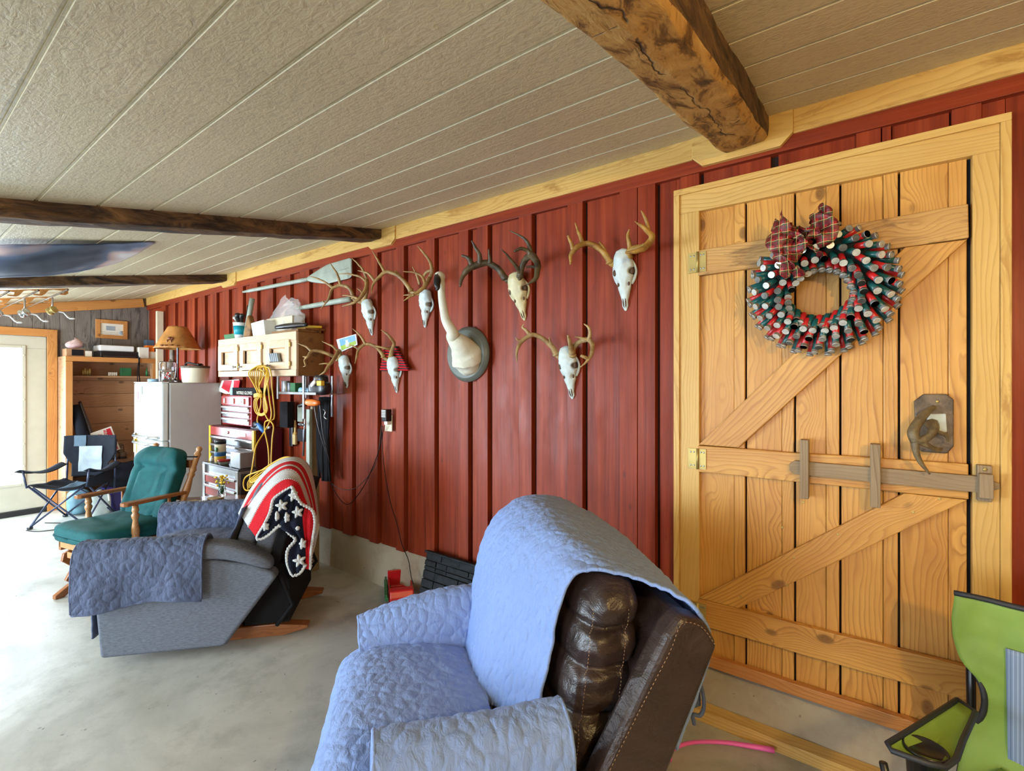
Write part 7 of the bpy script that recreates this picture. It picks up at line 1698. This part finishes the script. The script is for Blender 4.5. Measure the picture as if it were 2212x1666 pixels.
# small things on the upper shelf
for i in range(4):
    p = PX(180 + i * 5, 806, sx1 - 0.2); mb = MB(); mb.lathe([(0.012, 0), (0.012, 0.055 + 0.02 * (i % 2)), (0.004, 0.075 + 0.02 * (i % 2)), (0, 0.08 + 0.02 * (i % 2))], (sx1 - 0.22, p.y, zs1 + 0.001), 10)
    one('cartridge_case', mb, M['brass'], ['leftmost brass cartridge on the upper shelf', 'second brass cartridge from the left on the upper shelf', 'third brass cartridge from the left on the upper shelf', 'fourth brass cartridge from the left on the upper shelf'][i], 'cartridge', 'brass cartridges standing on the upper shelf')
for i in range(5):
    p = PX(237 + i * 4, 806, sx1 - 0.2); mb = MB(); mb.lathe([(0.010, 0), (0.010, 0.045), (0, 0.046)], (sx1 - 0.22, p.y, zs1 + 0.001), 10)
    one('pale_cylinder', mb, M['paper'], 'pale cylinder in the short row left of the green box', 'cylinder', 'row of pale cylinders on the upper shelf')
bkbox(bk(261, 788, 284, 806, sx1 - 0.19, 0.05, zs1 + 0.001), M['green_card'], 'green_box', 'dark green ammunition box on the upper shelf', 'box')
p = PX(322, 806, sx1 - 0.2); mb = MB(); mb.lathe([(0.014, 0), (0.014, 0.06), (0.006, 0.08), (0.006, 0.11), (0, 0.11)], (sx1 - 0.22, min(p.y, yb_ - 0.05), zs1 + 0.001), 10); one('dark_bottle', mb, M['green_plastic'], 'tiny dark bottle at the right end of the upper shelf', 'bottle')
cord('power_cord', [PX(298, 768, -7.21) + Vector((0, 0, 0.01)), PX(301, 785, -7.19), PX(300, 805, -7.19), PX(302, 825, -7.19), PX(301, 860, -7.19)], 0.006, M['black'], 'black cord hanging from the printer in front of the shelf')
cord('power_cord', [PX(302, 772, -7.195), PX(297, 800, -7.175), PX(298, 840, -7.175), PX(299, 880, -7.18)], 0.005, M['black'], 'second black cord hanging beside the printer cord')
# black bags leaning in the shelf
P = [PX(163, 875, -7.30), PX(172, 915, -7.24), PX(185, 960, -7.20), PX(190, 1000, -7.18)]
mb = MB(); mb.tube(smooth_path(P, 5), interp([0.03, 0.055, 0.07, 0.06], 16), 12, flat=0.7); t = one('black_bag', mb, M['camp_black'], 'long black gun bag leaning inside the left of the shelf unit', 'bag')
P = [PX(172, 868, -7.34), PX(190, 920, -7.26), PX(204, 975, -7.22)]
mb = MB(); mb.tube(smooth_path(P, 5), interp([0.015, 0.025, 0.03], 11), 10); one('black_tube', mb, M['gun'], 'dark slanted tube leaning beside the long black bag', 'tube')
# red and white sign lying on its side
sg = thing('warning_sign', 'red and white no-trespassing sign leaning on its side in the shelf unit', 'sign', PX(230, 985, -7.2))
q = [PX(194, 937, -7.20), PX(240, 921, -7.20), PX(260, 970, -7.20), PX(214, 992, -7.20)]
ex = (q[3] - q[0] + q[2] - q[1]).normalized(); L1 = (q[1] - q[0]).length; 
def sgb(name, pts, mat, x0, x1):
    mb = MB(); mb.prism([(p.y, p.z) for p in pts], x0, x1, 'x'); return obj(name, mb, mat, sg, w=True)
sgb('sign_board', q, M['paper'], -7.206, -7.200)
def lq(u, v): return q[0].lerp(q[1], u).lerp(q[3].lerp(q[2], u), v)
sgb('red_band', [lq(0.58, 0.05), lq(0.92, 0.05), lq(0.92, 0.95), lq(0.58, 0.95)], M['sign_red'], -7.200, -7.198)
sl = (q[3] - q[0]).length
dirx = (lq(0.75, 0.0) - lq(0.75, 1.0)).normalized()
so = Vector(sg.location)
text('lettering', 'TRESPASSING', sl * 0.145, M['paper'], sg, frame(lq(0.66, 0.5) + Vector((0.0035, 0, 0)) - so, dirx, (1, 0, 0)))
text('lettering', 'NO', sl * 0.16, M['paper'], sg, frame(lq(0.83, 0.5) + Vector((0.0035, 0, 0)) - so, dirx, (1, 0, 0)))
text('lettering', 'PRIVATE', sl * 0.17, M['sign_red'], sg, frame(lq(0.20, 0.5) + Vector((0.0015, 0, 0)) - so, dirx, (1, 0, 0)))
text('lettering', 'PROPERTY', sl * 0.15, M['sign_red'], sg, frame(lq(0.42, 0.5) + Vector((0.0015, 0, 0)) - so, dirx, (1, 0, 0)))
# boots
def boot(px, label, mat):
    p = PX(px, 985, -7.27); c = Vector((-7.30, p.y, zs2 + 0.001)); t = thing('work_boot', label, 'boot', c, group='boots on the lower shelf')
    mb = MB(); mb.pillow(c + Vector((0.03, 0, 0.045)), (0.085, 0.04, 0.040), 0.6, 14); mb.pillow(c + Vector((-0.025, 0, 0.10)), (0.042, 0.038, 0.075), 0.5, 12); b = obj('upper', mb, mat, t, w=True)
    mb = MB(); mb.pillow(c + Vector((0.028, 0, 0.010)), (0.09, 0.043, 0.010), 0.4, 12); obj('sole', mb, M['black_plastic'], t, w=True)
    mb = MB()
    for k in range(4): mb.tube([c + Vector((0.02 - k * 0.006, -0.02, 0.085 + k * 0.022)), c + Vector((0.028 - k * 0.006, 0.02, 0.090 + k * 0.022))], 0.003, 5)
    obj('laces', mb, M['cream'], t, w=True)
boot(262, 'right brown camouflage boot on the lower shelf', M['bark']); boot(246, 'left brown camouflage boot on the lower shelf', M['bark'])
# floor things by the back wall
mb = MB(); mb.prism([(1.72, 0.0), (2.02, 0.0), (2.06, 0.26), (1.68, 0.26)], -7.16, -6.90, 'x'); t = thing('storage_bin', 'purple plastic storage bin on the floor in front of the shelf unit', 'bin', (-7.03, 1.87, 0)); obj('bin_body', mb, M['purple'], t, w=True, bevel=0.02)
bxo('rim', -7.18, -6.88, 1.66, 2.08, 0.245, 0.265, M['purple'], t, 0.006)
P0 = Vector((-6.98, 1.86, 0.27)); mb = MB(); mb.pillow(P0 + Vector((0.0, 0.0, 0.14)), (0.15, 0.21, 0.14), 0.6, 20, fn=lambda p: p + Vector((0.03 * noise.noise(p * 7), 0.03 * noise.noise(p * 7 + Vector((3, 3, 3))), 0.025 * noise.noise(p * 9)))); one('black_duffel', mb, M['camp_black'], 'crumpled black bag lying on the purple storage bin', 'bag')
p = PX(224, 1085, -6.85); c = Vector((-6.88, 1.58, 0.0)); jg = thing('plastic_jug', 'translucent white plastic jug on the floor behind the camp chair', 'jug', c)
mb = MB(); mb.pillow(c + Vector((0, 0, 0.12)), (0.075, 0.095, 0.12), 0.4, 16); mb.lathe([(0.055, 0.21), (0.03, 0.27), (0.022, 0.29), (0, 0.29)], c, 16); obj('jug_body', mb, plain('milky_plastic', (0.55, 0.62, 0.58), 0.4), jg, w=True)
mb = MB(); mb.tube(smooth_path([c + Vector((0.03, 0.03, 0.25)), c + Vector((0.07, 0.06, 0.24)), c + Vector((0.08, 0.07, 0.16))], 5), 0.010, 8); obj('handle', mb, M['paper'], jg, w=True)
c = Vector((-7.20, 1.46, 0)); mb = MB(); mb.pillow(c + Vector((0.05, 0, 0.14)), (0.12, 0.10, 0.14), 0.7, 16, fn=lambda p: p + Vector((0.02 * noise.noise(p * 9), 0.02 * noise.noise(p * 9 + Vector((3, 3, 3))), 0))); one('blue_bag', mb, plain('faded_blue_bag', (0.16, 0.30, 0.36), 0.5), 'light blue bag on the floor behind the legs of the camp chair', 'bag')
cord('floor_cord', [Vector((-6.75, 0.98, 0.006)), Vector((-6.6, 1.05, 0.006)), Vector((-6.55, 1.2, 0.006)), Vector((-6.7, 1.3, 0.006)), Vector((-6.95, 1.15, 0.006))], 0.004, M['black'], 'thin dark cord curled on the floor under the camp chair')
# dark bag by the tool cart
c = Vector((-4.30, 1.72, 0.0)); mb = MB(); mb.pillow(c + Vector((0, 0, 0.24)), (0.10, 0.07, 0.24), 0.6, 16, fn=lambda p: p + Vector((0.02 * noise.noise(p * 9), 0.015 * noise.noise(p * 9 + Vector((3, 3, 3))), 0))); one('backpack', mb, M['black'], 'small black bag standing on the floor left of the grey tool cart', 'bag')
# ---------------- under the ceiling ----------------
def PC(px, py, drop):
    r = ray(px, py); z0 = ceil_z(0) - drop; t = (z0 - HC) / (r.z - 0.194 * r.y); return CAM + r * t
nearl = [PC(-300, 562, 0.03), PC(-200, 548, 0.035), PC(0, 530, 0.035), PC(120, 529, 0.03), PC(240, 527, 0.018), PC(334, 523, 0.006)]
farl = [PC(-300, 622, 0.10), PC(-180, 614, 0.15), PC(0, 602, 0.16), PC(140, 592, 0.13), PC(250, 571, 0.065), PC(336, 524.5, 0.006)]
midl = [a.lerp(b, 0.5) + Vector((0, 0, -0.035 * (1 - i / 5))) for i, (a, b) in enumerate(zip(nearl, farl))]
mb, P = loft([nearl, midl, farl], 70, 24, 0.006, 5); one('banner', mb, M['banner'], 'dark blue printed cloth banner sagging under the ceiling between the beams', 'banner', solid=0.004)
# fishing rod rack
rr = thing('rod_rack', 'brown wooden rod rack with scrolled slots fixed under the far ceiling', 'rack', (-6.3, 1.0, 2.3))
def rackboard(x, y0, y1, zo):
    mb = MB(); pts = []
    sl_ = 0.194; zc_ = lambda y_: ceil_z(y_) - zo
    n = int((y1 - y0) / 0.16)
    top = [(y0, zc_(y0)), (y1, zc_(y1))]
    low = []
    for i in range(n):
        a = y1 - i * 0.16
        low += [(a, zc_(a) - 0.05), (a - 0.02, zc_(a) - 0.065), (a - 0.065, zc_(a) - 0.065), (a - 0.072, zc_(a) - 0.055), (a - 0.03, zc_(a) - 0.050), (a - 0.028, zc_(a) - 0.028), (a - 0.10, zc_(a) - 0.026), (a - 0.13, zc_(a) - 0.035)]
    pts = top + low
    mb.prism(pts, x - 0.010, x + 0.010, 'x'); return obj('rack_board', mb, M['pine_orange'], rr, w=True)
rackboard(-5.95, 0.05, 1.14, 0.02); rackboard(-6.55, 0.05, 1.14, 0.03)
mb = MB(); mb.box(-6.6, -5.9, 0.3, 0.34, ceil_z(0.3) - 0.03, ceil_z(0.3) + 0.0); obj('mounting_strip', mb, M['pine_orange'], rr, w=True)
for i, (px, py, mt_, lab) in enumerate([(112, 671, 'brass', 'gold-rimmed fishing reel hanging at the right end of the rod rack'), (52, 676, 'chrome', 'bright silver fishing reel hanging in the middle of the rod rack'), (-8, 678, 'chrome', 'fishing reel at the left edge of the picture under the rod rack')]):
    c = PX(px, py, -6.05); t = thing('fishing_reel', lab, 'fishing reel', c, group='fishing reels under the ceiling')
    mb = MB(); mb.lathe([(0.0, -0.03), (0.034, -0.028), (0.036, -0.015), (0.022, -0.008), (0.022, 0.012), (0.036, 0.018), (0.032, 0.03), (0, 0.032)], c, 18, (0.7, 0.5, 0.4)); obj('spool', mb, M[mt_], t, w=True)
    mb = MB(); mb.tube([c + Vector((0, 0, 0.02)), c + Vector((0, 0.005, 0.06)), Vector((c.x, c.y + 0.005, ceil_z(c.y) - 0.09))], 0.007, 7); obj('foot', mb, M['steel'], t, w=True)
    mb = MB(); mb.tube([c + Vector((0.0, 0.03, 0.0)), c + Vector((0, 0.08, -0.01)), c + Vector((0, 0.11, -0.05)), c + Vector((0, 0.125, -0.055))], [0.008, 0.006, 0.006, 0.010], 7); mb.pillow(c + Vector((0, 0.14, -0.06)), (0.008, 0.022, 0.008), 0.7, 8); obj('crank', mb, M['white_plastic'], t, w=True)
    mb = MB(); y = c.y + 0.005; mb.tube([Vector((-7.3, y, ceil_z(y) - 0.075)), Vector((-5.5, y, ceil_z(y) - 0.078))], [0.004, 0.008], 8); one('fishing_rod', mb, M['bark'], ['fishing rod holding the gold-rimmed reel, lying along the ceiling', 'fishing rod holding the bright silver reel, along the ceiling', 'fishing rod nearest the left picture edge, along the ceiling'][i], 'fishing rod', 'rods in the ceiling rack')
# ---------------- between and in front of the recliners ----------------
# black stone-pattern panel leaning on the foundation
pa, pb = W(922, 1186, 0.10), W(1085, 1222, 0.10)
xl, xr = pa.x, pb.x + 0.35; H = 0.40
sp = thing('stone_panel', 'black stacked-stone panel leaning against the foundation behind the leather recliner', 'panel', ((xl + xr) / 2, 2.12, 0))
tilt = Matrix.Translation((0, 2.08, 0)) @ Matrix.Rotation(R(-14), 4, 'X')
mb = MB(); mb.box(xl, xr, 0.0, 0.02, 0.0, H, 0, tilt); obj('backing', mb, M['stone_joint'], sp, w=True)
random.seed(17); mb = MB(); z = 0.004
while z < H - 0.02:
    h = random.choice((0.026, 0.036, 0.052)); x = xl + 0.004 - random.uniform(0, 0.1)
    while x < xr:
        w_ = random.uniform(0.08, 0.24); a_, b_ = max(x, xl + 0.003), min(x + w_, xr - 0.003)
        if b_ - a_ > 0.02: mb.box(a_, b_ - 0.006, -0.010 - random.uniform(0, 0.012), 0.0, z, min(z + h - 0.006, H), 0, tilt)
        x += w_
    z += h
obj('stones', mb, M['stone_black'], sp, w=True, bevel=0.003)
mb = MB(); mb.box(xl - 0.01, xr, -0.02, 0.022, H, H + 0.012, 0, tilt); obj('top_ledge', mb, M['stone_black'], sp, w=True, bevel=0.003)
# toy truck
tc = PZ(868, 1296, 0.0); TKa = R(-38)
tk = thing('toy_truck', 'red plastic toy truck with a green rail, on the floor by the foundation', 'toy truck', (tc.x + 0.02, tc.y - 0.03, 0), TKa)
def tbx(name, x0, x1, y0, y1, z0, z1, mat, bev=0.004): mb = MB(); mb.box(x0, x1, y0, y1, z0, z1); return obj(name, mb, M[mat], tk, bevel=bev)
mb = MB(); mb.box(-0.15, 0.13, -0.075, 0.075, 0.055, 0.065); mb.box(-0.16, -0.145, -0.08, 0.08, 0.05, 0.165); mb.box(-0.15, 0.13, 0.07, 0.08, 0.06, 0.12); mb.box(-0.15, 0.13, -0.08, -0.07, 0.06, 0.12); mb.box(0.12, 0.13, -0.08, 0.08, 0.06, 0.12)
for k in range(5): mb.box(-0.12 + k * 0.05, -0.11 + k * 0.05, -0.07, 0.07, 0.065, 0.070)
obj('truck_bed', mb, M['red_plastic'], tk, bevel=0.003)
mb = MB(); mb.prism([(0.14, 0.05), (0.26, 0.05), (0.26, 0.10), (0.22, 0.12), (0.20, 0.165), (0.14, 0.165)], -0.075, 0.075, 'y'); obj('cab', mb, M['red_plastic'], tk, bevel=0.008)
mb = MB(); mb.box(-0.155, 0.15, -0.105, -0.082, 0.085, 0.105); mb.box(-0.155, 0.15, -0.100, -0.088, 0.105, 0.125); obj('side_rail', mb, M['green_plastic'], tk, bevel=0.003)
for x in (-0.10, 0.20):
    for s in (-1, 1):
        mb = MB(); mb.lathe([(0, -0.016), (0.038, -0.016), (0.042, -0.008), (0.042, 0.008), (0.038, 0.016), (0, 0.016)], (x, s * 0.078, 0.042), 18, (0, 1, 0)); wv_ = obj('wheel', mb, M['black_plastic'], tk); mb = MB(); mb.lathe([(0, -0.02), (0.014, -0.02), (0.016, 0.02), (0, 0.02)], (x, s * 0.080, 0.042), 12, (0, 1, 0)); obj('hub', mb, M['white_plastic'], wv_)
# base plank on the floor below the door
q0, q1 = PZ(1548, 1562, 0.0), PZ(1762, 1662, 0.0)
o = board('floor_plank', (q0.x - 0.20, 2.25, 0.025), (1.4, 2.25, 0.025), 0.05, 0.07, M['pine_pale']); prop(o, 'pale wooden plank lying along the foot of the concrete ledge under the door', 'plank')
# pink plastic hook-ended stick
pts = [PZ(1447, 1643, 0.02), PZ(1446, 1628, 0.02), PZ(1460, 1615, 0.02), PZ(1500, 1604, 0.02), PZ(1560, 1604, 0.02), PZ(1620, 1612, 0.02), PZ(1672, 1621, 0.02)]
P = smooth_path(pts, 6); mb = MB(); n = len(P); mb.tube(P, interp([0.009, 0.012, 0.008, 0.008, 0.009, 0.011, 0.012], n), 10, flat=0.8); one('pink_stick', mb, M['pink'], 'bright pink curved plastic stick lying on the floor near the leather recliner', 'toy')
